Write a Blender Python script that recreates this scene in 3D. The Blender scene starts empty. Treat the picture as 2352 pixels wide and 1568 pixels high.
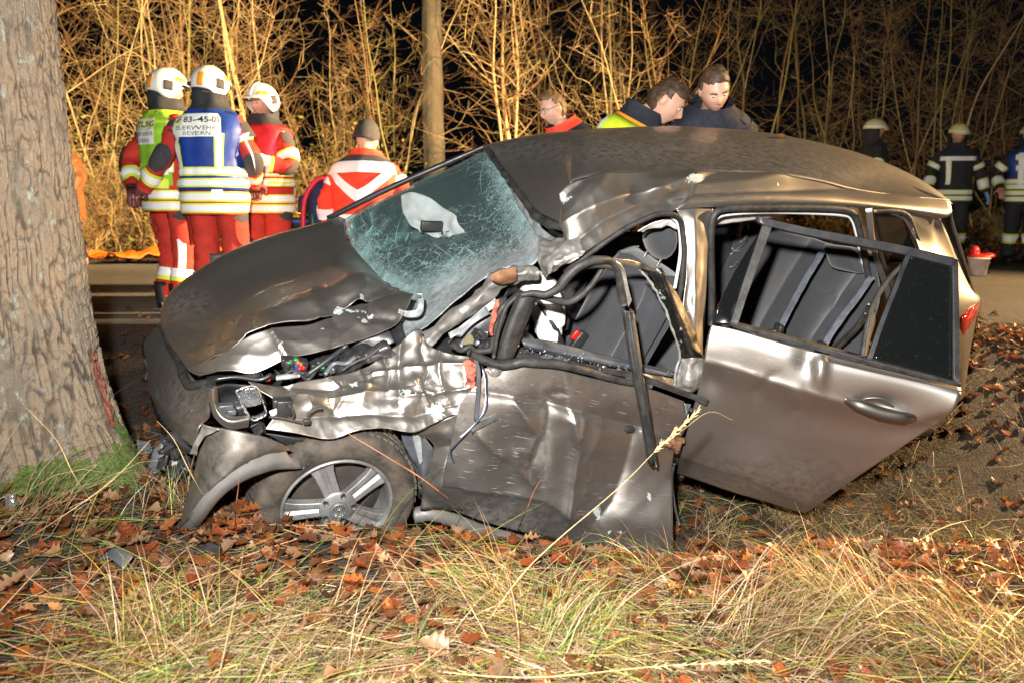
import bpy, bmesh, math, random
import numpy as np
from mathutils import Vector, Matrix
random.seed(7); RNG = np.random.default_rng(11)
SC = bpy.context.scene; COL = SC.collection
# ------------------------------------------------------------------ camera, night world, lights, exposure
CAMZ = 0.887; FPX = 1890.0; TILT = math.atan(333/FPX)
cam = bpy.data.cameras.new('camera'); cam_o = bpy.data.objects.new('camera', cam); COL.objects.link(cam_o)
cam.sensor_width = 36; cam.lens = FPX/2352*36; cam.clip_end = 800; cam.clip_start = 0.05
cam.dof.use_dof = True; cam.dof.focus_distance = 3.3; cam.dof.aperture_fstop = 3.2
cam_o.location = (0, 0, CAMZ); cam_o.rotation_euler = (math.pi/2-TILT, 0, 0); SC.camera = cam_o
W = bpy.data.worlds.new('World'); SC.world = W; W.use_nodes = True
bg = W.node_tree.nodes['Background']; bg.inputs[0].default_value = (0.55, 0.62, 0.8, 1); bg.inputs[1].default_value = 0.004
def spot(name, loc, to, power, col, size, blend, radius):
    l = bpy.data.lights.new(name, 'SPOT'); l.energy = power; l.color = col; l.spot_size = math.radians(size)
    l.spot_blend = blend; l.shadow_soft_size = radius
    o = bpy.data.objects.new(name, l); COL.objects.link(o); o.location = loc
    o.rotation_euler = (Vector(to)-Vector(loc)).to_track_quat('-Z', 'Y').to_euler(); return o
spot('camera_flash', (-0.16, -0.05, 1.22), (0.35, 5.0, 1.0), 1900, (1.0, 0.965, 0.92), 118, 0.9, 0.05)
spot('work_floodlight', (8.6, 6.8, 3.2), (-5.6, 11.2, 1.2), 40000, (1.0, 0.70, 0.36), 54, 0.6, 0.12)
spot('work_floodlight', (9.2, 5.2, 2.1), (1.5, 1.7, -0.5), 19000, (1.0, 0.55, 0.19), 30, 0.9, 0.12)
spot('work_floodlight', (8.8, 6.2, 3.4), (4.2, 6.4, 0.0), 6500, (1.0, 0.64, 0.30), 78, 0.7, 0.12)
spot('work_floodlight', (-10.5, 7.4, 3.8), (-4.2, 12.4, 2.0), 12000, (1.0, 0.76, 0.42), 54, 0.8, 0.12)
SC.render.engine = 'CYCLES'
SC.view_settings.view_transform = 'Standard'; SC.view_settings.look = 'None'; SC.view_settings.gamma = 1; SC.view_settings.exposure = 0
SC.view_settings.use_curve_mapping = False
SC.cycles.use_denoising = True; SC.cycles.max_bounces = 8; SC.cycles.transparent_max_bounces = 24
SC.cycles.diffuse_bounces = 3; SC.cycles.glossy_bounces = 4; SC.cycles.transmission_bounces = 6
SC.cycles.sample_clamp_indirect = 4; SC.cycles.caustics_reflective = False; SC.cycles.caustics_refractive = False

# ------------------------------------------------------------------ geometry helpers
OC = np.array([0, 0, CAMZ]); CT, ST = math.cos(TILT), math.sin(TILT)
def ray(p):
    u, v = p; y = (784-v)/FPX
    return np.array([(u-1176)/FPX, CT+y*ST, -ST+y*CT])
def zp(p, z): return OC+z*ray(p)
def proj(P):
    P = np.asarray(P, float)-OC; yc = P[..., 1]*ST+P[..., 2]*CT; zc = P[..., 1]*CT-P[..., 2]*ST
    return np.stack([1176+FPX*P[..., 0]/zc, 784-FPX*yc/zc], -1)
def gz(p, z):                                       # the point on the height z
    d = ray(p); return OC+d*((z-CAMZ)/d[2])
def crop(x0, y0, k): return lambda x, y: ((x0+x/k)/1.08844, (y0+y/k)/1.08844)
cA, cB, cC = crop(800, 280, 2.24), crop(340, 640, 2.24), crop(1000, 780, 2.375)
cD, cE, cM = crop(1600, 280, 2.24), crop(1650, 780, 2.5286), crop(300, 600, 2.119)
cN, cO = crop(1150, 560, 3.563), crop(1050, 820, 3.6457)
HUB = zp((775, 1162), 3.1477)
def _frame(yaw, pitch, roll):
    a = np.array([-math.cos(yaw)*math.cos(pitch), -math.sin(yaw)*math.cos(pitch), math.sin(pitch)])
    l0 = np.array([-math.sin(yaw), math.cos(yaw), 0.]); u0 = np.cross(l0, a)
    if u0[2] < 0: u0 = -u0
    return a, math.cos(roll)*l0+math.sin(roll)*u0, math.cos(roll)*u0-math.sin(roll)*l0
FA, FL, FU = _frame(math.radians(22.986), math.radians(1.58), math.radians(16.233))   # car: forward, inward, up
def cc(x, y, z): return HUB+FA*x+FL*y+FU*z
def _pl(p, n, d):
    r = ray(p); return OC+r*((d-np.dot(OC-HUB, n))/np.dot(r, n))
def S(p, y): return _pl(p, FL, y)                   # point of the car at lateral distance y
def T(p, h): return _pl(p, FU, h)                   # ... at height h above the hub
def tocar(P): P = np.asarray(P)-HUB; return np.array([P@FA, P@FL, P@FU]).T

def _hash(i):
    i = (i*np.array([73856093, 19349663, 83492791])).sum(-1); i = (i ^ (i >> 13))*1274126177; i = i ^ (i >> 16)
    return (i & 0xffff)/65535.0*2-1
def noise(P, f=1.0, seed=0):                        # vector value noise, about -1..1
    P = np.asarray(P, float)*f+seed*17.31+100; i = np.floor(P).astype(np.int64); t = P-i; t = t*t*(3-2*t); r = 0
    for dx in (0, 1):
        for dy in (0, 1):
            for dz in (0, 1):
                w = (t[..., 0] if dx else 1-t[..., 0])*(t[..., 1] if dy else 1-t[..., 1])*(t[..., 2] if dz else 1-t[..., 2])
                r = r+w*_hash(i+np.array([dx, dy, dz]))
    return r
def fbm(P, f=1, o=4, seed=0): return sum(noise(P, f*2**k, seed+k)*.5**k for k in range(o))
def crumple(P, f, amp, seed=0, sharp=1.0):          # ridged folds, like pressed sheet metal
    a = np.abs(noise(P, f, seed))+.55*np.abs(noise(P, f*2.1, seed+5))+.28*np.abs(noise(P, f*4.3, seed+9))
    return amp*(0.75-a*sharp)
def facets(P, f, amp, seed=0, n=9):                  # straight sharp folds that come and go, as in buckled sheet
    r = np.random.default_rng(seed+90); W = P+.05*np.stack([noise(P, 4, seed+k) for k in (1, 2, 3)], -1); d = 0
    for i in range(n):
        v = r.normal(0, 1, 3); v /= np.linalg.norm(v); fi = f*r.uniform(.6, 1.9); u = W@v*fi+r.uniform(0, 9); d = d+(np.abs(u-2*np.floor(u/2)-1)-.5)*np.clip(.1+1.6*noise(P, 4.5, seed+20+i), 0, 1)*f/fi
    return amp*d
def worley(P, f, seed=0):                           # distance to the nearest scattered point: sharp creases between cells
    Q = np.asarray(P, float)*f+seed*7.7+50; i = np.floor(Q).astype(np.int64); b = np.full(Q.shape[:-1], 9.)
    for dx in (-1, 0, 1):
        for dy in (-1, 0, 1):
            for dz in (-1, 0, 1):
                c = i+np.array([dx, dy, dz]); j = np.stack([_hash(c+k*101) for k in (1, 2, 3)], -1)*.5+.5; b = np.minimum(b, ((c+j-Q)**2).sum(-1))
    return np.sqrt(b+.03)
def crush(P, f, amp, seed=0):
    W = np.asarray(P)+.03*np.stack([noise(P, 5, seed+k) for k in (1, 2, 3)], -1)
    return amp*((worley(W, f, seed)-.55)*1.0+(worley(W, f*2.3, seed+3)-.55)*.32)
def polydist(q, line):                              # signed distance (pixels) to a polyline
    best = np.full(q.shape[:-1], 1e9); sg = np.ones(q.shape[:-1])
    for a, b in zip(line[:-1], line[1:]):
        a = np.array(a, float); b = np.array(b, float); d = b-a; L2 = (d*d).sum()+1e-9
        t = np.clip(((q-a)@d)/L2, 0, 1); r = q-(a+t[..., None]*d); ds = np.sqrt((r*r).sum(-1))
        s = np.sign(d[0]*(q[..., 1]-a[1])-d[1]*(q[..., 0]-a[0])); m = ds < best
        best = np.where(m, ds, best); sg = np.where(m, s, sg)
    return best*np.where(sg == 0, 1, sg)
def fold(q, line, amp, w1, w2):                     # a crease: sharp at the line, its two flanks of their own width
    d = polydist(q, line); return amp*np.where(d > 0, np.exp(-np.abs(d)/w1), np.exp(-np.abs(d)/w2))
def dent(q, c, r, amp): return amp*np.exp(-(((q[..., 0]-c[0])/r[0])**2+((q[..., 1]-c[1])/r[1])**2))
def cr(P, n):                                       # Catmull-Rom along axis 0, n steps a span
    P = np.asarray(P, float)
    if len(P) < 2: return P
    E = np.concatenate([[2*P[0]-P[1]], P, [2*P[-1]-P[-2]]]); out = []
    for i in range(len(P)-1):
        p0, p1, p2, p3 = E[i:i+4]
        for k in range(n):
            t = k/n; out.append(.5*(2*p1+(p2-p0)*t+(2*p0-5*p1+4*p2-p3)*t*t+(3*p1-p0-3*p2+p3)*t**3))
    out.append(P[-1]); return np.array(out)
BASE = np.zeros(3)
def setbase(p):
    global BASE; BASE = np.array(p, float)
def mesh(name, V, F, mat=None, parent=None, smooth=True, uv=None, wear=None, col=None, local=False):
    me = bpy.data.meshes.new(name); V = np.asarray(V, float)
    if parent is not None and not local: V = V-BASE
    if isinstance(F, np.ndarray):
        n = F.shape[1]; me.vertices.add(len(V)); me.vertices.foreach_set('co', V.ravel().astype(np.float32))
        me.loops.add(F.size); me.loops.foreach_set('vertex_index', F.ravel().astype(np.int32))
        me.polygons.add(len(F)); me.polygons.foreach_set('loop_start', (np.arange(len(F))*n).astype(np.int32))
        me.polygons.foreach_set('loop_total', np.full(len(F), n, np.int32)); me.update(calc_edges=True)
    else:
        me.from_pydata([tuple(v) for v in V], [], [tuple(f) for f in F]); me.update()
    if smooth: me.polygons.foreach_set('use_smooth', np.ones(len(me.polygons), bool))
    li = np.zeros(len(me.loops), np.int32); me.loops.foreach_get('vertex_index', li)
    if uv is not None:
        l = me.uv_layers.new(name='UVMap'); l.data.foreach_set('uv', np.asarray(uv, np.float32)[li].ravel())
    for nm, c in (('wear', wear), ('Col', col)):
        if c is not None:
            a = me.color_attributes.new(nm, 'FLOAT_COLOR', 'POINT'); c = np.asarray(c, np.float32)
            if c.shape[1] == 3: c = np.concatenate([c, np.ones((len(c), 1), np.float32)], 1)
            a.data.foreach_set('color', c.ravel())
    if mat is not None: me.materials.append(mat)
    o = bpy.data.objects.new(name, me); COL.objects.link(o)
    if parent is not None: o.parent = parent
    return o
def thing(name, label, cat, loc=(0, 0, 0), rz=0, group=None, kind=None):
    o = bpy.data.objects.new(name, None); COL.objects.link(o); o.location = [float(c) for c in loc]; o.rotation_euler = (0, 0, rz)
    return tag(o, label, cat, group, kind)
def tag(o, label=None, cat=None, group=None, kind=None):
    for k, v in (('label', label), ('category', cat), ('group', group), ('kind', kind)):
        if v: o[k] = v
    return o
def gridfaces(R, C, wrap=False):
    i, j = np.meshgrid(np.arange(R-1), np.arange(C if wrap else C-1), indexing='ij'); j2 = (j+1) % C
    return np.stack([i*C+j, (i+1)*C+j, (i+1)*C+j2, i*C+j2], -1).reshape(-1, 4)
def patch(name, rows, mat, parent, sub=8, disp=None, thick=.003, wear=None, label=None, curve=True, away=False):
    """a smooth sheet through a grid of points, dented along its normal, with an edge thickness"""
    G = np.array(rows, float)
    if curve: G = cr(np.swapaxes(cr(G, sub), 0, 1), sub).swapaxes(0, 1)
    else:
        R, C = G.shape[:2]; a = np.linspace(0, R-1, (R-1)*sub+1); b = np.linspace(0, C-1, (C-1)*sub+1)
        i = np.minimum(a.astype(int), R-2); j = np.minimum(b.astype(int), C-2); s = (a-i)[:, None, None]; t = (b-j)[None, :, None]
        G = (G[i][:, j]*(1-s)*(1-t)+G[i+1][:, j]*s*(1-t)+G[i][:, j+1]*(1-s)*t+G[i+1][:, j+1]*s*t)
    n = np.cross(np.gradient(G, axis=1), np.gradient(G, axis=0)); n /= np.linalg.norm(n, axis=-1, keepdims=True)+1e-12
    if ((n*(OC-G)).sum(-1).mean() < 0) != away: n = -n; G = G[:, ::-1]; n = n[:, ::-1]
    q = proj(G)
    if disp is not None: G = G+n*disp(G, q)[..., None]
    R, C = G.shape[:2]
    du = np.linalg.norm(np.diff(G, axis=1), axis=-1).mean(); dv = np.linalg.norm(np.diff(G, axis=0), axis=-1).mean()
    uu, vv = np.meshgrid(np.arange(C)*du, np.arange(R)*dv); w = None
    if wear is not None: w = wear(G, q).reshape(-1, 3)
    o = mesh(name, G.reshape(-1, 3), gridfaces(R, C), mat, parent, uv=np.stack([uu, vv], -1).reshape(-1, 2), wear=w)
    # outward side of the quads
    me = o.data
    p0 = me.polygons[len(me.polygons)//2]
    if np.dot(np.array(p0.normal), n[R//2, C//2]) < 0: me.flip_normals()
    if thick:
        m = o.modifiers.new('edge', 'SOLIDIFY'); m.thickness = thick; m.offset = -1
    if label: o['label'] = label
    return o
def tubemesh(pts, r, sides=8, sub=4, flat=1.0, cap=True, up=None):
    P = cr(np.array(pts, float), sub) if sub > 1 else np.array(pts, float); n = len(P)
    rr = np.interp(np.linspace(0, 1, n), np.linspace(0, 1, np.size(r)), np.atleast_1d(r)) if np.size(r) > 1 else np.full(n, float(np.atleast_1d(r)[0]))
    t = np.gradient(P, axis=0); t /= np.linalg.norm(t, axis=1, keepdims=True)+1e-12
    u = np.array([0, 0, 1.]) if up is None else np.array(up, float)
    if abs(t[0]@u) > .95: u = np.array([1., 0, 0])
    V = []
    for i in range(n):
        s = np.cross(t[i], u); s /= np.linalg.norm(s)+1e-12; u2 = np.cross(s, t[i]); u = u2 if up is None else u
        a = np.arange(sides)*2*math.pi/sides
        V.append(P[i]+rr[i]*(np.cos(a)[:, None]*s+np.sin(a)[:, None]*u2*flat))
    F = [tuple(f) for f in gridfaces(n, sides, True)]; V = np.concatenate(V)
    if cap: F += [tuple(range(sides))[::-1], tuple(range((n-1)*sides, n*sides))]
    return V, F
def tube(name, pts, r, mat, parent, sides=8, sub=4, flat=1.0, up=None, disp=None, label=None):
    V, F = tubemesh(pts, r, sides, sub, flat, up=up)
    if disp is not None: V = V+disp(V)
    o = mesh(name, V, F, mat, parent)
    if label: o['label'] = label
    return o
class MB:
    def __init__(s): s.V = []; s.F = []; s.n = 0
    def add(s, V, F):
        V = np.asarray(V, float); s.V.append(V); s.F += [tuple(int(i)+s.n for i in f) for f in F]; s.n += len(V); return s
    def box(s, c, d, ax=None, taper=1.0):
        ax = np.eye(3) if ax is None else np.array(ax); q = []
        for z in (-1, 1):
            k = taper if z > 0 else 1
            for x, y in ((-1, -1), (1, -1), (1, 1), (-1, 1)): q.append(np.array(c)+ax[0]*x*d[0]/2*k+ax[1]*y*d[1]/2*k+ax[2]*z*d[2]/2)
        return s.add(q, [(3, 2, 1, 0), (4, 5, 6, 7), (0, 1, 5, 4), (1, 2, 6, 5), (2, 3, 7, 6), (3, 0, 4, 7)])
    def tube(s, pts, r, sides=8, sub=4, flat=1.0, up=None): return s.add(*tubemesh(pts, r, sides, sub, flat, up=up))
    def ball(s, c, r, ax=None, n=12):
        ax = np.eye(3) if ax is None else np.array(ax); r = np.ones(3)*r; V = []
        th = np.linspace(0, math.pi, n//2+1)
        for a in th:
            for b in np.arange(n)*2*math.pi/n:
                V.append(np.array(c)+ax[0]*r[0]*math.sin(a)*math.cos(b)+ax[1]*r[1]*math.sin(a)*math.sin(b)+ax[2]*r[2]*math.cos(a))
        return s.add(V, gridfaces(n//2+1, n, True)[:, ::-1])
    def build(s, name, mat, parent=None, bevel=0, smooth=True, label=None, remesh=0, sm=0, **k):
        o = mesh(name, np.concatenate(s.V), s.F, mat, parent, smooth=smooth, **k)
        if remesh:
            m = o.modifiers.new('skin', 'REMESH'); m.mode = 'VOXEL'; m.voxel_size = remesh; m.use_smooth_shade = True
            if sm:
                m = o.modifiers.new('soft', 'SMOOTH'); m.iterations = sm; m.factor = .5
        if bevel:
            m = o.modifiers.new('bevel', 'BEVEL'); m.width = bevel; m.segments = 2; m.limit_method = 'ANGLE'
        if label: o['label'] = label
        return o
CAX = np.array([FA, FL, FU])

# ------------------------------------------------------------------ materials
class NT:
    def __init__(s, name):
        s.m = bpy.data.materials.new(name); s.m.use_nodes = True; s.t = s.m.node_tree; s.b = s.t.nodes['Principled BSDF']; s.out = s.t.nodes['Material Output']
    def n(s, typ, **k):
        x = s.t.nodes.new(typ)
        for a, b in k.items():
            if a.startswith('i_'): x.inputs[a[2:].replace('_', ' ')].default_value = b
            else: setattr(x, a, b)
        return x
    def l(s, a, b): s.t.links.new(a, b)
    def co(s, kind='Object'): return s.n('ShaderNodeTexCoord').outputs[kind]
    def noise(s, co, scale, detail=4, rough=.55, stretch=None):
        if stretch:
            mp = s.n('ShaderNodeMapping'); mp.inputs['Scale'].default_value = stretch; s.l(co, mp.inputs[0]); co = mp.outputs[0]
        x = s.n('ShaderNodeTexNoise'); x.inputs['Scale'].default_value = scale; x.inputs['Detail'].default_value = detail
        x.inputs['Roughness'].default_value = rough; s.l(co, x.inputs['Vector']); return x.outputs['Fac']
    def ramp(s, fac, stops):
        r = s.n('ShaderNodeValToRGB'); e = r.color_ramp.elements
        while len(e) < len(stops): e.new(.5)
        for k, (p, c) in zip(e, stops):
            k.position = p; k.color = (*c, 1) if np.ndim(c) else (c, c, c, 1)
        s.l(fac, r.inputs[0]); return r.outputs[0]
    def mix(s, fac, a, b, blend='MIX'):
        x = s.n('ShaderNodeMix', data_type='RGBA', blend_type=blend)
        for v, i in ((fac, 0), (a, 6), (b, 7)):
            if hasattr(v, 'is_linked') or hasattr(v, 'links'): s.l(v, x.inputs[i])
            else: x.inputs[i].default_value = v if i == 0 else (*v, 1)
        return x.outputs[2]
    def math(s, op, a, b=None):
        x = s.n('ShaderNodeMath', operation=op)
        for i, v in enumerate((a, b)):
            if v is None: continue
            if hasattr(v, 'links'): s.l(v, x.inputs[i])
            else: x.inputs[i].default_value = v
        return x.outputs[0]
    def bump(s, h, strength=.3, dist=.01):
        x = s.n('ShaderNodeBump'); x.inputs['Strength'].default_value = strength; x.inputs['Distance'].default_value = dist
        s.l(h, x.inputs['Height']); s.l(x.outputs[0], s.b.inputs['Normal']); return x
    def set(s, **k):
        for a, v in k.items():
            i = s.b.inputs[a.replace('_', ' ')]
            if hasattr(v, 'links'): s.l(v, i)
            else: i.default_value = (*v, 1) if np.ndim(v) and len(v) == 3 else v
        return s
def pbr(name, col, rough=.6, metal=0., var=.25, scale=9, bump=.0, bscale=60, coat=0., bdist=.004, **k):
    m = NT(name); co = m.co(); f = m.noise(co, scale, 5, .6); c = np.array(col)
    m.set(Base_Color=m.ramp(f, [(.3, tuple(c*(1-var))), (.7, tuple(np.minimum(c*(1+var), 1)))]), Metallic=metal, Coat_Weight=coat)
    m.set(Roughness=m.ramp(m.noise(co, scale*2.3, 3), [(.3, max(rough-.1, .03)), (.7, min(rough+.1, 1.))]))
    if bump: m.bump(m.noise(co, bscale, 4, .6), bump, bdist)
    m.set(**k); return m.m
# ------------------------------------------------------------------ terrain: near bank, ditch, road, far bank
def sst(a, b, x): t = np.clip((x-a)/(b-a), 0, 1); return t*t*(3-2*t)
def ground(x, y):
    x = np.asarray(x, float); y = np.asarray(y, float); P = np.stack([x, y, 0*x], -1)
    top = np.interp(x, [-3, -.9, -.2, .5, 1.2, 3, 6], [-.26, -.295, -.305, -.415, -.45, -.455, -.42])
    edge = np.interp(x, [-3, -1.2, -.9, .5, 1.2, 3, 6], [3.6, 3.2, 2.74, 2.72, 2.95, 3.02, 3.1])
    bank = top+.05*np.clip(1.9-y, -1, 1.5)*-1*0+.02*noise(P, 2.1, 1)+.012*noise(P, 5, 2)
    ditch = np.interp(x, [-4, -1.6, -.6, 4, 8], [-.40, -.58, -.72, -.80, -.76])+.03*noise(P, 1.7, 4)+.015*noise(P, 6, 3)
    road_in = 5.75+.12*noise(P, .6, 8)
    z = bank+(ditch-bank)*sst(0, .42, y-edge)
    z = z+(0.0-z)*sst(4.15, 5.7, y)
    z = z-.012*sst(road_in-.05, road_in+.05, y)*(1-sst(11.3, 11.5, y))
    far = .06+.32*sst(11.6, 13.2, y)+.5*sst(13, 26, y)+.04*noise(P, 1.3, 6)*sst(11.5, 12, y)
    z = np.where(y > 11.4, z*(1-sst(11.4, 11.9, y))+far*sst(11.4, 11.9, y), z)
    tr = np.hypot(x+1.98, (y-3.12)); z = z+.16*np.exp(-(tr/.62)**2)*(y < 5)        # mound at the oak's foot
    return z
def axis(segs):
    out = []
    for a, b, st in segs: out += list(np.arange(a, b, st))
    return np.array(out+[segs[-1][1]])
gx = axis([(-400, -60, 40), (-60, -14, 4), (-14, -5, .5), (-5, 5, .045), (5, 14, .4), (14, 60, 4), (60, 400, 40)])
gy = axis([(-400, -30, 40), (-30, -2, 2), (-2, .8, .3), (.8, 6, .045), (6, 11.2, .3), (11.2, 14, .12), (14, 40, 2), (40, 400, 40)])
GX, GY = np.meshgrid(gx, gy); GZ = ground(GX, GY)
def soil_mat():
    m = NT('forest_soil'); co = m.co(); a = m.noise(co, 3, 8, .7); b = m.noise(co, 40, 5, .7)
    c = m.mix(m.ramp(a, [(.35, 0.), (.65, 1.)]), (.018, .012, .008), (.042, .029, .018)); c = m.mix(m.ramp(b, [(.45, 0.), (.7, .7)]), c, (.062, .04, .023))
    m.set(Base_Color=c, Roughness=m.ramp(b, [(.3, .5), (.7, .95)])); m.bump(m.math('ADD', m.noise(co, 25, 6, .7), m.noise(co, 90, 3)), .9, .03); return m.m
M_SOIL = soil_mat()
g = mesh('ground', np.stack([GX, GY, GZ], -1).reshape(-1, 3), gridfaces(*GX.shape)[:, ::-1], M_SOIL); tag(g, 'leaf strewn roadside verge with a ditch', kind='structure')
def road_mat():
    m = NT('worn_asphalt'); co = m.co(); a = m.noise(co, 260, 2, .6); b = m.noise(co, 1.6, 5, .6); v = m.n('ShaderNodeTexVoronoi'); v.inputs['Scale'].default_value = 130; m.l(co, v.inputs['Vector'])
    c = m.mix(m.ramp(a, [(.4, 0.), (.62, 1.)]), (.045, .042, .04), (.17, .155, .135)); c = m.mix(m.ramp(b, [(.45, 0.), (.7, .5)]), c, (.07, .055, .04))
    m.set(Base_Color=c, Roughness=m.ramp(b, [(.3, .55), (.7, .85)])); m.bump(m.math('ADD', v.outputs['Distance'], a), .7, .01); return m.m
rx = np.linspace(-60, 60, 241); V = []; yy = (5.72, 5.78, 7, 8.5, 10, 11.36, 11.42)
for yv in yy:
    for x in rx:
        e = .10*noise(np.array([x, yv, 0.]), 1.3, 2)+.05*noise(np.array([x, yv, 0.]), 5, 2)
        V.append((x, yv+(e if yv < 6 or yv > 11 else 0), {5.72: -.03, 11.42: -.03}.get(yv, .006+.03*math.sin((yv-5.7)/5.7*math.pi))))
tag(mesh('road', V, gridfaces(len(yy), len(rx))[:, ::-1], road_mat()), 'asphalt country road running behind the wreck', kind='structure')
def mat_attr(name, rough=.6, sheen=0., trans=0., spec=.5, var=.2):
    m = NT(name); at = m.n('ShaderNodeVertexColor', layer_name='Col'); f = m.noise(m.co(), 60, 4); c = m.mix(m.ramp(f, [(.3, .0), (.75, .55)]), at.outputs[0], (.05, .03, .015))
    m.set(Base_Color=c, Roughness=rough); m.b.inputs['Specular IOR Level'].default_value = spec
    if trans:
        t = m.n('ShaderNodeBsdfTranslucent'); m.l(c, t.inputs[0]); mx = m.n('ShaderNodeMixShader'); mx.inputs[0].default_value = trans
        m.l(m.b.outputs[0], mx.inputs[1]); m.l(t.outputs[0], mx.inputs[2]); m.l(mx.outputs[0], m.out.inputs[0])
    return m.m
M_GRASS = mat_attr('dry_and_green_grass', .5, trans=.18); M_LEAF = mat_attr('wet_oak_leaf', .40, trans=.22, spec=.4); M_TWIG = mat_attr('thicket_bark', .8)
# ---- oak leaf shape: lobed outline with a curled midrib
def leafshape(curl, cup, seed, nr=21):
    rs = np.random.default_rng(seed); L = np.concatenate([[0, .08], np.linspace(.13, 1.0, nr-2)]); t = np.clip((L-.12)/.88, 0, 1); ph = rs.uniform(-.6, .6); V = []; lob = rs.uniform(.10, .17); fr_ = rs.uniform(3.1, 4.0)
    env = .40*np.sin(math.pi*(.05+.93*t**.8))**.75; asym = rs.uniform(-.25, .25)
    for i, (s, w0) in enumerate(zip(L, env)):
        for k in (-1, 0, 1):
            w = .012 if L[i] < .1 else w0*(1-lob+lob*math.cos(2*math.pi*fr_*t[i]+2.6+ph+k*asym*3)*1.3); x = k*w
            V.append((x, s, cup*abs(x)**1.5*1.8+curl*(s-.4)**2+.025*math.sin(9*s+seed)*abs(k)-.012*(k == 0)))
    return np.array(V), gridfaces(nr, 3)
LP = ((.4, .4), (-.4, .6), (.8, -.4), (.2, .8), (-.7, .3), (.6, .8), (.1, .15), (-.2, -.3))
LEAFS = [leafshape(c, u, i) for i, (c, u) in enumerate(LP)]; LEAFL = [leafshape(c, u, i+20, 8) for i, (c, u) in enumerate(LP)]
LCOL = np.array([(.27, .062, .015), (.24, .05, .016), (.24, .14, .085), (.21, .066, .022), (.15, .05, .018), (.075, .027, .014), (.34, .17, .08), (.20, .07, .022), (.40, .23, .13), (.10, .036, .016), (.30, .09, .018)])
def rotm(n, tiltsd):
    a = RNG.uniform(0, 2*math.pi, n); t = RNG.normal(0, tiltsd, n); p = RNG.normal(0, tiltsd, n)
    c, s = np.cos(a), np.sin(a); Z = np.zeros((n, 3, 3)); Z[:, 0, 0] = c; Z[:, 0, 1] = -s; Z[:, 1, 0] = s; Z[:, 1, 1] = c; Z[:, 2, 2] = 1
    X = np.zeros((n, 3, 3)); X[:, 0, 0] = 1; X[:, 1, 1] = np.cos(t); X[:, 1, 2] = -np.sin(t); X[:, 2, 1] = np.sin(t); X[:, 2, 2] = np.cos(t)
    Y = np.zeros((n, 3, 3)); Y[:, 1, 1] = 1; Y[:, 0, 0] = np.cos(p); Y[:, 0, 2] = np.sin(p); Y[:, 2, 0] = -np.sin(p); Y[:, 2, 2] = np.cos(p)
    return Z @ X @ Y
def leafcloud(name, X, Y, zoff, size, tilt, label, bright=1.0, far=False):
    Vs, Fs, Cs = [], [], []; n0 = 0; idx = RNG.integers(0, len(LEAFS), len(X)); Z = ground(X, Y)+zoff
    for k, (V, F) in enumerate(LEAFL if far else LEAFS):
        s = np.where(idx == k)[0]
        if not len(s): continue
        R = rotm(len(s), tilt); P = np.einsum('nij,vj->nvi', R, V-np.array([0, .5, 0]))*size[s][:, None, None]+np.stack([X[s], Y[s], Z[s]], -1)[:, None]
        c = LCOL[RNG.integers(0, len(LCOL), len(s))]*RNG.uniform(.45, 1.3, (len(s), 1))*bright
        Vs.append(P.reshape(-1, 3)); Fs.append((F[None]+np.arange(len(s))[:, None, None]*len(V)+n0).reshape(-1, 4)); n0 += len(s)*len(V)
        Cs.append(np.repeat(c, len(V), 0))
    o = mesh(name, np.concatenate(Vs), np.concatenate(Fs), M_LEAF, smooth=True, col=np.concatenate(Cs)); return tag(o, label, kind='stuff')
def dens(x, y): return fbm(np.stack([x, y, 0*x], -1), .9, 3, 5)
def scatter(n, x0, x1, y0, y1, keep):
    x = RNG.uniform(x0, x1, n); y = RNG.uniform(y0, y1, n); m = RNG.uniform(0, 1, n) < keep(x, y); return x[m], y[m]
# leaf litter on the near bank, in the ditch, under the far shrubs
lx, ly = scatter(17000, -2.6, 3.6, 1.45, 5.6, lambda x, y: np.clip(.42+.8*dens(x, y)+.5*np.exp(-((y-2.85)/.22)**2), .05, 1)*np.where(y > 3.3, .55, 1)*np.where((x > .8) & (y > 4.3), .18, 1)*np.where((x > 1.0) & (np.abs(y-2.95) < .45), 1.6, 1))
x2_, y2_ = scatter(9500, .5, 4.6, 2.35, 5.6, lambda x, y: np.clip(.8+.6*dens(x, y), .2, 1)*np.where((y > 3.4) & (y < 4.7), .22, 1.1)*sst(.2, .9, x)); leafcloud('lit_tone_leaf_drift', x2_, y2_, RNG.uniform(.002, .018, len(x2_)), RNG.uniform(.04, .08, len(x2_)), .25, 'drift of orange brown oak leaves on the bank at the right, floodlight painted in', 1.7)  # leaf colours brightened so the floodlight's orange glow is painted in
leafcloud('leaf_litter', lx, ly, RNG.uniform(.004, .03, len(lx)), RNG.uniform(.045, .09, len(lx)), .22, 'brown oak leaf litter on the verge and in the ditch')
lx, ly = scatter(9000, -10, 11, 11.5, 14.5, lambda x, y: np.clip(.7+.5*dens(x, y), .2, 1))
leafcloud('leaf_litter', lx, ly, RNG.uniform(.0, .06, len(lx)), RNG.uniform(.09, .16, len(lx)), .6, 'brown leaf litter under the thicket beyond the road', 1.1, True)
lx, ly = scatter(700, -6, 7, 5.6, 11.4, lambda x, y: np.where((y < 6.1) | (y > 11.1), 1, .04)); leafcloud('leaf_litter', lx, ly, np.full(len(lx), .012+.02), RNG.uniform(.06, .1, len(lx)), .3, 'leaves blown along the edges of the road', 1.0, True)
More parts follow.
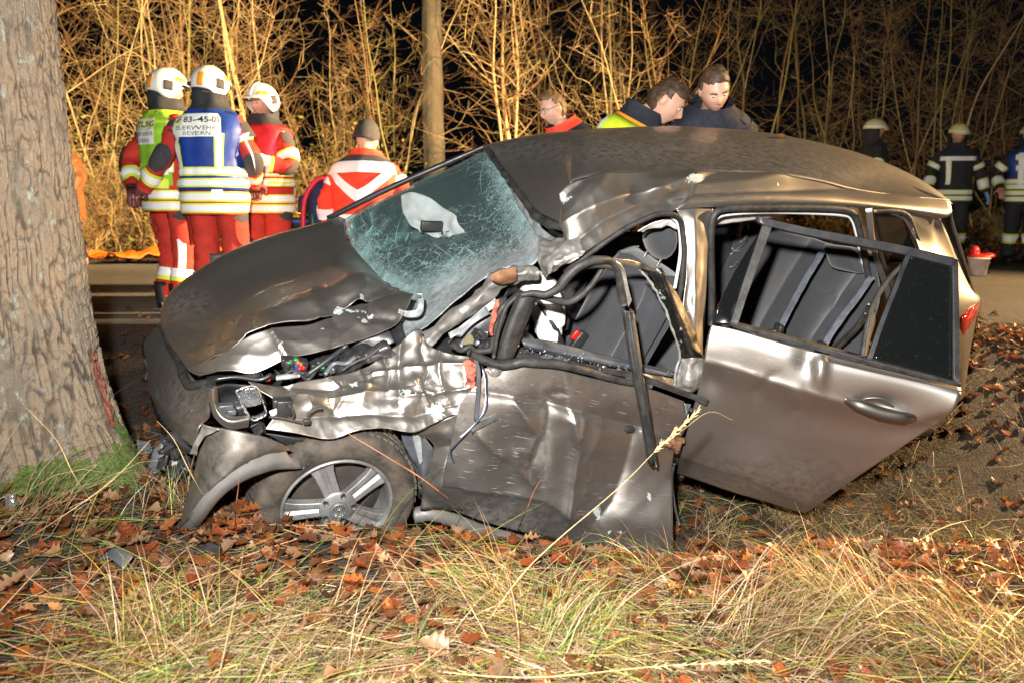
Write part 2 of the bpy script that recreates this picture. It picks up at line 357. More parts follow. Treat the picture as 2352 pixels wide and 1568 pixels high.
# the largest leaves, each its own object
LNAME = [{0: 'wet rust red', 1: 'dark red brown', 2: 'dull tan', 3: 'bright orange brown', 4: 'chestnut brown', 5: 'nearly black', 6: 'pale tan', 7: 'reddish brown', 8: 'bleached beige', 9: 'dark wet', 10: 'vivid orange'}[(k*3+2*c) % 11] for k in range(8) for c in range(4)]
leafmeshes = []
for k, (V, F) in enumerate(LEAFS):
    for ci in range(4):
        me_o = mesh('oak_leaf', V-np.array([0, .5, 0]), F, M_LEAF, col=np.repeat([LCOL[(k*3+2*ci) % 11]*.8], len(V), 0)); leafmeshes.append(me_o.data); bpy.data.objects.remove(me_o)
lx, ly = scatter(700, -2.0, 2.6, 1.6, 3.0, lambda x, y: np.clip(.5+.9*dens(x, y), .04, 1)*(np.abs(x) < .62*y+.1)); lz = ground(lx, ly)
order = np.argsort(ly)[:260]
for i in order:
    k_ = random.randrange(len(leafmeshes)); o = bpy.data.objects.new('oak_leaf', leafmeshes[k_]); COL.objects.link(o); s = random.uniform(.045, .08)
    o.location = (lx[i], ly[i], lz[i]+random.uniform(.018, .055)); o.scale = (s, s, s); o.rotation_euler = (random.gauss(0, .22), random.gauss(0, .22), random.uniform(0, 6.3))
    uu = float(proj((lx[i], ly[i], lz[i]))[0]); wz = [w for lim, w in ((330, 'below the oak'), (620, 'below the torn wheel arch'), (930, 'below the front wheel'), (1250, 'below the sill'), (1560, 'below the front door'), (1900, 'below the rear door'), (9999, 'at the right of the verge')) if uu < lim][0]
    tag(o, LNAME[k_]+' oak leaf lying '+('in the straw ' if ly[i] < 2.3 else 'by the ditch edge ' if ly[i] > 2.7 else 'among the grass ')+wz, 'leaf', 'oak leaves on the verge')
# ---- grass: bent blades, many lying flat
def blades(name, X, Y, L, lean, az, wid, col, label, parent=None, droop=.8, seg=5, z0=0.):
    n = len(X); t = np.linspace(0, 1, seg+1); Z = ground(X, Y)-.012+z0; d = np.stack([np.cos(az), np.sin(az)], -1)
    ang = lean[:, None]+droop*RNG.uniform(.3, 1.3, (n, 1))*t[None]**1.2                      # from vertical
    ds = L[:, None]/seg; h = np.concatenate([np.zeros((n, 1)), np.cumsum(np.sin(ang[:, 1:])*ds, 1)], 1); v = np.concatenate([np.zeros((n, 1)), np.cumsum(np.cos(ang[:, 1:])*ds, 1)], 1)
    side = np.stack([-d[:, 1], d[:, 0]], -1); bend = RNG.normal(0, .12, (n, 1))*L[:, None]*t**2
    C = np.stack([X[:, None]+d[:, :1]*h+side[:, :1]*bend, Y[:, None]+d[:, 1:]*h+side[:, 1:]*bend, Z[:, None]+v], -1)
    gzv = ground(C[..., 0], C[..., 1])+.006+.03*RNG.uniform(0, 1, (n, 1)); C[..., 2] = np.maximum(C[..., 2], gzv)
    w = wid[:, None]*(1-t[None]**2*.92); tw = RNG.uniform(-.9, .9, (n, 1)); S3 = np.stack([side[:, :1]*np.cos(tw), side[:, 1:]*np.cos(tw), np.sin(tw)], -1)
    A = C-S3*w[..., None]; B = C+S3*w[..., None]; V = np.stack([A, B], 2).reshape(-1, 3)
    b = (np.arange(n)*(seg+1)*2)[:, None]; k = np.arange(seg)*2; F = np.stack([b+k, b+k+1, b+k+3, b+k+2], -1).reshape(-1, 4)
    cc_ = np.repeat(col[:, None], (seg+1)*2, 1).reshape(-1, 3)
    return mesh(name, V, F, M_GRASS, parent, col=cc_)
STRAW = np.array([(.46, .335, .19), (.32, .21, .105), (.54, .43, .27), (.20, .125, .06), (.36, .27, .15)]); GREEN = np.array([(.10, .23, .03), (.15, .30, .045), (.07, .15, .035), (.26, .33, .04), (.40, .38, .06)])
def gcol(n, pg):
    c = STRAW[RNG.integers(0, 5, n)]; g = GREEN[RNG.integers(0, 5, n)]; m = RNG.uniform(0, 1, n) < pg; return np.where(m[:, None], g, c)*RNG.uniform(.65, 1.2, (n, 1))
def gd(x, y):
    k = np.clip(.46-1.25*dens(x, y)+.30*sst(.2, 1.4, x)*(y < 2.5)+.15*sst(-.8, -1.6, x)*0, .03, 1)*np.interp(y, [1.4, 2.1, 2.4, 3.4], [1.3, 1.2, .72, .6])
    k = k*np.where(y > 3.05, .25, 1)*np.where((x > .8) & (y > 2.35) & (y < 3.2), .22, 1); return np.where(np.hypot(x+1.98, y-3.12) < .42, 0, k)
x, y = scatter(70000, -2.3, 3.0, 1.3, 3.4, gd); n = len(x); flow = 2.6*noise(np.stack([x, y, 0*x], -1), .8, 12)
tag(blades('grass_thatch', x, y, RNG.uniform(.06, .20, n), RNG.uniform(1.0, 1.5, n), RNG.uniform(0, 6.3, n), RNG.uniform(.0007, .0016, n), gcol(n, .10)*1.05, '', droop=.4, seg=4), 'thatch of flattened dry straw on the near verge', kind='stuff')
x, y = scatter(20000, -2.3, 3.0, 1.3, 3.4, lambda x, y: gd(x, y)*.9+.04); n = len(x); flow = np.where(RNG.uniform(0, 1, n) < .6, .12, math.pi-.2)+1.1*noise(np.stack([x, y, 0*x], -1), .9, 12)
tag(blades('grass', x, y, RNG.uniform(.14, .50, n), np.where(RNG.uniform(0, 1, n) < .82, RNG.uniform(1.15, 1.5, n), RNG.uniform(.5, 1.2, n)), flow+RNG.normal(0, .55, n), RNG.uniform(.0008, .0021, n), gcol(n, .36), '', droop=.75, seg=7), 'matted dry straw and green grass on the near verge', kind='stuff')
x, y = scatter(22000, -2.2, 4.8, 3.2, 5.7, lambda x, y: np.clip(.30-1.2*dens(x*1.7, y*1.7), .05, 1)); n = len(x)
tag(blades('grass', x, y, RNG.uniform(.08, .30, n), RNG.uniform(.8, 1.5, n), RNG.uniform(0, 6.3, n), RNG.uniform(.0009, .002, n), gcol(n, .22)*.8, ''), 'short dry grass on the ditch slope', kind='stuff')
x, y = scatter(5000, -10, 11, 11.4, 14, lambda x, y: np.clip(.4+dens(x, y), .03, 1)); n = len(x)
tag(blades('grass', x, y, RNG.uniform(.15, .45, n), RNG.uniform(.2, 1.1, n), RNG.uniform(0, 6.3, n), RNG.uniform(.002, .005, n), gcol(n, .55), ''), 'rough grass at the foot of the thicket', kind='stuff')
def tuft(p, n, L, spread, lean, pg, label, az=None, name='grass_tuft', droop=.9):
    x = p[0]+RNG.normal(0, spread, n); y = p[1]+RNG.normal(0, spread, n); a = RNG.uniform(0, 6.3, n) if az is None else az+RNG.normal(0, .6, n)
    return tag(blades(name, x, y, RNG.uniform(.5, 1, n)*L, RNG.uniform(0, lean, n), a, RNG.uniform(.0008, .0019, n), gcol(n, pg), '', droop=droop), label, 'grass tuft')
def gp(u, v, it=12):                                      # where the ray through a picture point meets the ground
    p = gz((u, v), -.35)
    for _ in range(it): p = gz((u, v), float(ground(p[0], p[1])))
    return p
tuft(gp(1790, 1195), 220, .34, .05, .7, .15, 'dry grass tuft standing in front of the open rear door', droop=1.3)
tuft(gp(60, 1180), 150, .46, .12, .5, .15, 'tall dry grass tuft at the foot of the oak', az=.3, droop=1.5)
tuft(gp(420, 1170), 90, .30, .05, .4, .2, 'thin pale grass tuft beside the torn wheel arch')
tuft(gp(1300, 1480), 170, .32, .07, .8, .5, 'lush green grass tuft near the middle of the near verge', az=.6, droop=1.1)
tuft(gp(1750, 1480), 420, .42, .09, .7, .1, 'large straw coloured grass tussock bending over the wet leaves', az=-.2, droop=1.4)
tuft(gp(1150, 1400), 240, .40, .08, .8, .25, 'pale dry grass clump under the bent front door', az=3.5, droop=1.3)
tuft(gp(350, 1500), 260, .34, .08, .8, .3, 'light straw grass clump at the lower left of the verge', droop=1.2)
tuft(gp(690, 1212), 130, .30, .05, .6, .35, 'tangled grass clump rising in front of the wheel and torn arch', droop=1.2)
tuft(gp(990, 1222), 110, .24, .06, .7, .3, 'low grass clump below the sill beside the front wheel', droop=1.2)
tuft(gp(1640, 1235), 160, .28, .07, .8, .2, 'pale grass clump between the two hanging doors', droop=1.3)
tuft(gp(1480, 1310), 110, .26, .08, .9, .25, 'green and straw grass clump under the corner of the front door', az=3.3, droop=1.2)
tuft(gp(210, 1235), 80, .28, .10, .6, .55, 'fresh green grass clump on the mossy oak foot', az=.2, droop=1.4)
tuft(gp(2150, 1120), 160, .26, .14, .8, .1, 'dry grass clump on the slope behind the open rear door', droop=1.3)
tuft(gp(2280, 960), 140, .24, .14, .8, .3, 'greenish grass clump on the bank below the tail lamp', droop=1.2)
tuft(gp(1960, 1060), 120, .24, .12, .8, .1, 'dim dry grass clump in the hollow under the rear door', droop=1.3)
tuft(gp(1960, 1420), 380, .36, .10, .9, .35, 'golden grass tussock beside the wet leaves at the right', az=2.9, droop=1.3)
tuft(gp(2230, 1500), 420, .40, .12, .8, .25, 'golden grass tussock in the lower right corner', az=3.0, droop=1.4)
# single stalks and stems standing in front of the wreck
M_STRAW = pbr('dry_stalk', (.52, .38, .19), .6, var=.3, scale=40); M_STEM = pbr('red_brown_stem', (.12, .035, .022), .6, var=.4, scale=40); M_BRAMBLE = pbr('orange_bramble', (.36, .13, .05), .55, var=.3)
def stalk(pts, r, m, label, cat='stalk', name='grass_stalk', head=None, leaf=None):
    e = thing(name, label, cat, pts[0]); setbase(pts[0]); r *= .62; tube('stem', pts, [r, r*.9, r*.6, r*.35], m, e, 6, 5)
    if head:
        mb = MB(); P = cr(np.array(pts), 12); P = P[int(len(P)*head):]; t = P[-1]-P[0]; t /= np.linalg.norm(t)
        for q in P:
            for k in range(4):
                d = t+.35*np.array([random.gauss(0, 1) for _ in range(3)]); d /= np.linalg.norm(d); mb.tube([q, q+d*random.uniform(.012, .028)], [.0022, .0006], 5, 1)
        mb.build('seed_head', M_STRAW, e)['kind'] = 'stuff'
    if leaf: tube('blade', leaf, [r*.9, r*.7, r*.2], m, e, 5, 5, .3)
    return e
g0 = gp(1110, 1440)
stalk([g0, zp((1225, 1290), 2.38), zp((1420, 1120), 2.5), zp((1510, 1030), 2.56), zp((1600, 945), 2.6)], .0023, M_STRAW, 'long pale seed headed grass stalk leaning across the front door', head=.72, leaf=[zp((1512, 1028), 2.56), zp((1570, 985), 2.58), zp((1630, 945), 2.58), zp((1685, 965), 2.58)])
stalk([gp(1110, 1200)-np.array([0, 0, .02]), zp((985, 1110), 2.62), zp((900, 1055), 2.62), zp((800, 995), 2.62)], .0035, M_BRAMBLE, 'orange brown bramble cane arching past the front wheel', 'stem', 'bramble_cane')
stalk([gp(1185, 1225), zp((1205, 1180), 2.5), zp((1225, 1130), 2.5), zp((1245, 1095), 2.5)], .0035, M_STEM, 'short dark red twig standing before the front door', 'stem', 'twig')
stalk([gp(1412, 1270), zp((1416, 1250), 2.42), zp((1422, 1230), 2.42), zp((1425, 1215), 2.42)], .003, M_STEM, 'short dark twig near the lower corner of the front door', 'stem', 'twig')
stalk([gp(958, 1520), zp((955, 1440), 2.15), zp((957, 1380), 2.16), zp((965, 1310), 2.2)], .0035, M_STEM, 'thin red brown stem standing in the straw below the wheel', 'stem', 'twig')
stalk([gp(540, 1210), zp((542, 1160), 2.5), zp((548, 1110), 2.5), zp((545, 1080), 2.5)], .003, M_STEM, 'thin dead weed stem before the torn wheel arch', 'stem', 'twig')
stalk([gp(500, 1190), zp((440, 1090), 2.6), zp((400, 1010), 2.62), zp((360, 965), 2.6)], .0018, M_STRAW, 'thin bleached stalk crossing the torn bumper', 'stalk')
stalk([gp(40, 1250), zp((150, 1180), 2.45), zp((260, 1100), 2.5), zp((345, 1010), 2.55)], .002, M_STRAW, 'thin bleached stalk leaning in front of the mossy oak foot', 'stalk')
stalk([gp(230, 1180), zp((170, 1090), 2.6), zp((130, 1010), 2.6), zp((60, 935), 2.6)], .002, M_STRAW, 'dry stalk arching over the oak foot near the left edge', 'stalk')
stalk([gp(1495, 1330), zp((1470, 1290), 2.3), zp((1440, 1262), 2.32), zp((1390, 1240), 2.35)], .002, M_STRAW, 'kinked pale stalk before the bottom of the front door', 'stalk')
stalk([gp(900, 1530), zp((1200, 1555), 2.0), zp((1500, 1530), 2.02), zp((1750, 1515), 2.05)], .0028, M_STRAW, 'long fallen seed headed stalk along the bottom of the verge', 'stalk', head=.66)
stalk([gp(2010, 1440), zp((2010, 1420), 2.35), zp((2060, 1385), 2.36), zp((2120, 1375), 2.38)], .003, M_STRAW, 'pale broken reed stub standing out of the wet leaves', 'stalk')
# ------------------------------------------------------------------ the struck oak
def bark_mat(name, moss=True, dim=1.0):
    m = NT(name); ob = m.co(); at = m.n('ShaderNodeVertexColor', layer_name='wear'); sp = m.n('ShaderNodeSeparateColor'); m.l(at.outputs[0], sp.inputs[0]); G, H, WD = sp.outputs
    a = m.noise(ob, 22, 6, .7, (1, 1, .22)); b = m.noise(ob, 7, 5, .65, (1, 1, .5)); l = m.noise(ob, 34, 5, .7, (1, 1, .45))
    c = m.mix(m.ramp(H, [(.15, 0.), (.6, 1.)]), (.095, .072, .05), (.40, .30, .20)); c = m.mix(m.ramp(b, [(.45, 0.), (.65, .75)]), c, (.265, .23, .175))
    c = m.mix(m.ramp(a, [(.5, 0.), (.7, .55)]), c, (.40, .28, .18))
    c = m.mix(m.math('MULTIPLY', m.ramp(l, [(.56, 0.), (.68, .9)]), m.ramp(b, [(.38, 0.), (.55, 1.)])), c, (.50, .55, .47))
    if moss:
        gm = m.math('GREATER_THAN', m.math('ADD', m.math('MULTIPLY', G, 1.1), m.math('MULTIPLY', m.noise(ob, 16, 6, .75), .9)), 1.02)
        c = m.mix(m.math('MULTIPLY', gm, .9), c, m_green(m, ob))
    wn = m.noise(ob, 24, 5, .7); wm = m.math('GREATER_THAN', m.math('ADD', m.math('MULTIPLY', WD, .8), m.math('MULTIPLY', wn, 1.1)), 1.14); c = m.mix(wm, c, m.ramp(m.noise(ob, 40, 4, .7), [(.35, (.22, .035, .022)), (.6, (.50, .20, .11))]))
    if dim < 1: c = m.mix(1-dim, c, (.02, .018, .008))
    m.set(Base_Color=c, Roughness=.9); m.bump(m.math('ADD', a, m.noise(ob, 110, 5, .75)), 1.0, .03); return m.m
def m_green(m, ob): return m.ramp(m.noise(ob, 60, 4, .7), [(.35, (.05, .105, .010)), (.65, (.16, .27, .03))])
M_BARK = bark_mat('oak_bark')
oak_c = np.array([-2.02, 3.12]); oz = float(ground(-1.3, 2.9))-.12
oak = thing('oak_tree', 'thick rough barked oak trunk with mossy foot that the car has struck', 'tree', (*oak_c, oz)); setbase(oak.location)
def oak_r(z, a):
    r = .355+.20*np.exp(-(z/.32)**1.2)+.05*np.exp(-(z/.9)**1.5)-.012*z
    return r+(.09*np.cos(3*a+.6)+.05*np.cos(5*a+2))*np.exp(-(z/.35))
nz, na = 500, 640; zz = np.concatenate([np.linspace(0, 2.7, nz-30), np.linspace(2.75, 9, 30)]); aa = np.concatenate([np.linspace(-2.75, .85, 570), np.linspace(.85, 2*math.pi-2.75, 71)[1:-1]]); na = len(aa)
Zg, Ag = np.meshgrid(zz, aa, indexing='ij'); Rr = oak_r(Zg, Ag)
P = np.stack([np.cos(Ag)*.4*1.0, np.sin(Ag)*.4, Zg], -1); Pw = P+.014*np.stack([noise(P, 7, 1), noise(P, 7, 2), 3*noise(P, 8, 3)], -1)
pl = np.abs(noise(Pw*np.array([1, 1, .22]), 46, 3)); pl2 = np.abs(noise(Pw*np.array([1, 1, .34]), 62, 7)); pl3 = fbm(P*np.array([1, 1, .6]), 80, 3, 4)
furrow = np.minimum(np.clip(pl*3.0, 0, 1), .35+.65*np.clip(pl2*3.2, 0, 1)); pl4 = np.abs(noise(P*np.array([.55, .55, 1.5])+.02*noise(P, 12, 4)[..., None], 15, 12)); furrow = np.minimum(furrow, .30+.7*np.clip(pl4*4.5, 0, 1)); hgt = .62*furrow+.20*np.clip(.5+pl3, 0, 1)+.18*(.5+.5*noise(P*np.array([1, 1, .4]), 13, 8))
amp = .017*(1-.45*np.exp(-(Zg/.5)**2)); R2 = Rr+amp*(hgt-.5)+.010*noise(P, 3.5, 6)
lean = .035
V = np.stack([oak_c[0]+np.cos(Ag)*R2-.020*Zg, oak_c[1]+np.sin(Ag)*R2+lean*Zg, oz+Zg], -1)
mo = np.clip(1.35-Zg/.42+.22*noise(P, 4, 9)+.12*noise(P, 11, 2), 0, 1)*np.clip(1.3-.0*Zg, 0, 1)
qv = proj(V); wound = np.exp(-(np.abs(polydist(qv, [(226, 815), (238, 870), (250, 915), (266, 970)]))/20)**2)*(V[..., 1] < oak_c[1]+.15)
V = V-np.stack([np.cos(Ag), np.sin(Ag), 0*Ag], -1)*(.018*wound)[..., None]
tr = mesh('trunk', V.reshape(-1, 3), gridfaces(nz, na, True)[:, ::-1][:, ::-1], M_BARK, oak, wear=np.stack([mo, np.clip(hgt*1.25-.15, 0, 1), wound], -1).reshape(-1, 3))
# upper limbs and crown twigs (over the picture's top edge)
limb = []
for k in range(7):
    a = k*.9+.3; z0 = 5.2+.5*k; mb = MB(); p0 = np.array([oak_c[0]-.02*z0, oak_c[1]+lean*z0, oz+z0]); d = np.array([math.cos(a), math.sin(a), .55])
    mb.tube([p0, p0+d*1.0, p0+d*2.1+np.array([0, 0, .3]), p0+d*3.2+np.array([0, 0, .9])], [.13, .09, .06, .02], 8, 4); l = mb.build('limb', M_BARK, oak)
    l.data.color_attributes.new('wear', 'FLOAT_COLOR', 'POINT')
    mb = MB()
    for j in range(9):
        b = p0+d*(.8+.27*j); e = np.array([random.gauss(0, 1), random.gauss(0, 1), .6]); mb.tube([b, b+e*.35, b+e*.7], [.02, .012, .004], 4, 2)
    mb.build('twigs', M_BARK, oak)['kind'] = 'stuff'
# ------------------------------------------------------------------ bare trees and shrubs beyond the road
def branchy(rs, stems, H, spread, nbr, ntw, thick, seed, fork=True, lowtwig=False, arch=.0):
    mbV, mbF, mbC = [], [], []; n0 = 0
    def add(pts, r, sides, sub, col):
        nonlocal n0
        V, F = tubemesh(pts, r, sides, sub, cap=False); F = np.array(F)+n0; n0 += len(V); mbV.append(V); mbF.append(F); mbC.append(np.repeat([np.array(col)*rs.uniform(.75, 1.2)], len(V), 0))
    pale, brown, mossy = (.52, .385, .18), (.26, .145, .055), (.30, .26, .08)
    for s in range(stems):
        a = rs.uniform(0, 6.283); sp = spread*rs.uniform(.2, 1); h = H*rs.uniform(.6, 1.05); t = thick*rs.uniform(.4, 1.1)*(h/H)
        b = np.array([rs.gauss(0, .14), rs.gauss(0, .14), -.1]); out = np.array([math.cos(a), math.sin(a), 0]); pts = [b]; col = rs.choice([pale, pale, brown, mossy]); cv = rs.uniform(-.4, .6)
        for k in range(1, 8):
            f = k/7; pts.append(b+out*sp*(f**(1+cv))*h*.33+np.array([rs.gauss(0, .035), rs.gauss(0, .035), h*f*(1-arch*f*f)]))
        add(pts, [t, t*.85, t*.7, t*.52, t*.36, t*.2, t*.06], 5, 3, col); C = cr(np.array(pts), 6)
        for k in range(nbr):
            f = rs.uniform(.05 if lowtwig else .16, .97); p = C[int(f*(len(C)-1))]; az = rs.uniform(0, 6.283); L = h*rs.uniform(.10, .28)*(1.15-f*.7); elev = rs.uniform(.15, 1.0)
            d = np.array([math.cos(az)*math.cos(elev), math.sin(az)*math.cos(elev), math.sin(elev)])+out*.15; q = [p]; r0 = max(t*(1-f)*.42, .0042)
            for j in range(1, 5): q.append(q[-1]+d*L/4+np.array([rs.gauss(0, .05), rs.gauss(0, .05), rs.gauss(.012, .045)])*L)
            add(q, [r0, r0*.7, r0*.3], 4, 2, rs.choice([col, brown])); Q_ = cr(np.array(q), 3)
            for j in range(ntw):
                b2 = Q_[rs.randrange(2, len(Q_))]; e = np.array([rs.gauss(0, 1), rs.gauss(0, 1), rs.gauss(.35, .7)]); e /= np.linalg.norm(e); l2 = L*rs.uniform(.2, .6); m_ = b2+e*l2*.5+np.array([rs.gauss(0, .1), rs.gauss(0, .1), rs.gauss(0, .1)])*l2
                add([b2, m_, b2+e*l2+np.array([0, 0, .1*l2])], [max(r0*.38, .0032), .0018], 3, 1, rs.choice([brown, col]))
    return np.concatenate(mbV), np.concatenate(mbF), np.concatenate(mbC)
protos = []
specs = [(7, 5.6, 1.5, 15, 8, .032), (9, 4.8, 1.9, 13, 8, .024), (5, 6.2, .9, 16, 8, .040), (10, 3.8, 2.2, 13, 8, .020), (8, 5.0, 1.7, 14, 8, .026), (4, 6.6, .8, 18, 8, .048)]
for i, sp_ in enumerate(specs):
    rs = random.Random(40+i); V, F, C = branchy(rs, *sp_, seed=i); o = mesh('stems', V, F, M_TWIG, col=C); protos.append(o.data); bpy.data.objects.remove(o)
rs = random.Random(77); V, F, C = branchy(rs, 26, 2.0, 2.2, 9, 6, .013, 9, lowtwig=True, arch=.35); o = mesh('stems', V, F, M_TWIG, col=C); bram = o.data; bpy.data.objects.remove(o)
def leafbits(seed, n, H, R):
    r = np.random.default_rng(seed); P = np.stack([r.normal(0, R, n), r.normal(0, R, n), r.uniform(.05, 1, n)**1.3*H], -1); d = r.normal(0, 1, (n, 2, 3)); d /= np.linalg.norm(d, axis=2, keepdims=True); s = r.uniform(.018, .045, (n, 1))
    V = np.stack([P-d[:, 0]*s, P+d[:, 1]*s*.5, P+d[:, 0]*s, P-d[:, 1]*s*.5], 1).reshape(-1, 3); c = np.array([(.20, .22, .04), (.30, .25, .06), (.36, .17, .05), (.14, .18, .04)])[r.integers(0, 4, n)]
    return V, np.arange(n*4).reshape(-1, 4), np.repeat(c, 4, 0)
V, F, C = leafbits(3, 420, 1.9, .7); o = mesh('foliage', V, F, M_LEAF, col=C); bleaf = o.data; bpy.data.objects.remove(o)
def shrub(x, y, me, sc, rz, name, label, group, leaf=False, zs=1.):
    e = thing(name, label, 'shrub' if name != 'bare_sapling' else 'sapling', (x, y, float(ground(x, y))-.02), rz, group)
    o = bpy.data.objects.new('stems', me); COL.objects.link(o); o.parent = e; o.scale = (sc, sc, sc*zs)
    if leaf:
        l = bpy.data.objects.new('foliage', bleaf); COL.objects.link(l); l.parent = e; l.scale = (sc, sc, sc*.9); l['kind'] = 'stuff'
    return e
rs = random.Random(5)
# spots: (picture u at the foot, depth y) -> x
row1 = [(-250, 12.4), (-60, 12.2), (90, 12.6), (200, 12.2), (300, 12.8), (400, 12.3), (500, 12.9), (600, 12.3), (700, 12.6), (790, 13.2), (900, 13.0), (1060, 12.4), (1170, 12.8), (1290, 12.3), (1400, 12.8), (1500, 12.4), (1590, 13.0), (1690, 12.4), (1780, 13.2), (1960, 12.9), (2090, 12.4), (2190, 12.8), (2290, 12.3), (2400, 12.6), (2560, 12.4)]
desc = ['pale multi stemmed bare hazel sapling', 'tall thin bare sapling with whippy twigs', 'bare sapling with mossy stems', 'dense twiggy bare sapling', 'leaning bare sapling with forked stems']
near = ['left of the oak trunk', 'behind the struck oak', 'just right of the oak trunk', 'behind the green vested firefighter', 'behind the firefighters by the road', 'above the blue vested firefighter', 'behind the red vested firefighter', 'right of the firefighters', 'behind the black stretcher', 'behind the kneeling paramedic', 'left of the mossy tree', 'right of the mossy tree', 'behind the man with glasses', 'right of the man with glasses', 'behind the yellow vested officer', 'behind the navy police officer', 'right of the police officers', 'above the roof of the car', 'far behind the car roof', 'behind the lone helmeted firefighter', 'left of the far firefighter', 'behind the far firefighter', 'right of the far firefighter', 'by the right edge of the road', 'beyond the right edge']
for i, (u, y) in enumerate(row1):
    if u in (700, 1060, 1290, 1590, 1780, 2290): continue
    x = (u-1176)/FPX*y*1.01; k = [0, 2, 5, 0, 4, 2, 0, 5, 1, 3, 4, 1, 5, 0, 2, 4, 5, 2, 0, 1, 4, 0, 1, 5, 3][i]
    shrub(x, y, protos[k], rs.uniform(.85, 1.12), rs.uniform(0, 6.28), 'bare_sapling', desc[i % 5]+' '+near[i], 'bare saplings beyond the road')
for i in range(6):
    y = rs.uniform(14, 18); x = ([870, 480, 1570, 1880, 2290, 1260][i]-1176)/FPX*y
    shrub(x, y, protos[rs.randrange(6)], rs.uniform(.9, 1.3), rs.uniform(0, 6.28), 'bare_sapling', 'dim bare sapling deep in the dark thicket '+['left of the mossy tree', 'behind the firefighter group', 'behind the two officers', 'above the car roof', 'near the right edge', 'behind the man with glasses'][i], 'saplings deep in the thicket')
bspots = [(-20, 11.9), (130, 12.0), (240, 11.8), (330, 12.1), (440, 11.9), (560, 11.9), (660, 11.8), (740, 12.0), (830, 11.9), (960, 12.1), (1080, 11.9), (1230, 12.0), (1380, 12.1), (1560, 12.0), (1740, 12.0), (1900, 12.1), (2050, 12.0), (2150, 12.1), (2280, 12.2), (2390, 11.9)]
bnear = ['left of the oak', 'behind the oak', 'beside the oak trunk', 'beside the green vested firefighter', 'behind the firefighter group', 'behind the blue vested firefighter', 'behind the red vested firefighter', 'right of the red vested firefighter', 'above the black stretcher', 'left of the mossy tree', 'at the foot of the mossy tree', 'behind the windscreen', 'behind the man with glasses', 'behind the yellow vested officer', 'behind the navy officer', 'behind the roof of the car', 'beside the lone helmeted firefighter', 'left of the far firefighter', 'right of the far firefighter', 'at the right edge of the thicket']
for i, (u, y) in enumerate(bspots):
    shrub((u-1176)/FPX*y*1.01, y, bram, rs.uniform(.7, 1.1)*(1.0 if u < 900 else .5), rs.uniform(0, 6.28), 'bramble_bush', 'tangled low bush with a few yellow leaves '+bnear[i], 'low bushes along the far bank', leaf=True)
# a few larger trunks
def far_tree(u, y, r, label, group=None, H=11):
    x = (u-1176)/FPX*y*1.01; e = thing('tree', label, 'tree', (x, y, float(ground(x, y))-.1), 0, group); setbase(e.location)
    b = np.array([x, y, float(ground(x, y))-.1]); z = np.linspace(0, H, 60); a = np.arange(40)*2*math.pi/40; Zg, Ag = np.meshgrid(z, a, indexing='ij'); Rr = r*(1-.05*Zg)+r*.6*np.exp(-Zg/.3)
    P = np.stack([np.cos(Ag)*r, np.sin(Ag)*r, Zg*.25], -1); Rr = Rr+r*.06*noise(P, 14, 3)
    V = np.stack([b[0]+np.cos(Ag)*Rr, b[1]+np.sin(Ag)*Rr, b[2]+Zg], -1); mesh('trunk', V.reshape(-1, 3), gridfaces(60, 40, True), M_MOSSY, e, wear=np.stack([.45+.2*noise(P, 3, 5), .5+.5*noise(P, 9, 4), 0*Zg], -1).reshape(-1, 3))
    mb = MB()
    for k in range(26):
        zb = rs.uniform(2.5, H); az = rs.uniform(0, 6.28); d = np.array([math.cos(az), math.sin(az), rs.uniform(.1, .9)]); p = b+np.array([0, 0, zb]); L = rs.uniform(.6, 1.6)
        mb.tube([p, p+d*L*.5, p+d*L+np.array([0, 0, .2])], [.03, .016, .004], 4, 3)
    mb.build('crown', M_TWIG, e, col=np.tile([[.26, .17, .07]], (sum(len(v) for v in mb.V), 1)))['kind'] = 'stuff'
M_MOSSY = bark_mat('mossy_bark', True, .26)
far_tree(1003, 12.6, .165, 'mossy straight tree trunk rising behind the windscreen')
for u, y, r in ((700, 24, .14), (1480, 23, .12), (2330, 22, .13)): far_tree(u, y, r, 'dim bare tree deep in the dark thicket '+{700: 'above the paramedic', 1480: 'above the yellow vested officer', 2330: 'near the right edge'}[u], 'trees deep in the thicket')
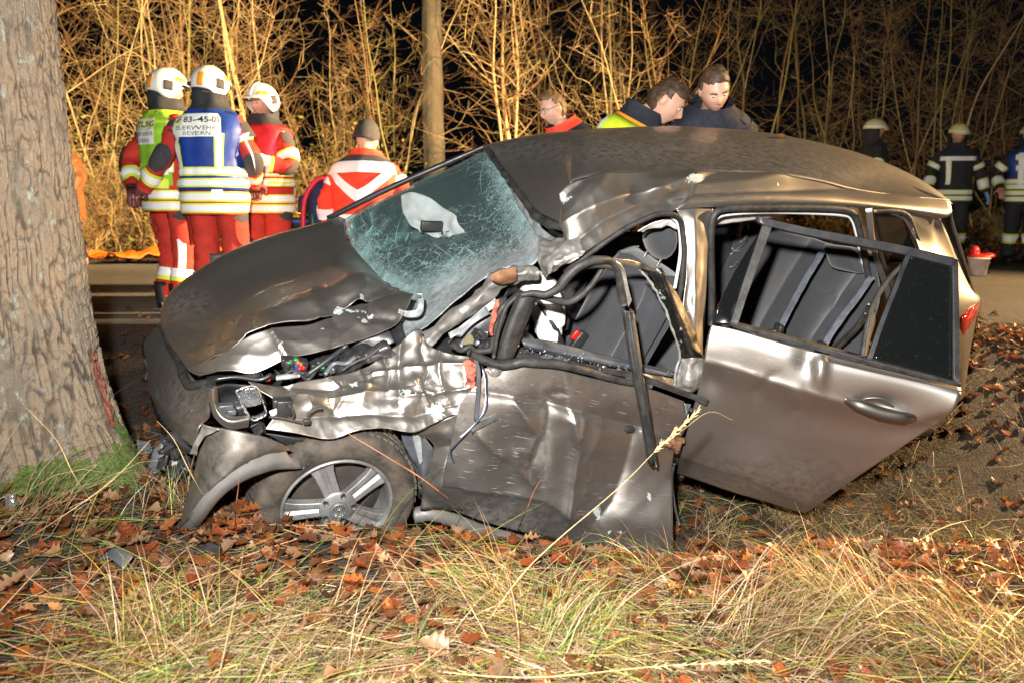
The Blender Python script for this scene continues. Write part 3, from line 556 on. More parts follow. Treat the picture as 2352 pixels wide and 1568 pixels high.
# ------------------------------------------------------------------ car materials
def paint_mat(name, base=(.345, .322, .295), rough=.41, dirt=.06):
    m = NT(name); uv = m.co('UV'); ob = m.co('Object')
    at = m.n('ShaderNodeVertexColor', layer_name='wear'); sp = m.n('ShaderNodeSeparateColor'); m.l(at.outputs[0], sp.inputs[0])
    R, G, B = sp.outputs
    flake = m.noise(ob, 900, 1); base_c = m.ramp(flake, [(.35, tuple(np.array(base)*.86)), (.65, tuple(np.array(base)*1.14))])
    # scratches: long thin streaks along the body
    s1 = m.noise(uv, 1.0, 2, .5, (9, 420, 1)); s2 = m.noise(uv, 1.0, 3, .6, (26, 190, 1)); pat = m.noise(ob, 14, 3)
    sc = m.math('MULTIPLY', m.ramp(s1, [(.655, 0.), (.70, 1.)]), m.ramp(pat, [(.42, 0.), (.6, 1.)]))
    sc = m.math('MULTIPLY', sc, R); haze = m.math('MULTIPLY', m.math('MULTIPLY', m.ramp(s2, [(.4, 0.), (.75, 1.)]), R), .35)
    # bared primer in ragged patches
    pn = m.noise(ob, 20, 5, .65); pr = m.math('GREATER_THAN', m.math('ADD', pn, m.math('MULTIPLY', G, .55)), .80)
    # thin mud
    mud = m.math('MULTIPLY', m.ramp(m.noise(ob, 30, 6, .7), [(.38, 0.), (.72, 1.)]), B)
    light = m.ramp(m.noise(ob, 55, 2), [(.5, 0.), (.78, dirt)])
    c = m.mix(light, base_c, (.20, .165, .12)); c = m.mix(haze, c, (.42, .41, .40)); c = m.mix(sc, c, (.74, .75, .74))
    c = m.mix(mud, c, (.075, .057, .038)); c = m.mix(pr, c, (.30, .34, .32))
    solid = m.math('MAXIMUM', m.math('MAXIMUM', pr, sc), mud)
    inv = m.math('SUBTRACT', 1.0, solid)
    m.set(Base_Color=c, Metallic=m.math('MULTIPLY', inv, .92), Roughness=m.math('ADD', m.math('MULTIPLY', solid, .25), rough),
          Coat_Weight=m.math('MULTIPLY', inv, m.math('SUBTRACT', .36, m.math('MULTIPLY', B, .3))), Coat_Roughness=.045)
    m.bump(m.math('ADD', m.noise(ob, 160, 2), m.math('MULTIPLY', m.noise(ob, 13, 3), 2.)), .014, .01)
    return m.m
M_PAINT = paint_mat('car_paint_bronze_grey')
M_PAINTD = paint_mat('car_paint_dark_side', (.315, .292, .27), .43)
M_PAINTM = paint_mat('muddy_dark_paint', (.17, .155, .14), .5)
M_RUB = pbr('black_rubber', (.024, .023, .022), .62, bump=.5, bscale=60, var=.75, scale=16)
M_PLAST = pbr('black_plastic', (.022, .022, .024), .42, bump=.15, bscale=90, var=.4)
M_GREYPL = pbr('grey_plastic', (.07, .075, .085), .4, bump=.2, bscale=50, var=.4)
M_CLAD = pbr('grey_arch_cladding', (.135, .13, .125), .55, bump=.1, bscale=120, var=.2, metal=.25)
M_BARE = pbr('torn_bare_metal', (.48, .46, .43), .38, .75, var=.35, scale=22, bump=.4, bscale=35)
M_ZINC = pbr('primed_sheet', (.27, .29, .29), .45, .35, var=.35, scale=25, bump=.3, bscale=40)
M_RUST = pbr('bark_smeared_metal', (.15, .07, .03), .8, .0, var=.5, scale=25, bump=.4, bscale=50)
M_RED = pbr('red_bark_splinter', (.30, .075, .045), .8, var=.75, scale=40, bump=.6, bscale=60)
M_ALLOY = pbr('alloy_rim', (.20, .195, .19), .42, .5, var=.4, scale=12, coat=.4)
M_TYRE = pbr('muddy_tyre', (.05, .04, .03), .8, bump=.35, bscale=70, var=.7, scale=14)
M_SEAT = pbr('seat_fabric', (.028, .029, .034), .9, bump=.5, bscale=600, var=.25, scale=5, bdist=.002, Sheen_Weight=.3)
M_SEATP = pbr('seat_leatherette', (.020, .021, .025), .48, bump=.15, bscale=200, var=.25)
M_BELT = pbr('belt_webbing', (.13, .14, .17), .5, bump=.4, bscale=300, var=.35, scale=20)
M_AIRBAG = pbr('airbag_fabric', (.78, .78, .76), .8, bump=.5, bscale=18, var=.06, bdist=.012)
M_REDPL = pbr('red_plastic', (.50, .016, .012), .4)
M_WHITEPL = pbr('white_trim', (.62, .65, .66), .6, var=.12)
M_GREENPL = pbr('green_plastic', (.015, .20, .035), .35)
M_BLUEPL = pbr('blue_plastic', (.02, .045, .22), .4)
M_WIREB = pbr('dark_blue_wire', (.02, .03, .06), .45)
M_ORANPL = pbr('orange_plastic', (.45, .10, .015), .5)
def glass_dark():
    m = NT('tinted_glass'); m.set(Base_Color=(.006, .007, .007), Roughness=.04, Metallic=0., IOR=1.5)
    ob = m.co(); d = m.ramp(m.noise(ob, 60, 3, .7), [(.6, 0.), (.8, .35)]); m.set(Base_Color=m.mix(d, (.005, .006, .006), (.05, .048, .042)))
    m.set(Roughness=m.ramp(m.noise(ob, 8, 3), [(.3, .03), (.8, .16)])); return m.m
M_DGLASS = glass_dark()
M_TAIL = pbr('red_tail_lens', (.62, .012, .012), .12, var=.2, coat=1.)
def chrome():
    m = NT('reflector_chrome'); ob = m.co(); v = m.n('ShaderNodeTexVoronoi'); v.inputs['Scale'].default_value = 60; m.l(ob, v.inputs['Vector'])
    m.set(Base_Color=(.85, .85, .85), Metallic=.9, Roughness=.24); m.bump(v.outputs['Distance'], .45, .012); return m.m
M_CHROME = chrome()
def cracked_glass():
    m = NT('cracked_laminated_glass'); uv = m.co('UV'); ob = m.co('Object')
    at = m.n('ShaderNodeVertexColor', layer_name='wear'); sp = m.n('ShaderNodeSeparateColor'); m.l(at.outputs[0], sp.inputs[0]); D = sp.outputs[0]; Gc = sp.outputs[1]
    nz = m.n('ShaderNodeTexNoise'); nz.inputs['Scale'].default_value = 7; nz.inputs['Detail'].default_value = 3; m.l(uv, nz.inputs['Vector'])
    wob = m.n('ShaderNodeMix', data_type='RGBA', blend_type='LINEAR_LIGHT'); wob.inputs[0].default_value = .010; m.l(uv, wob.inputs[6]); m.l(nz.outputs['Color'], wob.inputs[7]); w = wob.outputs[2]
    lines = None
    for sc, st, th in ((9, (1, .40, 1), .012), (22, (.45, 1, 1), .028), (46, (1, .6, 1), .05), (110, (1, 1, 1), .09)):
        mp = m.n('ShaderNodeMapping'); mp.inputs['Scale'].default_value = st; mp.inputs['Rotation'].default_value = (0, 0, .5+sc); m.l(w, mp.inputs[0])
        v = m.n('ShaderNodeTexVoronoi', feature='DISTANCE_TO_EDGE'); v.inputs['Scale'].default_value = sc; m.l(mp.outputs[0], v.inputs['Vector'])
        k = {9: .9, 22: .85, 46: .85, 110: .95}[sc]; lo = {9: .0, 22: .06, 46: .16, 110: .36}[sc]
        dens = m.math('MULTIPLY', m.ramp(D, [(lo, 0.), (min(lo+.35, 1), 1.)]), k)
        broken = m.ramp(m.noise(ob, sc*.8, 2), [(.40, .15), (.56, 1.)])
        ln = m.math('MULTIPLY', m.math('MULTIPLY', m.ramp(v.outputs['Distance'], [(0., 1.), (th, 0.)]), dens), broken)
        lines = ln if lines is None else m.math('MAXIMUM', lines, ln)
    frost = m.math('MULTIPLY', m.ramp(D, [(.50, 0.), (1., .62)]), m.ramp(m.noise(ob, 22, 4, .7), [(.3, .35), (.65, 1.)]))
    spark = m.math('GREATER_THAN', m.math('ADD', m.noise(ob, 170, 1), m.math('MULTIPLY', D, .1)), .80)
    mask = m.math('MINIMUM', m.math('MAXIMUM', m.math('MAXIMUM', m.math('MULTIPLY', lines, .72), frost), m.math('MULTIPLY', spark, .9)), 1.); mask = m.math('MAXIMUM', mask, .085)  # least mask value: a pale haze painted over the glass for its greenish reflection
    tint = m.mix(D, (.70, .87, .85), (.50, .72, .71))
    tr = m.n('ShaderNodeBsdfTransparent'); m.l(tint, tr.inputs[0])
    gl = m.n('ShaderNodeBsdfGlossy'); gl.inputs['Roughness'].default_value = .03; fr = m.n('ShaderNodeFresnel'); fr.inputs[0].default_value = 1.5
    m1 = m.n('ShaderNodeMixShader'); m.l(fr.outputs[0], m1.inputs[0]); m.l(tr.outputs[0], m1.inputs[1]); m.l(gl.outputs[0], m1.inputs[2])
    m.set(Base_Color=m.mix(m.math('MULTIPLY', Gc, 1.), m.mix(spark, (.38, .58, .58), (.95, .98, .98)), (.80, .84, .86)), Roughness=.35)
    m2 = m.n('ShaderNodeMixShader'); m.l(mask, m2.inputs[0]); m.l(m1.outputs[0], m2.inputs[1]); m.l(m.b.outputs[0], m2.inputs[2]); m.l(m2.outputs[0], m.out.inputs[0])
    m.bump(m.math('ADD', m.noise(ob, 60, 2), lines), .5, .004); return m.m
M_CRACK = cracked_glass()
def clear_side_glass():
    m = NT('side_glass'); tr = m.n('ShaderNodeBsdfTransparent'); tr.inputs[0].default_value = (.5, .52, .52, 1)
    gl = m.n('ShaderNodeBsdfGlossy'); gl.inputs['Roughness'].default_value = .03; fr = m.n('ShaderNodeFresnel'); fr.inputs[0].default_value = 1.5
    mx = m.n('ShaderNodeMixShader'); m.l(fr.outputs[0], mx.inputs[0]); m.l(tr.outputs[0], mx.inputs[1]); m.l(gl.outputs[0], mx.inputs[2]); m.l(mx.outputs[0], m.out.inputs[0]); return m.m
M_SGLASS = clear_side_glass()
M_LENS = clear_side_glass(); M_LENS.name = 'clear_lens'; M_LENS.node_tree.nodes['Transparent BSDF'].inputs[0].default_value = (.93, .94, .95, 1)
# ------------------------------------------------------------------ the wrecked car
car = thing('wrecked_car', 'crashed bronze grey compact van with torn open side resting in the roadside ditch', 'car', (HUB[0]+.6, HUB[1]+.9, -.62))
setbase(car.location)
def blobs(*bs):
    """wear mask: ellipses (u, v, ru, rv, channel, amount) in the sheet's own neighbourhood"""
    def f(G, q):
        w = np.zeros(q.shape[:-1]+(3,))
        for u, v, ru, rv, ch, am in bs: w[..., ch] += dent(q, (u, v), (ru, rv), am)
        return np.clip(w, 0, 1)
    return f
# --- roof: rows from the far rail to the near crushed edge
r_sil = [(1120, 336), (1235, 309), (1345, 297), (1480, 292), (1610, 294), (1750, 306), (1880, 329), (2000, 363), (2090, 401), (2150, 438), (2183, 468)]
r_near = [(1300, 520), (1325, 462), cA(1400, 392), cA(1580, 350), cA(1850, 342), cD(300, 335), cD(760, 347), cD(1000, 384), cD(1180, 428), cD(1450, 462), cD(1733, 494)]
ys = [1.42, 1.36, 1.3, 1.27, 1.25, 1.22, 1.19, 1.16, 1.14, 1.12, 1.1]
yn = [.40, .42, .42, .42, .41, .40, .37, .36, .35, .36, .38]
sil = np.array([S(p, y) for p, y in zip(r_sil, ys)]); nea = np.array([S(p, y) for p, y in zip(r_near, yn)])
far = sil+FL*.30-FU*.10
def roofmid(t, bulge): return sil*(1-t)+nea*t+FU*bulge*np.array([.02, .06, .07, .07, .07, .06, .05, .05, .04, .03, .0])[:, None]
def d_roof(G, q):
    d = .006*noise(G, 2.2, 3)+dent(q, (1330, 470), (60, 55), -.012)
    d += fold(q, [cA(1080, 300), cA(1300, 430), cA(1320, 520)], .006, 60, 25)
    return d+.0012*fbm(G, 9, 3, 2)
rm1, rm2 = roofmid(.3, .55), roofmid(.65, .6); rm1[0] = S(cA(1035, 335), 1.12); rm2[0] = S(cA(1165, 520), .74)
patch('roof', [far, sil, rm1, rm2, nea], M_PAINT, car, 10, d_roof, .003,
      blobs((1500, 330, 500, 40, 2, .35), (1900, 400, 300, 80, 2, .35), (1700, 430, 250, 20, 0, .5)))
for u, v, s in ((1262, 318, .05), (1790, 332, .035), (1840, 340, .03)):                    # oak leaves stuck on the roof are in the leaf section
    pass
# --- crushed near side of the roof, down to the door openings
L1 = [(1303, 524), (1296, 492), cA(1290, 520), cA(1380, 420), cA(1560, 352), cA(1850, 342), cD(300, 335), cD(760, 347)]
L2 = [cA(1290, 900), cA(1400, 835), cA(1500, 775), cA(1620, 705), cA(1760, 640), cA(1930, 570), cD(290, 540), cD(760, 530)]
L1 = [cA(1395, 640), cA(1345, 560), cA(1330, 470), cA(1400, 395), cA(1570, 352), cA(1850, 340), cD(300, 335), cD(760, 347)]
a1 = np.array([S(p, y) for p, y in zip(L1, (.36, .38, .40, .41, .41, .405, .395, .365))])
a2 = np.array([S(p, y) for p, y in zip(L2, (.15, .17, .19, .22, .25, .27, .275, .27))])
am = [a1*(1-t)+a2*t for t in (.33, .66)]
am[0] = am[0]-FL*.4*np.array([.0, .03, .06, .09, .10, .08, .05, .05])[:, None]
am[1] = am[1]-FL*.5*np.array([.02, .03, .04, .05, .05, .04, .02, .03])[:, None]
def d_ap(G, q):
    d = fold(q, [cA(1350, 640), cA(1480, 560), cA(1700, 470), cA(1900, 440), cA(2090, 380)], .022, 16, 30)
    d += fold(q, [cA(1440, 720), cA(1600, 600), cA(1780, 520), cA(1950, 500)], -.020, 13, 22)
    d += fold(q, [cA(1340, 520), cA(1390, 450), cA(1480, 380)], -.016, 12, 20)+fold(q, [cA(1600, 360), cA(1520, 480), cA(1540, 560)], .016, 22, 34)
    d += fold(q, [cA(1860, 440), cA(1960, 450), cA(2090, 370)], .016, 9, 12)+dent(q, cA(1760, 430), (45, 26), -.018)+dent(q, cA(1960, 395), (50, 14), .012)
    return d+crush(G, 6, .020, 5)*np.clip((1600-q[..., 0])/160, 0, 1)
patch('crushed_roof_side', [a1, am[0], am[1], a2], M_PAINT, car, 14, d_ap, .003,
      blobs((cA(1360, 450)[0], cA(1360, 450)[1], 30, 40, 1, .55), (*cA(2050, 400), 40, 16, 1, .5), (*cA(1330, 860), 60, 50, 0, .8), (*cA(1700, 620), 120, 30, 0, .25)))
def torn(G, q): return crush(G, 13, .035, 9)
patch('torn_pillar_end', [[S(cA(*p), y) for p, y in r] for r in ([((1225, 690), .40), ((1300, 715), .36), ((1390, 690), .30), ((1450, 700), .24)], [((1225, 770), .33), ((1290, 780), .26), ((1370, 770), .20), ((1470, 765), .17)], [((1232, 850), .28), ((1275, 850), .22), ((1340, 835), .17), ((1480, 790), .16)], [((1245, 930), .26), ((1270, 915), .21), ((1300, 900), .18), ((1420, 835), .16)])], M_BARE, car, 14, torn, .003)
mb = MB(); rs_g = random.Random(21)
for k in range(90):
    a, b, y = rs_g.choice(((560, 1090, .02), (900, 1165, .0), (1300, 1250, -.02), (1700, 1330, -.02))); c = S(cN(a+rs_g.uniform(-160, 200), b+rs_g.uniform(-20, 60)), y-.02)
    mb.box(c, (rs_g.uniform(.002, .0045),)*3, np.linalg.qr(np.array([[rs_g.gauss(0, 1) for _ in range(3)] for _ in range(3)]))[0])
o_ = mb.build('glass_crumbs', M_ZINC, car, smooth=False); o_['kind'] = 'stuff'
# --- roof rail behind, over the rear door opening, to the tail
R1 = [cD(300, 338), cD(760, 350), cD(1000, 388), cD(1180, 432), cD(1450, 466), cD(1735, 497)]
R2 = [cD(200, 545), cD(500, 530), cD(800, 527), cD(1180, 536), cD(1480, 560), cD(1690, 602)]
b1 = np.array([S(p, y) for p, y in zip(R1, (.40, .37, .36, .35, .36, .38))]); b2 = np.array([S(p, y) for p, y in zip(R2, (.25, .255, .26, .27, .27, .29))])
bm = [b1*.55+b2*.45-FL*.035, b1*.25+b2*.75-FL*.03]
def d_rail(G, q):
    d = fold(q, [cD(0, 470), cD(500, 448), cD(900, 436), cD(1210, 428)], -.010, 9, 16)+fold(q, [cD(240, 420), cD(600, 390), cD(800, 345)], .012, 14, 24)
    return d*np.clip((cD(1350, 0)[0]-q[..., 0])/200, 0, 1)+.0015*noise(G, 9)
patch('roof_rail', [b1, bm[0], bm[1], b2], M_PAINT, car, 12, d_rail, .003, blobs((*cD(640, 480), 150, 18, 0, .95), (*cD(300, 390), 80, 25, 0, .4)))
# --- rear quarter: around the fixed window, to the tailgate
def Q(pts, y): return [S(cD(*p), y) for p in pts]
patch('rear_quarter_panel', [
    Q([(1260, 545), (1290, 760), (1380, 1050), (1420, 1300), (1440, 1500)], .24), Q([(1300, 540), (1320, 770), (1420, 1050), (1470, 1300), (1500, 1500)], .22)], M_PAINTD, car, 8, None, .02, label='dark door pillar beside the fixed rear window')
qp = [[S(cD(*p), y) for p, y in row] for row in (
    [((1290, 546), .26), ((1400, 548), .26), ((1510, 566), .27), ((1600, 580), .28), ((1690, 602), .30)],
    [((1300, 556), .255), ((1410, 560), .255), ((1500, 590), .26), ((1620, 660), .27), ((1725, 690), .31)],
    [((1490, 600), .25), ((1510, 640), .25), ((1540, 700), .24), ((1660, 760), .25), ((1790, 860), .28)],
    [((1560, 750), .21), ((1575, 780), .20), ((1620, 830), .19), ((1740, 900), .19), ((1850, 985), .22)],
    [((1600, 900), .14), ((1640, 950), .12), ((1700, 1000), .10), ((1790, 1060), .10), ((1900, 1060), .16)],
    [((1620, 1150), .05), ((1670, 1170), .04), ((1720, 1185), .04), ((1780, 1200), .05), ((1880, 1170), .12)],
    [((1640, 1400), .04), ((1690, 1420), .03), ((1740, 1430), .02), ((1800, 1440), .03), ((1850, 1330), .09)],
    [((1640, 1640), .08), ((1690, 1640), .05), ((1740, 1640), .04), ((1790, 1620), .04), ((1815, 1590), .09)])]
def d_q(G, q): return dent(q, cD(1670, 650), (12, 45), -.018)+.002*noise(G, 5)
patch('rear_quarter', qp, M_PAINT, car, 8, d_q, .003, blobs((*cD(1830, 1450), 40, 120, 2, .3)))
patch('fixed_rear_window', [Q([(1310, 570), (1340, 700), (1385, 860)], .262), Q([(1400, 570), (1440, 700), (1500, 850)], .258), Q([(1468, 578), (1510, 690), (1570, 830)], .254)], M_DGLASS, car, 6, None, .006)
tube('window_seal', [S(cD(*p), .25) for p in ((1300, 560), (1400, 556), (1470, 566), (1510, 600), (1545, 690), (1575, 770), (1600, 850))], .012, M_RUB, car)
# tailgate: roof spoiler edge, black glass edge, lower corner and lamp
patch('roof_spoiler', [[S(cD(1450, 466), .37), S(cD(1600, 500), .36), S(cD(1733, 496), .39)], [S(cD(1600, 575), .31), S(cD(1670, 560), .33), S(cD(1738, 510), .39)], [S(cD(1690, 600), .31), S(cD(1705, 590), .33), S(cD(1738, 530), .40)]], M_PAINT, car, 8, None, .003)
patch('tailgate_glass', [[S(cD(*p), y) for p, y in r] for r in (
    [((1738, 520), .40), ((1752, 640), .40), ((1800, 780), .38), ((1862, 985), .34)], [((1705, 598), .33), ((1735, 690), .33), ((1785, 780), .31), ((1850, 990), .28)],)], M_DGLASS, car, 8, None, .008)
back = [S(cD(*p), y) for p, y in (((1738, 500), .40), ((1758, 620), .40), ((1805, 770), .38), ((1868, 985), .34), ((1908, 1062), .30), ((1890, 1170), .28), ((1850, 1330), .25), ((1815, 1590), .25))]
patch('tailgate', [back, [p+FL*.35-FA*.03 for p in back], [p+FL*.9-FA*.03 for p in back]], M_PAINT, car, 6, None, .004, away=True)
patch('tail_lamp', [[S(cD(*p), y) for p, y in r] for r in ([((1908, 1062), .17), ((1900, 1110), .15), ((1880, 1165), .13), ((1820, 1250), .08)],
    [((1870, 1095), .10), ((1855, 1130), .08), ((1842, 1170), .065), ((1815, 1255), .06)], [((1830, 1130), .07), ((1815, 1145), .06), ((1800, 1160), .05), ((1806, 1250), .055)])], M_TAIL, car, 8, None, .02)
# --- B pillar with its flange, torn seams
bp = [[S(cD(*p), y) for p, y in r] for r in (
    [((205, 548), .25), ((280, 540), .245), ((340, 540), .245), ((410, 545), .25)],
    [((240, 620), .23), ((290, 620), .22), ((345, 620), .22), ((385, 640), .24)],
    [((262, 760), .19), ((300, 770), .175), ((350, 780), .175), ((378, 790), .20)],
    [((258, 900), .14), ((290, 920), .13), ((345, 930), .125), ((372, 940), .16)],
    [((255, 1020), .10), ((285, 1060), .09), ((335, 1060), .085), ((365, 1080), .12)],
    [((260, 1150), .06), ((290, 1180), .055), ((320, 1180), .055), ((352, 1200), .09)],
    [((290, 1300), .03), ((310, 1310), .03), ((330, 1310), .03), ((350, 1310), .06)],
    [((300, 1560), .02), ((320, 1560), .02), ((340, 1560), .02), ((360, 1560), .06)])]
def d_bp(G, q): return fold(q, [cD(300, 600), cD(310, 800), cD(300, 950)], .010, 10, 12)+dent(q, cD(300, 1040), (10, 30), .016)+dent(q, cD(265, 1080), (12, 28), -.014)+.004*noise(G, 16)
patch('centre_pillar', bp, M_PAINT, car, 8, d_bp, .003, blobs((*cD(260, 1060), 22, 50, 0, .9), (*cD(270, 1150), 20, 40, 1, .35)))
patch('pillar_flange', [[S(cD(*p), .24) for p in ((410, 550), (384, 660), (376, 800), (370, 950), (362, 1100), (348, 1300))],
                        [S(cD(*p), .30) for p in ((418, 560), (390, 665), (381, 805), (375, 955), (367, 1100), (352, 1300))]], M_PAINT, car, 8, None, .002)
# door opening seals and light inner trim
tube('opening_seal', [S(cD(*p), .235) for p in ((398, 1190), (402, 1000), (398, 800), (398, 660), (415, 580), (480, 545), (700, 538), (1000, 540), (1150, 552), (1205, 590), (1235, 690), (1265, 850), (1290, 1000), (1285, 1150), (1240, 1300), (1120, 1370))], .016, M_RUB, car, 8, 5)
tube('opening_trim', [S(cD(*p), .29) for p in ((405, 760), (412, 640), (430, 595), (500, 572), (700, 560), (950, 565), (1130, 576), (1185, 600), (1215, 690), (1245, 830), (1275, 960), (1268, 1050))], .010, M_WHITEPL, car, 6, 5)
patch('headliner_edge', [[S(cD(*p), .36) for p in ((410, 590), (500, 570), (700, 562), (860, 566))], [S(cD(*p), .42) for p in ((412, 640), (540, 622), (700, 600), (860, 572))]], M_AIRBAG, car, 8, lambda G, q: .004*noise(G, 20), .003)
tube('opening_seal', [S(cD(*p), .20) for p in ((-420, 900), (-250, 770), (-100, 665), (30, 600), (100, 575), (170, 572), (222, 600), (240, 680), (248, 800), (235, 920), (225, 1010), (190, 1150))], .012, M_RUB, car, 8, 5)
tube('opening_trim', [S(cD(*p), .25) for p in ((180, 590), (212, 625), (226, 700), (226, 800), (205, 930), (195, 985))], .008, M_WHITEPL, car, 6, 5)
patch('headliner_edge', [[S(cD(*p), .30) for p in ((-10, 670), (40, 640), (100, 612), (170, 602), (215, 630))], [S(cD(*p), .34) for p in ((20, 675), (50, 660), (110, 650), (160, 645), (225, 670))]], M_AIRBAG, car, 8, lambda G, q: .006*noise(G, 25), .003)
# --- far windscreen pillar and rubber
pil = [(cA(40, 590), 1.66), (cA(95, 572), 1.64), (cA(300, 470), 1.58), (cA(500, 378), 1.53), (cA(730, 278), 1.48), (cA(940, 186), 1.43)]
tube('windscreen_pillar', [S(p, y) for p, y in pil], [.012, .024, .028, .028, .026, .018], M_PLAST, car, 8, 6, .6)
patch('mirror_base_trim', [[S(cA(*p), y) for p, y in r] for r in ([((35, 600), 1.66), ((90, 585), 1.64), ((140, 600), 1.62)], [((60, 660), 1.64), ((100, 650), 1.62), ((140, 640), 1.60)], [((120, 750), 1.56), ((135, 735), 1.56), ((150, 720), 1.56)])], M_PLAST, car, 6, None, .01)
# --- windscreen
ws = [
 [((935, 203), 1.43), ((720, 302), 1.48), ((490, 410), 1.53), ((290, 505), 1.58), ((135, 610), 1.62)],
 [((1010, 300), 1.20), ((800, 430), 1.26), ((570, 560), 1.32), ((360, 680), 1.37), ((195, 800), 1.42)],
 [((1100, 430), .95), ((920, 575), 1.0), ((700, 700), 1.06), ((500, 840), 1.1), ((330, 965), 1.15)],
 [((1180, 545), .72), ((1060, 680), .76), ((850, 810), .82), ((650, 930), .87), ((460, 1060), .9)],
 [((1225, 640), .52), ((1140, 770), .52), ((950, 850), .60), ((740, 990), .64), ((430, 1190), .62)],
 [((1240, 760), .36), ((1190, 860), .34), ((1010, 880), .42), ((780, 1050), .46), ((440, 1300), .42)]]
wsP = [[S(cA(*p), y) for p, y in r] for r in ws]
def d_ws(G, q): return .012*noise(G, 5, 2)-.02*np.exp(-((polydist(q, [cA(560, 1130), cA(800, 880), cA(1230, 700)]))/28)**2)+.003*noise(G, 20)
def w_ws(G, q):
    nb = polydist(q, [cA(100, 760), cA(330, 960), cA(560, 1050), cA(800, 930), cA(1200, 830), cA(1190, 640), cA(1010, 330)])
    d = .12+.88*np.exp(-(np.abs(nb)/72.)**1.4); d = np.maximum(d, dent(q, cA(250, 750), (70, 50), .75))
    d = d+.04; d -= dent(q, cA(790, 420), (80, 40), .40)
    low = np.exp(-(np.abs(polydist(q, [cA(400, 1240), cA(640, 1100), cA(830, 940), cA(1060, 830), cA(1200, 760)]))/42)**2)
    return np.stack([np.clip(np.maximum(d, low), 0, 1), np.clip(low*.85, 0, 1), low*0], -1)
patch('windscreen', wsP, M_CRACK, car, 14, d_ws, .004, w_ws)
tube('windscreen_edge_seal', [S(cA(*p), y) for p, y in (((935, 205), 1.42), ((985, 280), 1.22), ((1060, 380), 1.0), ((1140, 490), .78), ((1210, 580), .62), ((1290, 630), .47), ((1385, 655), .37), ((1370, 720), .33), ((1260, 800), .30))], [.014, .016, .018, .02, .022, .02, .016, .014], M_RUB, car, 8, 6, disp=lambda V: .006*np.stack([noise(V, 30, k) for k in (1, 2, 3)], -1))
patch('windscreen_flange', [[S(cA(*p), y) for p, y in r] for r in ([((1040, 370), 1.0), ((1120, 500), .78), ((1190, 590), .62), ((1240, 650), .50), ((1340, 720), .36)], [((1070, 440), .96), ((1130, 560), .74), ((1190, 650), .58), ((1230, 720), .46), ((1300, 745), .34)])], M_ZINC, car, 10, lambda G, q: .008*noise(G, 18), .002)
# --- bonnet
hd = [
 [((369, 712), 1.38), ((392, 672), 1.50), ((440, 632), 1.54), ((520, 583), 1.57), ((610, 546), 1.59), ((690, 523), 1.61), ((756, 507), 1.63)],
 [((370, 742), 1.10), ((418, 712), 1.20), ((490, 676), 1.24), ((575, 634), 1.28), ((655, 600), 1.32), ((735, 566), 1.36), ((797, 552), 1.40)],
 [((384, 781), .85), ((438, 756), .92), ((520, 722), .96), ((605, 684), 1.0), ((700, 645), 1.04), ((790, 612), 1.08), ((868, 636), 1.12)],
 [((412, 822), .60), ((480, 795), .62), ((560, 750), .62), ((635, 712), .60), ((725, 672), .62), ((825, 638), .72), ((905, 662), .82)],
 [((432, 850), .44), ((505, 816), .38), ((575, 770), .38), ((648, 752), .40), ((723, 742), .43), ((805, 705), .52), ((925, 668), .64)],
 [((446, 858), .38), ((522, 836), .30), ((580, 815), .30), ((655, 788), .31), ((738, 770), .35), ((850, 728), .44), ((938, 672), .58)],
 [((457, 861), .35), (cB(520, 640), .30), (cB(665, 655), .28), (cB(850, 575), .29), (cB(1080, 520), .32), (cB(1430, 395), .40), (cB(1550, 212), .52)]]
hp = [[S(p, y) for p, y in r] for r in hd]
hp = [[p+FL*.16-FU*.12 for p in hp[0]]]+hp; flange = hp[5:]; hp = hp[:6]
def d_hd(G, q):
    d = fold(q, [(575, 772), (648, 754), (723, 743), cB(1000, 385), cB(1190, 300), cB(1290, 230)], .013, 16, 40)
    d += fold(q, [cM(360, 470), cM(430, 490), cM(420, 560)], .008, 12, 20)+fold(q, [cM(520, 565), cM(500, 640), cM(510, 700)], .010, 26, 16)
    d += dent(q, cB(860, 290), (95, 45), .022)+dent(q, cB(1090, 250), (40, 40), -.024)+dent(q, cB(1240, 170), (45, 38), .022)
    d += fold(q, [cB(1000, 210), cB(985, 280), cB(820, 330), cB(690, 340)], .010, 22, 14)
    m = np.exp(-(np.abs(polydist(q, [cB(1050, 330), cB(1250, 300), cB(1450, 250)]))/42.)**2)
    d += m*(crush(G, 9, .045, 4))+np.exp(-(np.abs(polydist(q, [cB(560, 560), cB(1000, 470), cB(1500, 300)]))/26.)**2)*crush(G, 6, .020, 7)
    d += fold(q, [cB(760, 450), cB(800, 500), cB(850, 570)], .012, 10, 16)+fold(q, [cB(1290, 230), cB(1300, 340), cB(1440, 350)], -.014, 10, 16)
    return d+.0012*noise(G, 7, 1)
patch('bonnet', hp, M_PAINT, car, 18, d_hd, .004, blobs((*cB(1160, 310), 32, 24, 1, .55), (*cB(1250, 220), 16, 26, 1, .5), (*cB(1290, 330), 26, 28, 1, .52), (*cB(810, 520), 16, 20, 1, .62), (*cB(1080, 400), 60, 10, 1, .4), (*cB(1300, 400), 70, 20, 0, .3), (420, 700, 60, 40, 2, .4)))
def d_fl(G, q):
    d = np.exp(-(np.abs(polydist(q, [cB(560, 560), cB(1000, 470), cB(1500, 300)]))/40.)**2)*crush(G, 7, .022, 7)+fold(q, [cB(760, 430), cB(800, 500), cB(850, 575)], .016, 8, 14)+fold(q, [cB(1090, 330), cB(1130, 400), cB(1100, 500)], -.012, 8, 14)+fold(q, [cB(1290, 230), cB(1300, 340), cB(1440, 350)], -.014, 10, 16)
    return d+.004*noise(G, 8, 2)+fold(q, [cB(470, 600), cB(455, 690)], .008, 14, 14)
fl_ = [flange[0], [(a+b)/2-FL*.006 for a, b in zip(flange[0], flange[2])], flange[2]]
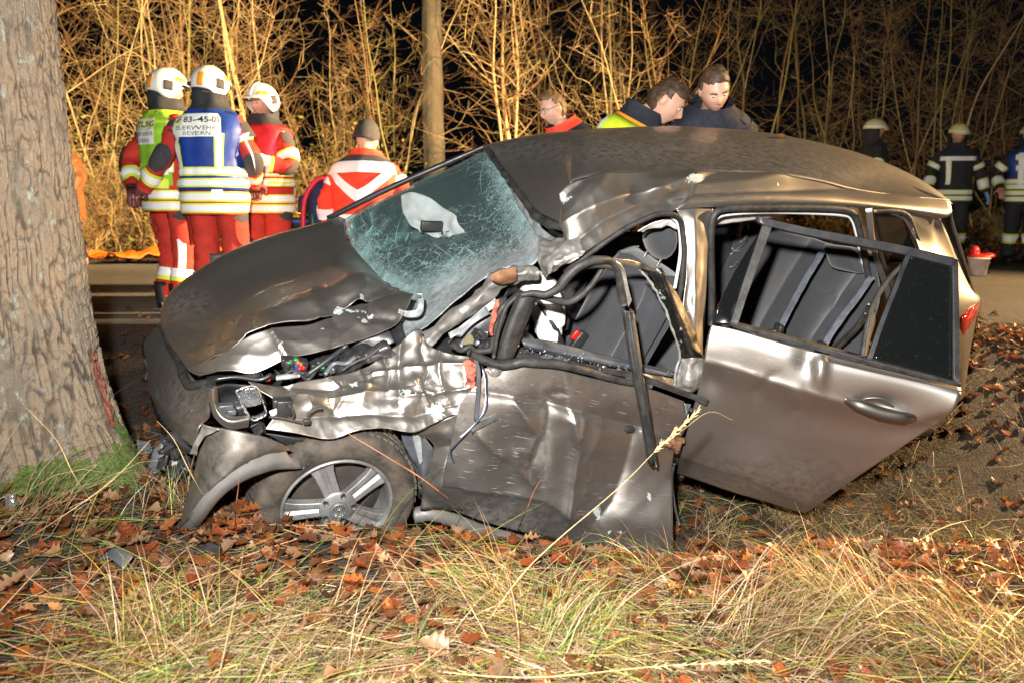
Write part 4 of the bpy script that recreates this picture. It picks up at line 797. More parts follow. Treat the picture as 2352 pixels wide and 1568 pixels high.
patch('bonnet_folded_edge', fl_, M_PAINT, car, 18, d_fl, .004, blobs((*cB(1160, 310), 30, 20, 1, .5), (*cB(1290, 330), 26, 28, 1, .5), (*cB(810, 520), 16, 22, 1, .66), (*cB(1080, 400), 60, 10, 1, .42), (*cB(1300, 400), 70, 20, 0, .3)))
for k, (pts_, r_) in enumerate((([(840, 690), (900, 650), (960, 690), (1010, 640)], .007), ([(780, 640), (820, 670), (870, 640), (940, 655)], .005), ([(1060, 660), (1110, 600), (1180, 600), (1230, 560)], .009), ([(1150, 640), (1230, 590), (1300, 560), (1380, 500)], .006), ([(430, 690), (560, 675), (690, 690), (760, 660)], .008))): tube('engine_hose', [S(cB(*p), .17) for p in pts_], r_, (M_PLAST, M_RUB, M_GREYPL, M_RUB, M_PLAST)[k], car)
# hinge bracket behind the bonnet corner
patch('bonnet_hinge', [[S(cB(*p), .46) for p in ((1572, 212), (1582, 265), (1565, 300), (1520, 308), (1475, 296))], [S(cB(*p), .45) for p in ((1603, 214), (1612, 290), (1590, 338), (1525, 345), (1468, 318))]], M_ZINC, car, 6, lambda G, q: .004*noise(G, 40), .006)
mb = MB(); mb.ball(S(cB(1588, 226), .44), .008); mb.build('hinge_bolt', M_GREYPL, car)
# --- crumpled front wing
wg = [
 [((630, 700), .10), ((790, 722), .18), ((950, 690), .24), ((1150, 660), .28), ((1310, 605), .32), ((1440, 510), .36), ((1585, 405), .40), ((1660, 505), .32), ((1760, 545), .24), ((1870, 560), .16)],
 [((690, 745), .05), ((830, 770), .11), ((980, 760), .16), ((1150, 735), .19), ((1310, 690), .22), ((1450, 640), .24), ((1590, 590), .24), ((1680, 620), .20), ((1770, 640), .16), ((1870, 660), .10)],
 [((770, 800), .0), ((890, 830), .04), ((1010, 830), .07), ((1160, 815), .09), ((1310, 790), .11), ((1460, 750), .12), ((1590, 720), .12), ((1690, 730), .11), ((1780, 740), .09), ((1870, 760), .05)],
 [((780, 880), -.03), ((900, 900), -.01), ((1030, 910), .0), ((1170, 890), .01), ((1320, 870), .02), ((1470, 850), .02), ((1600, 830), .03), ((1690, 830), .03), ((1770, 830), .02), ((1830, 840), .01)],
 [((722, 968), -.06), ((900, 990), -.08), ((1090, 1022), -.09), ((1240, 975), -.07), ((1390, 962), -.06), ((1550, 985), -.07), ((1650, 945), -.04), ((1720, 910), -.02), ((1770, 890), .0), ((1810, 880), .0)]]
def d_wg(G, q):
    x = (q[..., 0]-cB(700, 0)[0])/(cB(1870, 0)[0]-cB(700, 0)[0]); x = np.clip(x, 0, 1)
    d = (crush(G, 8, .024, 8)+crush(G, 19, .005, 2)+.008*noise(G, 5, 5))*(.12+.88*x)
    for ln, am_, w1, w2 in (([(1330, 650), (1500, 625), (1700, 605), (1860, 600)], .016, 12, 6), ([(1500, 785), (1650, 772), (1850, 742)], .018, 8, 14), ([(1100, 700), (1160, 745), (1230, 700), (1300, 720)], .014, 7, 12), ([(870, 760), (960, 790), (975, 850)], .010, 12, 8),
            ([(1620, 430), (1600, 520), (1640, 640), (1600, 760)], -.016, 8, 12), ([(1700, 500), (1690, 640), (1720, 760)], .014, 7, 11), ([(1080, 820), (1110, 865), (1150, 805)], -.012, 7, 10), ([(1560, 700), (1640, 830), (1700, 870)], .014, 6, 12), ([(1380, 560), (1420, 650), (1400, 740)], -.014, 8, 10), ([(1250, 640), (1290, 720), (1270, 800)], .012, 8, 10)): d = d+fold(q, [cB(*p) for p in ln], am_, w1, w2)
    d += fold(q, [cB(860, 730), cB(1100, 740), cB(1300, 690)], -.018, 12, 22)+fold(q, [cB(900, 790), cB(1100, 800), cB(1480, 740)], .018, 20, 14)
    d += fold(q, [cB(1480, 480), cB(1470, 620), cB(1480, 800)], -.020, 14, 12)+fold(q, [cB(980, 900), cB(1280, 880), cB(1560, 900), cB(1800, 830)], -.016, 12, 26)
    return d+dent(q, cB(1000, 860), (40, 22), .014)
patch('crushed_wing', [[S(cB(*p), y*.58) for p, y in r] for r in wg], M_PAINT, car, 20, d_wg, .003, blobs((*cB(1690, 870), 40, 26, 1, .62), (*cB(830, 712), 26, 10, 1, .6), (*cB(1490, 850), 10, 32, 1, .55), (*cB(1560, 760), 60, 40, 1, .36), (*cB(1200, 720), 70, 14, 1, .40), (*cB(1650, 700), 80, 70, 0, .5)))
patch('bark_smear', [[S(cB(*p), .06) for p in ((1830, 590), (1870, 575), (1905, 600))], [S(cB(*p), .04) for p in ((1845, 650), (1880, 650), (1900, 690))], [S(cB(*p), .03) for p in ((1850, 740), (1870, 740), (1895, 745))]], M_RED, car, 12, lambda G, q: .012*fbm(G, 30, 3), .004)
# wing behind the wheel, inner arch pieces, sill
patch('wing_rear_flank', [[S(cB(*p), y) for p, y in r] for r in (
    [((1560, 985), .02), ((1700, 930), .02), ((1810, 880), .0), ((1860, 820), .0)], [((1640, 1040), .05), ((1720, 1030), .02), ((1790, 1000), .0), ((1830, 960), .0)],
    [((1660, 1120), .07), ((1720, 1110), .03), ((1760, 1100), .01), ((1800, 1090), .01)], [((1620, 1260), .07), ((1680, 1240), .03), ((1720, 1230), .01), ((1760, 1220), .01)], [((1590, 1420), .05), ((1660, 1415), .03), ((1730, 1425), .02), ((1770, 1430), .02)])],
    M_PAINT, car, 10, lambda G, q: crush(G, 7, .03, 3)+fold(q, [cB(1650, 1080), cB(1780, 1075)], -.015, 8, 20), .003, blobs((*cB(1700, 1200), 50, 90, 0, .3)))
patch('inner_arch_panel', [[S(cB(*p), .10) for p in ((1480, 985), (1500, 1060), (1570, 1180), (1585, 1280))], [S(cB(*p), .07) for p in ((1545, 975), (1580, 1040), (1610, 1150), (1610, 1300))], [S(cB(*p), .09) for p in ((1590, 970), (1640, 1040), (1665, 1110), (1620, 1290))]], M_GREYPL, car, 8, lambda G, q: .006*noise(G, 20), .004)
patch('torn_inner_strip', [[S(cB(*p), .06) for p in ((1545, 980), (1560, 1060), (1590, 1170))], [S(cB(*p), .055) for p in ((1585, 975), (1600, 1050), (1605, 1150))]], M_ZINC, car, 8, lambda G, q: .006*noise(G, 25), .003)
mb = MB(); mb.tube([S(cB(1560, 1448), .12), S(cB(1700, 1445), .10), S(cC(700, 1330), .12), S(cC(1600, 1290), .2)], .035, 8, 4); mb.build('sill', M_CLAD, car)
# --- wheel arch corner piece, torn off the bumper, with its wide cladding band
pc = [
 [((430, 955), -.08), ((560, 975), -.12), ((700, 1002), -.12), ((800, 1040), -.10), ((870, 1082), -.07)],
 [((380, 1040), -.06), ((500, 1060), -.14), ((620, 1080), -.16), ((720, 1090), -.14), ((835, 1090), -.09)],
 [((335, 1150), -.04), ((440, 1160), -.14), ((540, 1170), -.17), ((640, 1140), -.16), ((730, 1112), -.13)],
 [((300, 1300), -.02), ((360, 1290), -.12), ((430, 1270), -.16), ((500, 1230), -.17), ((570, 1180), -.16)],
 [((255, 1470), .0), ((285, 1445), -.08), ((330, 1400), -.13), ((380, 1345), -.15), ((420, 1300), -.16)],
 [((235, 1530), .0), ((255, 1510), -.06), ((275, 1490), -.09), ((295, 1465), -.12), ((310, 1440), -.13)]]
patch('wheel_arch_corner', [[S(cB(*p), y) for p, y in r] for r in pc], M_PAINTM, car, 10, lambda G, q: .004*noise(G, 8)+.0015*noise(G, 40), .004, blobs((*cB(450, 1080), 110, 60, 2, .6), (*cB(300, 1350), 60, 90, 2, .9), (*cB(640, 1080), 90, 40, 2, .3), (*cB(700, 1040), 50, 15, 0, .5)))
bnd = [((240, 1545), -.02), ((310, 1435), -.13), ((420, 1295), -.16), ((570, 1177), -.16), ((730, 1108), -.13), ((838, 1086), -.09)]
bn2 = [((330, 1550), .0), ((400, 1445), -.10), ((510, 1320), -.13), ((640, 1240), -.13), ((780, 1195), -.10), ((925, 1188), -.05)]
b1_ = [S(cB(*p), y) for p, y in bnd]; b2_ = [S(cB(*p), y) for p, y in bn2]
patch('arch_cladding', [b1_, [(a+b)/2-FL*.018 for a, b in zip(b1_, b2_)], b2_, [p+FL*.06+FU*.01 for p in b2_]], M_CLAD, car, 10, lambda G, q: .0015*noise(G, 30), .004)
patch('bumper_split_edge', [[S(cM(*p), y) for p, y in r] for r in ([((430, 975), -.09), ((400, 1060), -.07), ((370, 1130), -.05)], [((520, 1005), -.13), ((440, 1040), -.10), ((405, 1140), -.07)])], M_BARE, car, 8, lambda G, q: .008*noise(G, 30), .003)
# arch liner pieces round the wheel
patch('arch_liner', [[S(cB(*p), .03) for p in ((720, 1000), (900, 1015), (1060, 1040))], [S(cB(*p), .05) for p in ((850, 1060), (960, 1080), (1055, 1098))], [S(cB(*p), .0) for p in ((900, 1150), (950, 1140), (1000, 1120))], [S(cB(*p), -.02) for p in ((930, 1195), (945, 1185), (960, 1160))]], M_PLAST, car, 8, lambda G, q: .008*noise(G, 18), .004)
patch('arch_liner', [[S(cB(*p), .05) for p in ((860, 1090), (930, 1110), (955, 1100))], [S(cB(*p), .02) for p in ((715, 1230), (800, 1220), (900, 1180))], [S(cB(*p), .02) for p in ((735, 1320), (780, 1290), (860, 1200))]], M_GREYPL, car, 8, lambda G, q: .01*noise(G, 14), .004)
patch('arch_liner', [[S(cB(*p), .35) for p in ((500, 1290), (640, 1180), (900, 1060), (1300, 1000), (1600, 1000))], [S(cB(*p), .45) for p in ((560, 1500), (700, 1400), (900, 1300), (1300, 1250), (1620, 1300))]], M_RUB, car, 6, lambda G, q: .02*noise(G, 12), .004)
# --- front bumper skin facing the tree, and its lower black grille
fb = [
 [((214, 442), 1.30), ((255, 535), 1.08), ((325, 650), .78), ((400, 745), .48), ((470, 775), .26)],
 [((132, 525), 1.34), ((215, 625), 1.02), ((300, 735), .70), ((390, 825), .36), ((474, 850), .12)],
 [((128, 635), 1.30), ((200, 735), .98), ((280, 825), .64), ((370, 895), .28), ((470, 930), .02)],
 [((148, 740), 1.22), ((205, 850), .92), ((270, 915), .58), ((345, 955), .22), ((420, 985), -.04)],
 [((180, 860), 1.12), ((225, 960), .84), ((280, 1010), .52), ((330, 1050), .20), ((385, 1090), -.02)]]
def d_fb(G, q): return fold(q, [cM(165, 790), cM(260, 920), cM(350, 985)], .014, 8, 16)+fold(q, [cM(240, 600), cM(330, 760), cM(440, 790)], -.012, 8, 14)+.006*noise(G, 10)+.003*noise(G, 34)
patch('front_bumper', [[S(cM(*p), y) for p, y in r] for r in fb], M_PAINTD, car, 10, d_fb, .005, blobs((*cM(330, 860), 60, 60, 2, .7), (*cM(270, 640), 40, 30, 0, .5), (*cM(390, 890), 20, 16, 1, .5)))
patch('lower_grille', [[S(cM(*p), y) for p, y in r] for r in ([((126, 620), 1.28), ((150, 760), 1.20), ((185, 900), 1.08), ((235, 1010), .90)], [((155, 730), 1.20), ((195, 850), 1.05), ((240, 970), .82), ((330, 1070), .42)], [((190, 900), 1.1), ((215, 960), 1.0), ((245, 1050), .80), ((300, 1130), .5)])], M_PLAST, car, 10, lambda G, q: .01*noise(G, 16), .01)
patch('bumper_fragment', [[S(cM(*p), .55) for p in ((180, 1100), (230, 1050), (255, 1080))], [S(cM(*p), .5) for p in ((150, 1180), (200, 1150), (240, 1140))], [S(cM(*p), .45) for p in ((160, 1230), (190, 1235), (220, 1220))]], M_GREYPL, car, 8, lambda G, q: .008*noise(G, 25), .006)
patch('bumper_fragment', [[S(cM(*p), .75) for p in ((90, 1050), (120, 1060), (160, 1065))], [S(cM(*p), .7) for p in ((100, 1120), (140, 1140), (165, 1110))]], M_GREYPL, car, 8, lambda G, q: .006*noise(G, 25), .006)
mb = MB(); rs = random.Random(3)
for k in range(26):
    p = S(cM(rs.uniform(230, 380), rs.uniform(1040, 1240)), rs.uniform(.2, .6)); mb.box(p, (rs.uniform(.03, .12), rs.uniform(.02, .05), rs.uniform(.01, .04)), np.linalg.qr(np.array([[rs.gauss(0, 1) for _ in range(3)] for _ in range(3)]))[0])
mb.build('bumper_core', M_PLAST, car, bevel=.003)
tube('bonnet_seal', [S(cM(*p), y) for p, y in (((215, 445), 1.25), ((260, 560), 1.0), ((320, 650), .72), ((335, 720), .60), ((370, 770), .48), ((420, 760), .42), ((480, 750), .36), ((600, 735), .26), ((750, 715), .2))], [.012, .014, .018, .02, .018, .016, .014, .012, .01], M_RUB, car, 8, 5)
# --- headlamp: bowl, bezel, reflector, bulbs, wiring
hl = thing_part = None
ring = [((468, 790), .06), ((520, 768), .10), ((620, 762), .12), ((720, 770), .12), ((775, 830), .08), ((780, 900), .02), ((740, 960), -.02), ((660, 985), -.04), ((560, 975), -.04), ((495, 920), -.02), ((470, 850), .02), ((468, 790), .06)]
house = patch('headlamp', [[S(cM(*p), y) for p, y in r] for r in ([((480, 790), .10), ((560, 768), .14), ((660, 768), .15), ((740, 790), .12)], [((485, 850), .12), ((570, 850), .22), ((660, 850), .22), ((770, 860), .1)], [((500, 920), .06), ((580, 930), .14), ((670, 930), .14), ((760, 920), .05)], [((540, 975), .0), ((600, 985), .02), ((680, 985), .02), ((740, 960), .02)])], M_PLAST, car, 8, lambda G, q: .006*noise(G, 25), .006)
bz = patch('lamp_bezel', [[S(cM(*p), y) for p, y in r] for r in ([((465, 800), .05), ((480, 880), .0), ((510, 950), -.04), ((580, 1000), -.06), ((680, 990), -.05)], [((490, 780), .04), ((505, 870), -.02), ((545, 930), -.05), ((600, 950), -.06), ((690, 935), -.05)], [((515, 770), .1), ((525, 860), .08), ((560, 910), .05), ((610, 930), .04), ((690, 925), .04)])], M_PAINT, house, 10, None, .004)
rf = patch('reflector', [[S(cM(*p), y) for p, y in r] for r in ([((618, 805), -.01), ((665, 788), -.01), ((715, 780), -.01)], [((635, 860), .05), ((690, 850), .06), ((745, 850), .0)], [((668, 915), .05), ((715, 905), .06), ((765, 890), .0)], [((700, 945), -.01), ((735, 938), -.02), ((770, 920), -.02)])], M_CHROME, house, 10, lambda G, q: .004*noise(G, 50), .004)
patch('lamp_glass', [[S(cM(*p), -.03) for p in ((614, 800), (665, 782), (722, 776))], [S(cM(*p), -.05) for p in ((655, 870), (705, 862), (752, 850))], [S(cM(*p), -.03) for p in ((700, 950), (735, 942), (774, 918))]], M_LENS, house, 8, None, .003)
tube('lamp_rim', [S(cM(*p), -.03) for p in ((614, 800), (655, 780), (722, 776), (752, 850), (774, 918), (735, 944), (700, 950), (655, 870), (614, 800))], .004, M_CHROME, house, 6, 4)
mb = MB(); mb.box(S(cM(560, 885), .06), (.05, .03, .03), CAX); mb.box(S(cM(590, 905), .05), (.03, .03, .02), CAX); mb.build('lamp_module', M_GREYPL, house, bevel=.004)
mb = MB(); mb.tube([S(cM(800, 920), -.03), S(cM(835, 900), -.03)], [.013, .009]); mb.build('bulb_socket', M_WHITEPL, house)
mb = MB(); mb.box(S(cM(868, 880), -.03), (.05, .04, .06), CAX); mb.box(S(cM(840, 858), -.02), (.04, .03, .03), CAX); mb.build('plug_connector', M_PLAST, house, bevel=.004)
tube('lamp_wire', [S(cM(*p), -.05) for p in ((790, 935), (850, 940), (900, 950), (950, 962), (990, 960), (1000, 920), (1035, 895), (1070, 888))], .005, M_RUB, house)
tube('lamp_wire', [S(cM(*p), -.05) for p in ((880, 870), (905, 885), (920, 925), (905, 950))], .006, M_RUB, house)
mb = MB(); mb.box(S(cM(990, 960), -.055), (.025, .015, .02), CAX); mb.build('wire_clip', M_PLAST, house, bevel=.003)
mb = MB()
for k in range(14): mb.box(S(cM(rs.uniform(560, 760), rs.uniform(960, 1010)), rs.uniform(.0, .05)), (rs.uniform(.02, .06), .03, rs.uniform(.01, .03)), np.linalg.qr(np.array([[rs.gauss(0, 1) for _ in range(3)] for _ in range(3)]))[0])
mb.build('lamp_mount', M_PLAST, house, bevel=.003)
# --- engine bay under the bonnet
patch('engine_bay', [[S(cB(*p), .60) for p in ((380, 640), (700, 640), (1000, 520), (1300, 420), (1500, 340))], [S(cB(*p), .35) for p in ((400, 720), (700, 720), (1000, 680), (1300, 620), (1500, 480))], [S(cB(*p), .2) for p in ((440, 900), (700, 800), (1000, 760), (1300, 720), (1500, 640))]], M_PLAST, car, 8, lambda G, q: .03*noise(G, 9)+.01*noise(G, 25), .004)
def chips(name, mat, spots, y, d):
    mb = MB()
    for (a, b) in spots: mb.box(S(cB(a, b), y), d, np.array([FA, FL, FU])+0.0)
    return mb.build(name, mat, car, bevel=.002)
mb = MB()
for k in range(30): mb.box(S(cB(rs.uniform(820, 1090), rs.uniform(585, 650)), rs.uniform(.22, .3)), (rs.uniform(.015, .05), .04, rs.uniform(.015, .04)), CAX)
mb.build('fuse_box', M_PLAST, car, bevel=.003)
chips('green_fuse', M_GREENPL, [(895, 577), (858, 592), (1045, 620), (1040, 612)], .21, (.014, .02, .008)); chips('blue_fuse', M_BLUEPL, [(895, 612), (897, 628)], .21, (.011, .03, .016))
chips('red_fuse', M_REDPL, [(915, 622), (935, 618), (742, 680)], .21, (.011, .03, .013)); chips('orange_fuse', M_ORANPL, [(905, 590), (921, 600)], .21, (.01, .03, .012))
tube('support_strut', [S(cB(945, 672), .18), S(cB(1060, 590), .2), S(cB(1180, 500), .24)], .010, M_PLAST, car)
patch('strut_tower', [[S(cB(*p), .26) for p in ((1090, 600), (1180, 520), (1290, 480), (1400, 470))], [S(cB(*p), .18) for p in ((1080, 640), (1180, 580), (1300, 550), (1420, 500))], [S(cB(*p), .2) for p in ((1090, 665), (1200, 650), (1320, 590), (1440, 520))]], M_PLAST, car, 12, lambda G, q: crush(G, 14, .05, 4), .003)
patch('scuttle_plastic', [[S(cB(*p), .34) for p in ((1180, 520), (1250, 480), (1340, 450), (1420, 420))], [S(cB(*p), .30) for p in ((1200, 560), (1280, 560), (1380, 520), (1450, 480))]], M_PLAST, car, 10, lambda G, q: .02*noise(G, 14), .003)
mb = MB(); mb.tube([S(cB(790, 680), .12), S(cB(850, 672), .11), S(cB(910, 668), .12)], [.016, .018, .012], 8, 4, .6); mb.build('wing_bracket', M_ZINC, car)
# --- torn scuttle, front pillar foot and dash end
patch('torn_pillar_foot', [[S(cN(*p), y) for p, y in r] for r in (
    [((-430, 1035), .42), ((-120, 800), .36), ((100, 620), .34), ((280, 440), .30), ((420, 375), .28), ((560, 360), .26), ((690, 400), .22)],
    [((-340, 1060), .36), ((-60, 830), .30), ((120, 700), .26), ((300, 520), .22), ((430, 460), .20), ((560, 440), .20), ((700, 440), .2)],
    [((-250, 1090), .34), ((-20, 880), .30), ((150, 800), .28), ((290, 680), .26), ((380, 560), .26), ((520, 520), .24), ((700, 480), .22)])], M_BARE, car, 12,
    lambda G, q: crush(G, 11, .035, 6), .003)
patch('bark_smear', [[S(cN(*p), .16) for p in ((270, 460), (370, 410), (500, 385))], [S(cN(*p), .15) for p in ((290, 510), (400, 475), (505, 450))], [S(cN(*p), .18) for p in ((380, 545), (440, 530), (505, 510))]], M_RUST, car, 10, lambda G, q: .004*noise(G, 25), .003)
patch('bark_smear', [[S(cN(*p), .10) for p in ((310, 680), (350, 670))], [S(cN(*p), .09) for p in ((285, 800), (330, 800))], [S(cN(*p), .08) for p in ((262, 920), (300, 930))], [S(cN(*p), .08) for p in ((275, 1000), (295, 1000))]], M_RED, car, 10, lambda G, q: .008*fbm(G, 40, 3), .003)
patch('torn_wing_mount', [[S(cN(*p), .22) for p in ((-100, 980), (40, 880), (200, 740), (310, 660))], [S(cN(*p), .2) for p in ((-80, 1030), (60, 930), (220, 800), (330, 720))]], M_ZINC, car, 12, lambda G, q: .014*noise(G, 20), .003)
patch('dash_end_panel', [[S(cN(*p), .30) for p in ((-60, 1020), (80, 860), (300, 690), (420, 640))], [S(cN(*p), .26) for p in ((-30, 1080), (90, 960), (280, 880), (420, 860))], [S(cN(*p), .24) for p in ((-10, 1130), (80, 1080), (260, 1080), (420, 1080))]], M_PLAST, car, 10, lambda G, q: .012*noise(G, 14), .004)
patch('dash_end_trim', [[S(cN(*p), .2) for p in ((-40, 1000), (80, 880), (230, 740))], [S(cN(*p), .19) for p in ((10, 1010), (110, 900), (270, 800))]], M_GREYPL, car, 8, None, .006)
patch('insulation_pad', [[S(cN(*p), .2) for p in ((60, 990), (150, 960), (220, 1000))], [S(cN(*p), .19) for p in ((20, 1080), (110, 1070), (220, 1090))]], pbr('olive_felt', (.14, .125, .07), .9, bump=.6, bscale=90), car, 8, lambda G, q: .006*noise(G, 30), .006)
mb = MB()
for k in range(16): mb.box(S(cN(rs.uniform(150, 260), rs.uniform(970, 1090)), rs.uniform(.16, .2)), (rs.uniform(.02, .06), .02, rs.uniform(.01, .05)), np.linalg.qr(np.array([[rs.gauss(0, 1) for _ in range(3)] for _ in range(3)]))[0])
mb.build('broken_switch_panel', M_PLAST, car, bevel=.002)
tube('torn_seal', [S(cN(*p), .13) for p in ((-90, 1050), (10, 1120), (90, 1090), (140, 1130), (260, 1120), (290, 1080), (310, 950), (350, 780), (450, 690), (540, 610))], [.012, .012, .01, .012, .014, .014, .014, .013, .013, .013], M_RUB, car, 8, 5)
# torn window frame of the front door: post, big bent seal loop, strips
patch('door_corner_post', [[S(cN(*p), .02) for p in ((520, 610), (440, 800), (370, 1000), (330, 1200))], [S(cN(*p), -.02) for p in ((600, 640), (510, 820), (440, 1010), (390, 1210))], [S(cN(*p), .0) for p in ((690, 660), (620, 830), (540, 1030), (480, 1190))]], M_RUB, car, 8,
      lambda G, q: fold(q, [cN(560, 640), cN(470, 840), cN(400, 1050), cN(350, 1200)], .010, 6, 8)+fold(q, [cN(640, 660), cN(560, 850), cN(480, 1050)], .010, 5, 6), .014)
tube('window_guide', [S(cN(*p), .05) for p in ((510, 640), (420, 730), (370, 850), (330, 1000), (300, 1180))], .012, M_RUB, car, 8, 5, .7)
tube('bent_window_seal', [S(cN(*p), y) for p, y in (((545, 630), -.02), ((640, 615), -.03), ((760, 630), -.04), ((860, 580), -.05), ((950, 480), -.06), ((1060, 380), -.07), ((1180, 330), -.07), ((1300, 325), -.06), ((1375, 370), -.06), ((1410, 470), -.06), ((1430, 590), -.06), ((1455, 720), -.06))],
     [.014, .016, .018, .020, .022, .022, .020, .017, .015, .015, .017, .015], M_RUB, car, 10, 6, .8, disp=lambda V: .004*np.stack([noise(V, 22, k) for k in (1, 2, 3)], -1))
tube('bent_window_seal', [S(cN(*p), .0) for p in ((590, 650), (720, 650), (850, 680), (960, 695), (1060, 650), (1160, 560), (1230, 460), (1280, 380))], [.010, .012, .014, .014, .014, .012, .011, .010], M_RUB, car, 8, 6)
tube('bent_window_seal', [S(cN(*p), -.03) for p in ((900, 600), (1000, 460), (1120, 385), (1280, 375), (1370, 405))], .010, M_RUB, car, 8, 6)
patch('torn_frame_strip', [[S(cN(*p), -.05) for p in ((1390, 330), (1430, 430), (1470, 600), (1500, 750))], [S(cN(*p), -.06) for p in ((1425, 350), (1465, 440), (1500, 570), (1530, 690))]], M_BARE, car, 10, lambda G, q: .006*noise(G, 30), .004)
patch('torn_frame_strip', [[S(cN(*p), y) for p, y in r] for r in ([((1380, 310), -.03), ((1500, 320), .0), ((1600, 345), .02), ((1690, 380), .03), ((1770, 400), .03)], [((1390, 345), -.03), ((1520, 375), .0), ((1620, 400), .02), ((1690, 420), .03), ((1760, 430), .03)])], M_PAINT, car, 10, lambda G, q: .008*noise(G, 20), .004)
tf = [[((1600, 400), .06), ((1770, 395), .03), ((1800, 430), .06)], [((1690, 480), .05), ((1820, 470), .01), ((1880, 510), .04)], [((1760, 620), .05), ((1860, 600), .0), ((1950, 640), .03)],
      [((1820, 740), .05), ((1920, 730), -.01), ((2020, 790), .02)], [((1880, 900), .04), ((1990, 900), -.02), ((2090, 950), .01)], [((1930, 1040), .03), ((2040, 1040), -.03), ((2140, 1090), .0)], [((1960, 1190), .02), ((2080, 1180), -.04), ((2180, 1190), -.01)]]
def d_tf(G, q): return fold(q, [cN(1790, 440), cN(1880, 680), cN(1970, 930), cN(2060, 1180)], .007, 5, 5)+fold(q, [cN(1850, 460), cN(1960, 740), cN(2090, 1050)], -.006, 5, 5)+.008*noise(G, 22)
M_TORNF = paint_mat('torn_black_frame', (.06, .058, .056), .45, .8)
patch('torn_rear_frame', [[S(cN(*p), y) for p, y in r] for r in tf], M_TORNF, car, 10, d_tf, .004, blobs((*cN(1800, 650), 14, 60, 1, .55), (*cN(1950, 1100), 14, 60, 1, .5), (*cN(2000, 900), 40, 60, 0, .3)))
patch('torn_rear_frame', [[S(cN(*p), y) for p, y in r] for r in ([((1955, 1200), .01), ((2080, 1190), -.04), ((2180, 1195), -.02)], [((1930, 1330), .0), ((2060, 1320), -.05), ((2170, 1320), -.03)], [((1900, 1440), .0), ((2030, 1440), -.06), ((2130, 1450), -.04)], [((1960, 1520), .0), ((2040, 1510), -.04), ((2080, 1510), -.02)])], M_BARE, car, 12, lambda G, q: crush(G, 14, .025, 2), .004)
tube('torn_frame_edge', [S(cN(*p), -.03) for p in ((1600, 405), (1700, 520), (1760, 640), (1830, 760), (1880, 920), (1930, 1050), (1960, 1190), (1925, 1290), (1905, 1430))], [.003, .005, .004, .006, .004, .005, .006, .007, .004], M_ZINC, car, 6, 6, disp=lambda V: .005*np.stack([noise(V, 45, k) for k in (1, 2, 3)], -1))
# long black channel hanging down over the front door
chn = [((1490, 745), -.10), ((1560, 1000), -.14), ((1590, 1240), -.17)]
pa = [S(cC(1335, -5), -.09), S(cC(1375, 260), -.15), S(cC(1430, 560), -.20), S(cC(1495, 915), -.22)]; pb = [S(cC(1390, -5), -.09), S(cC(1430, 260), -.15), S(cC(1480, 560), -.20), S(cC(1530, 890), -.22)]
pm = [(a+b)/2-FL*.012 for a, b in zip(pa, pb)]; pa2 = [p-FA*-.0+FL*.0 for p in pa]
patch('hanging_channel', [[p+FL*.03 for p in pa], pa, [a*.6+b*.4 for a, b in zip(pa, pb)], [a*.4+b*.6-FL*.006 for a, b in zip(pa, pb)], pb, [p+FL*.03 for p in pb]], M_RUB, car, 6, lambda G, q: .003*noise(G, 20), .004, curve=False)
tube('hanging_channel_edge', pm, .006, M_PLAST, car, 6, 5)
# belt rails along the top of the front door
patch('belt_rail', [[S(cN(*p), .06) for p in ((545, 1010), (800, 1040), (1000, 1090), (1250, 1150), (1600, 1240), (1910, 1310))], [S(cN(*p), .03) for p in ((560, 1060), (800, 1110), (1000, 1160), (1250, 1220), (1600, 1290), (1900, 1350))], [S(cN(*p), .05) for p in ((570, 1100), (800, 1160), (1000, 1200), (1250, 1250), (1600, 1310), (1860, 1360))]], M_GREYPL, car, 8, lambda G, q: fold(q, [cN(560, 1060), cN(1000, 1160), cN(1900, 1340)], .008, 5, 5)+.003*noise(G, 20), .008)
patch('door_inner_shell', [[S(cN(*p), .10) for p in ((500, 1080), (900, 1180), (1300, 1270), (1700, 1330), (2000, 1380))], [S(cN(*p), .06) for p in ((480, 1210), (900, 1260), (1300, 1350), (1700, 1430), (2000, 1480))]], M_PLAST, car, 10, lambda G, q: .008*noise(G, 16), .006)
mb = MB()
for k in range(22):
    x = rs.uniform(620, 1450); mb.box(S(cN(x, 1150+(x-600)*.22+rs.uniform(-15, 25)), .05), (rs.uniform(.01, .04), .02, rs.uniform(.008, .02)), CAX)
mb.build('door_clips', M_GREYPL, car, bevel=.002); chips('door_chip', M_ORANPL, [], .05, (.02, .02, .01)) if 0 else None
tube('belt_seal', [S(cN(*p), y) for p, y in (((80, 1150), -.03), ((180, 1195), -.03), ((330, 1250), -.04), ((450, 1245), -.04), ((600, 1225), -.05), ((900, 1250), -.05), ((1150, 1310), -.05), ((1400, 1385), -.05), ((1700, 1440), -.05))], [.016, .018, .020, .021, .021, .021, .018, .016, .014], M_RUB, car, 10, 5, .9, disp=lambda V: .003*np.stack([noise(V, 25, k) for k in (1, 2, 3)], -1))
patch('belt_strip', [[S(cC(*p), y) for p, y in r] for r in ([((1200, 330), -.05), ((1400, 360), -.05), ((1560, 420), -.06), ((1700, 475), -.08), ((1835, 525), -.12)], [((1200, 355), -.05), ((1400, 400), -.05), ((1550, 450), -.06), ((1700, 505), -.08), ((1820, 555), -.12)])], M_RUB, car, 8, lambda G, q: .004*noise(G, 24), .012)
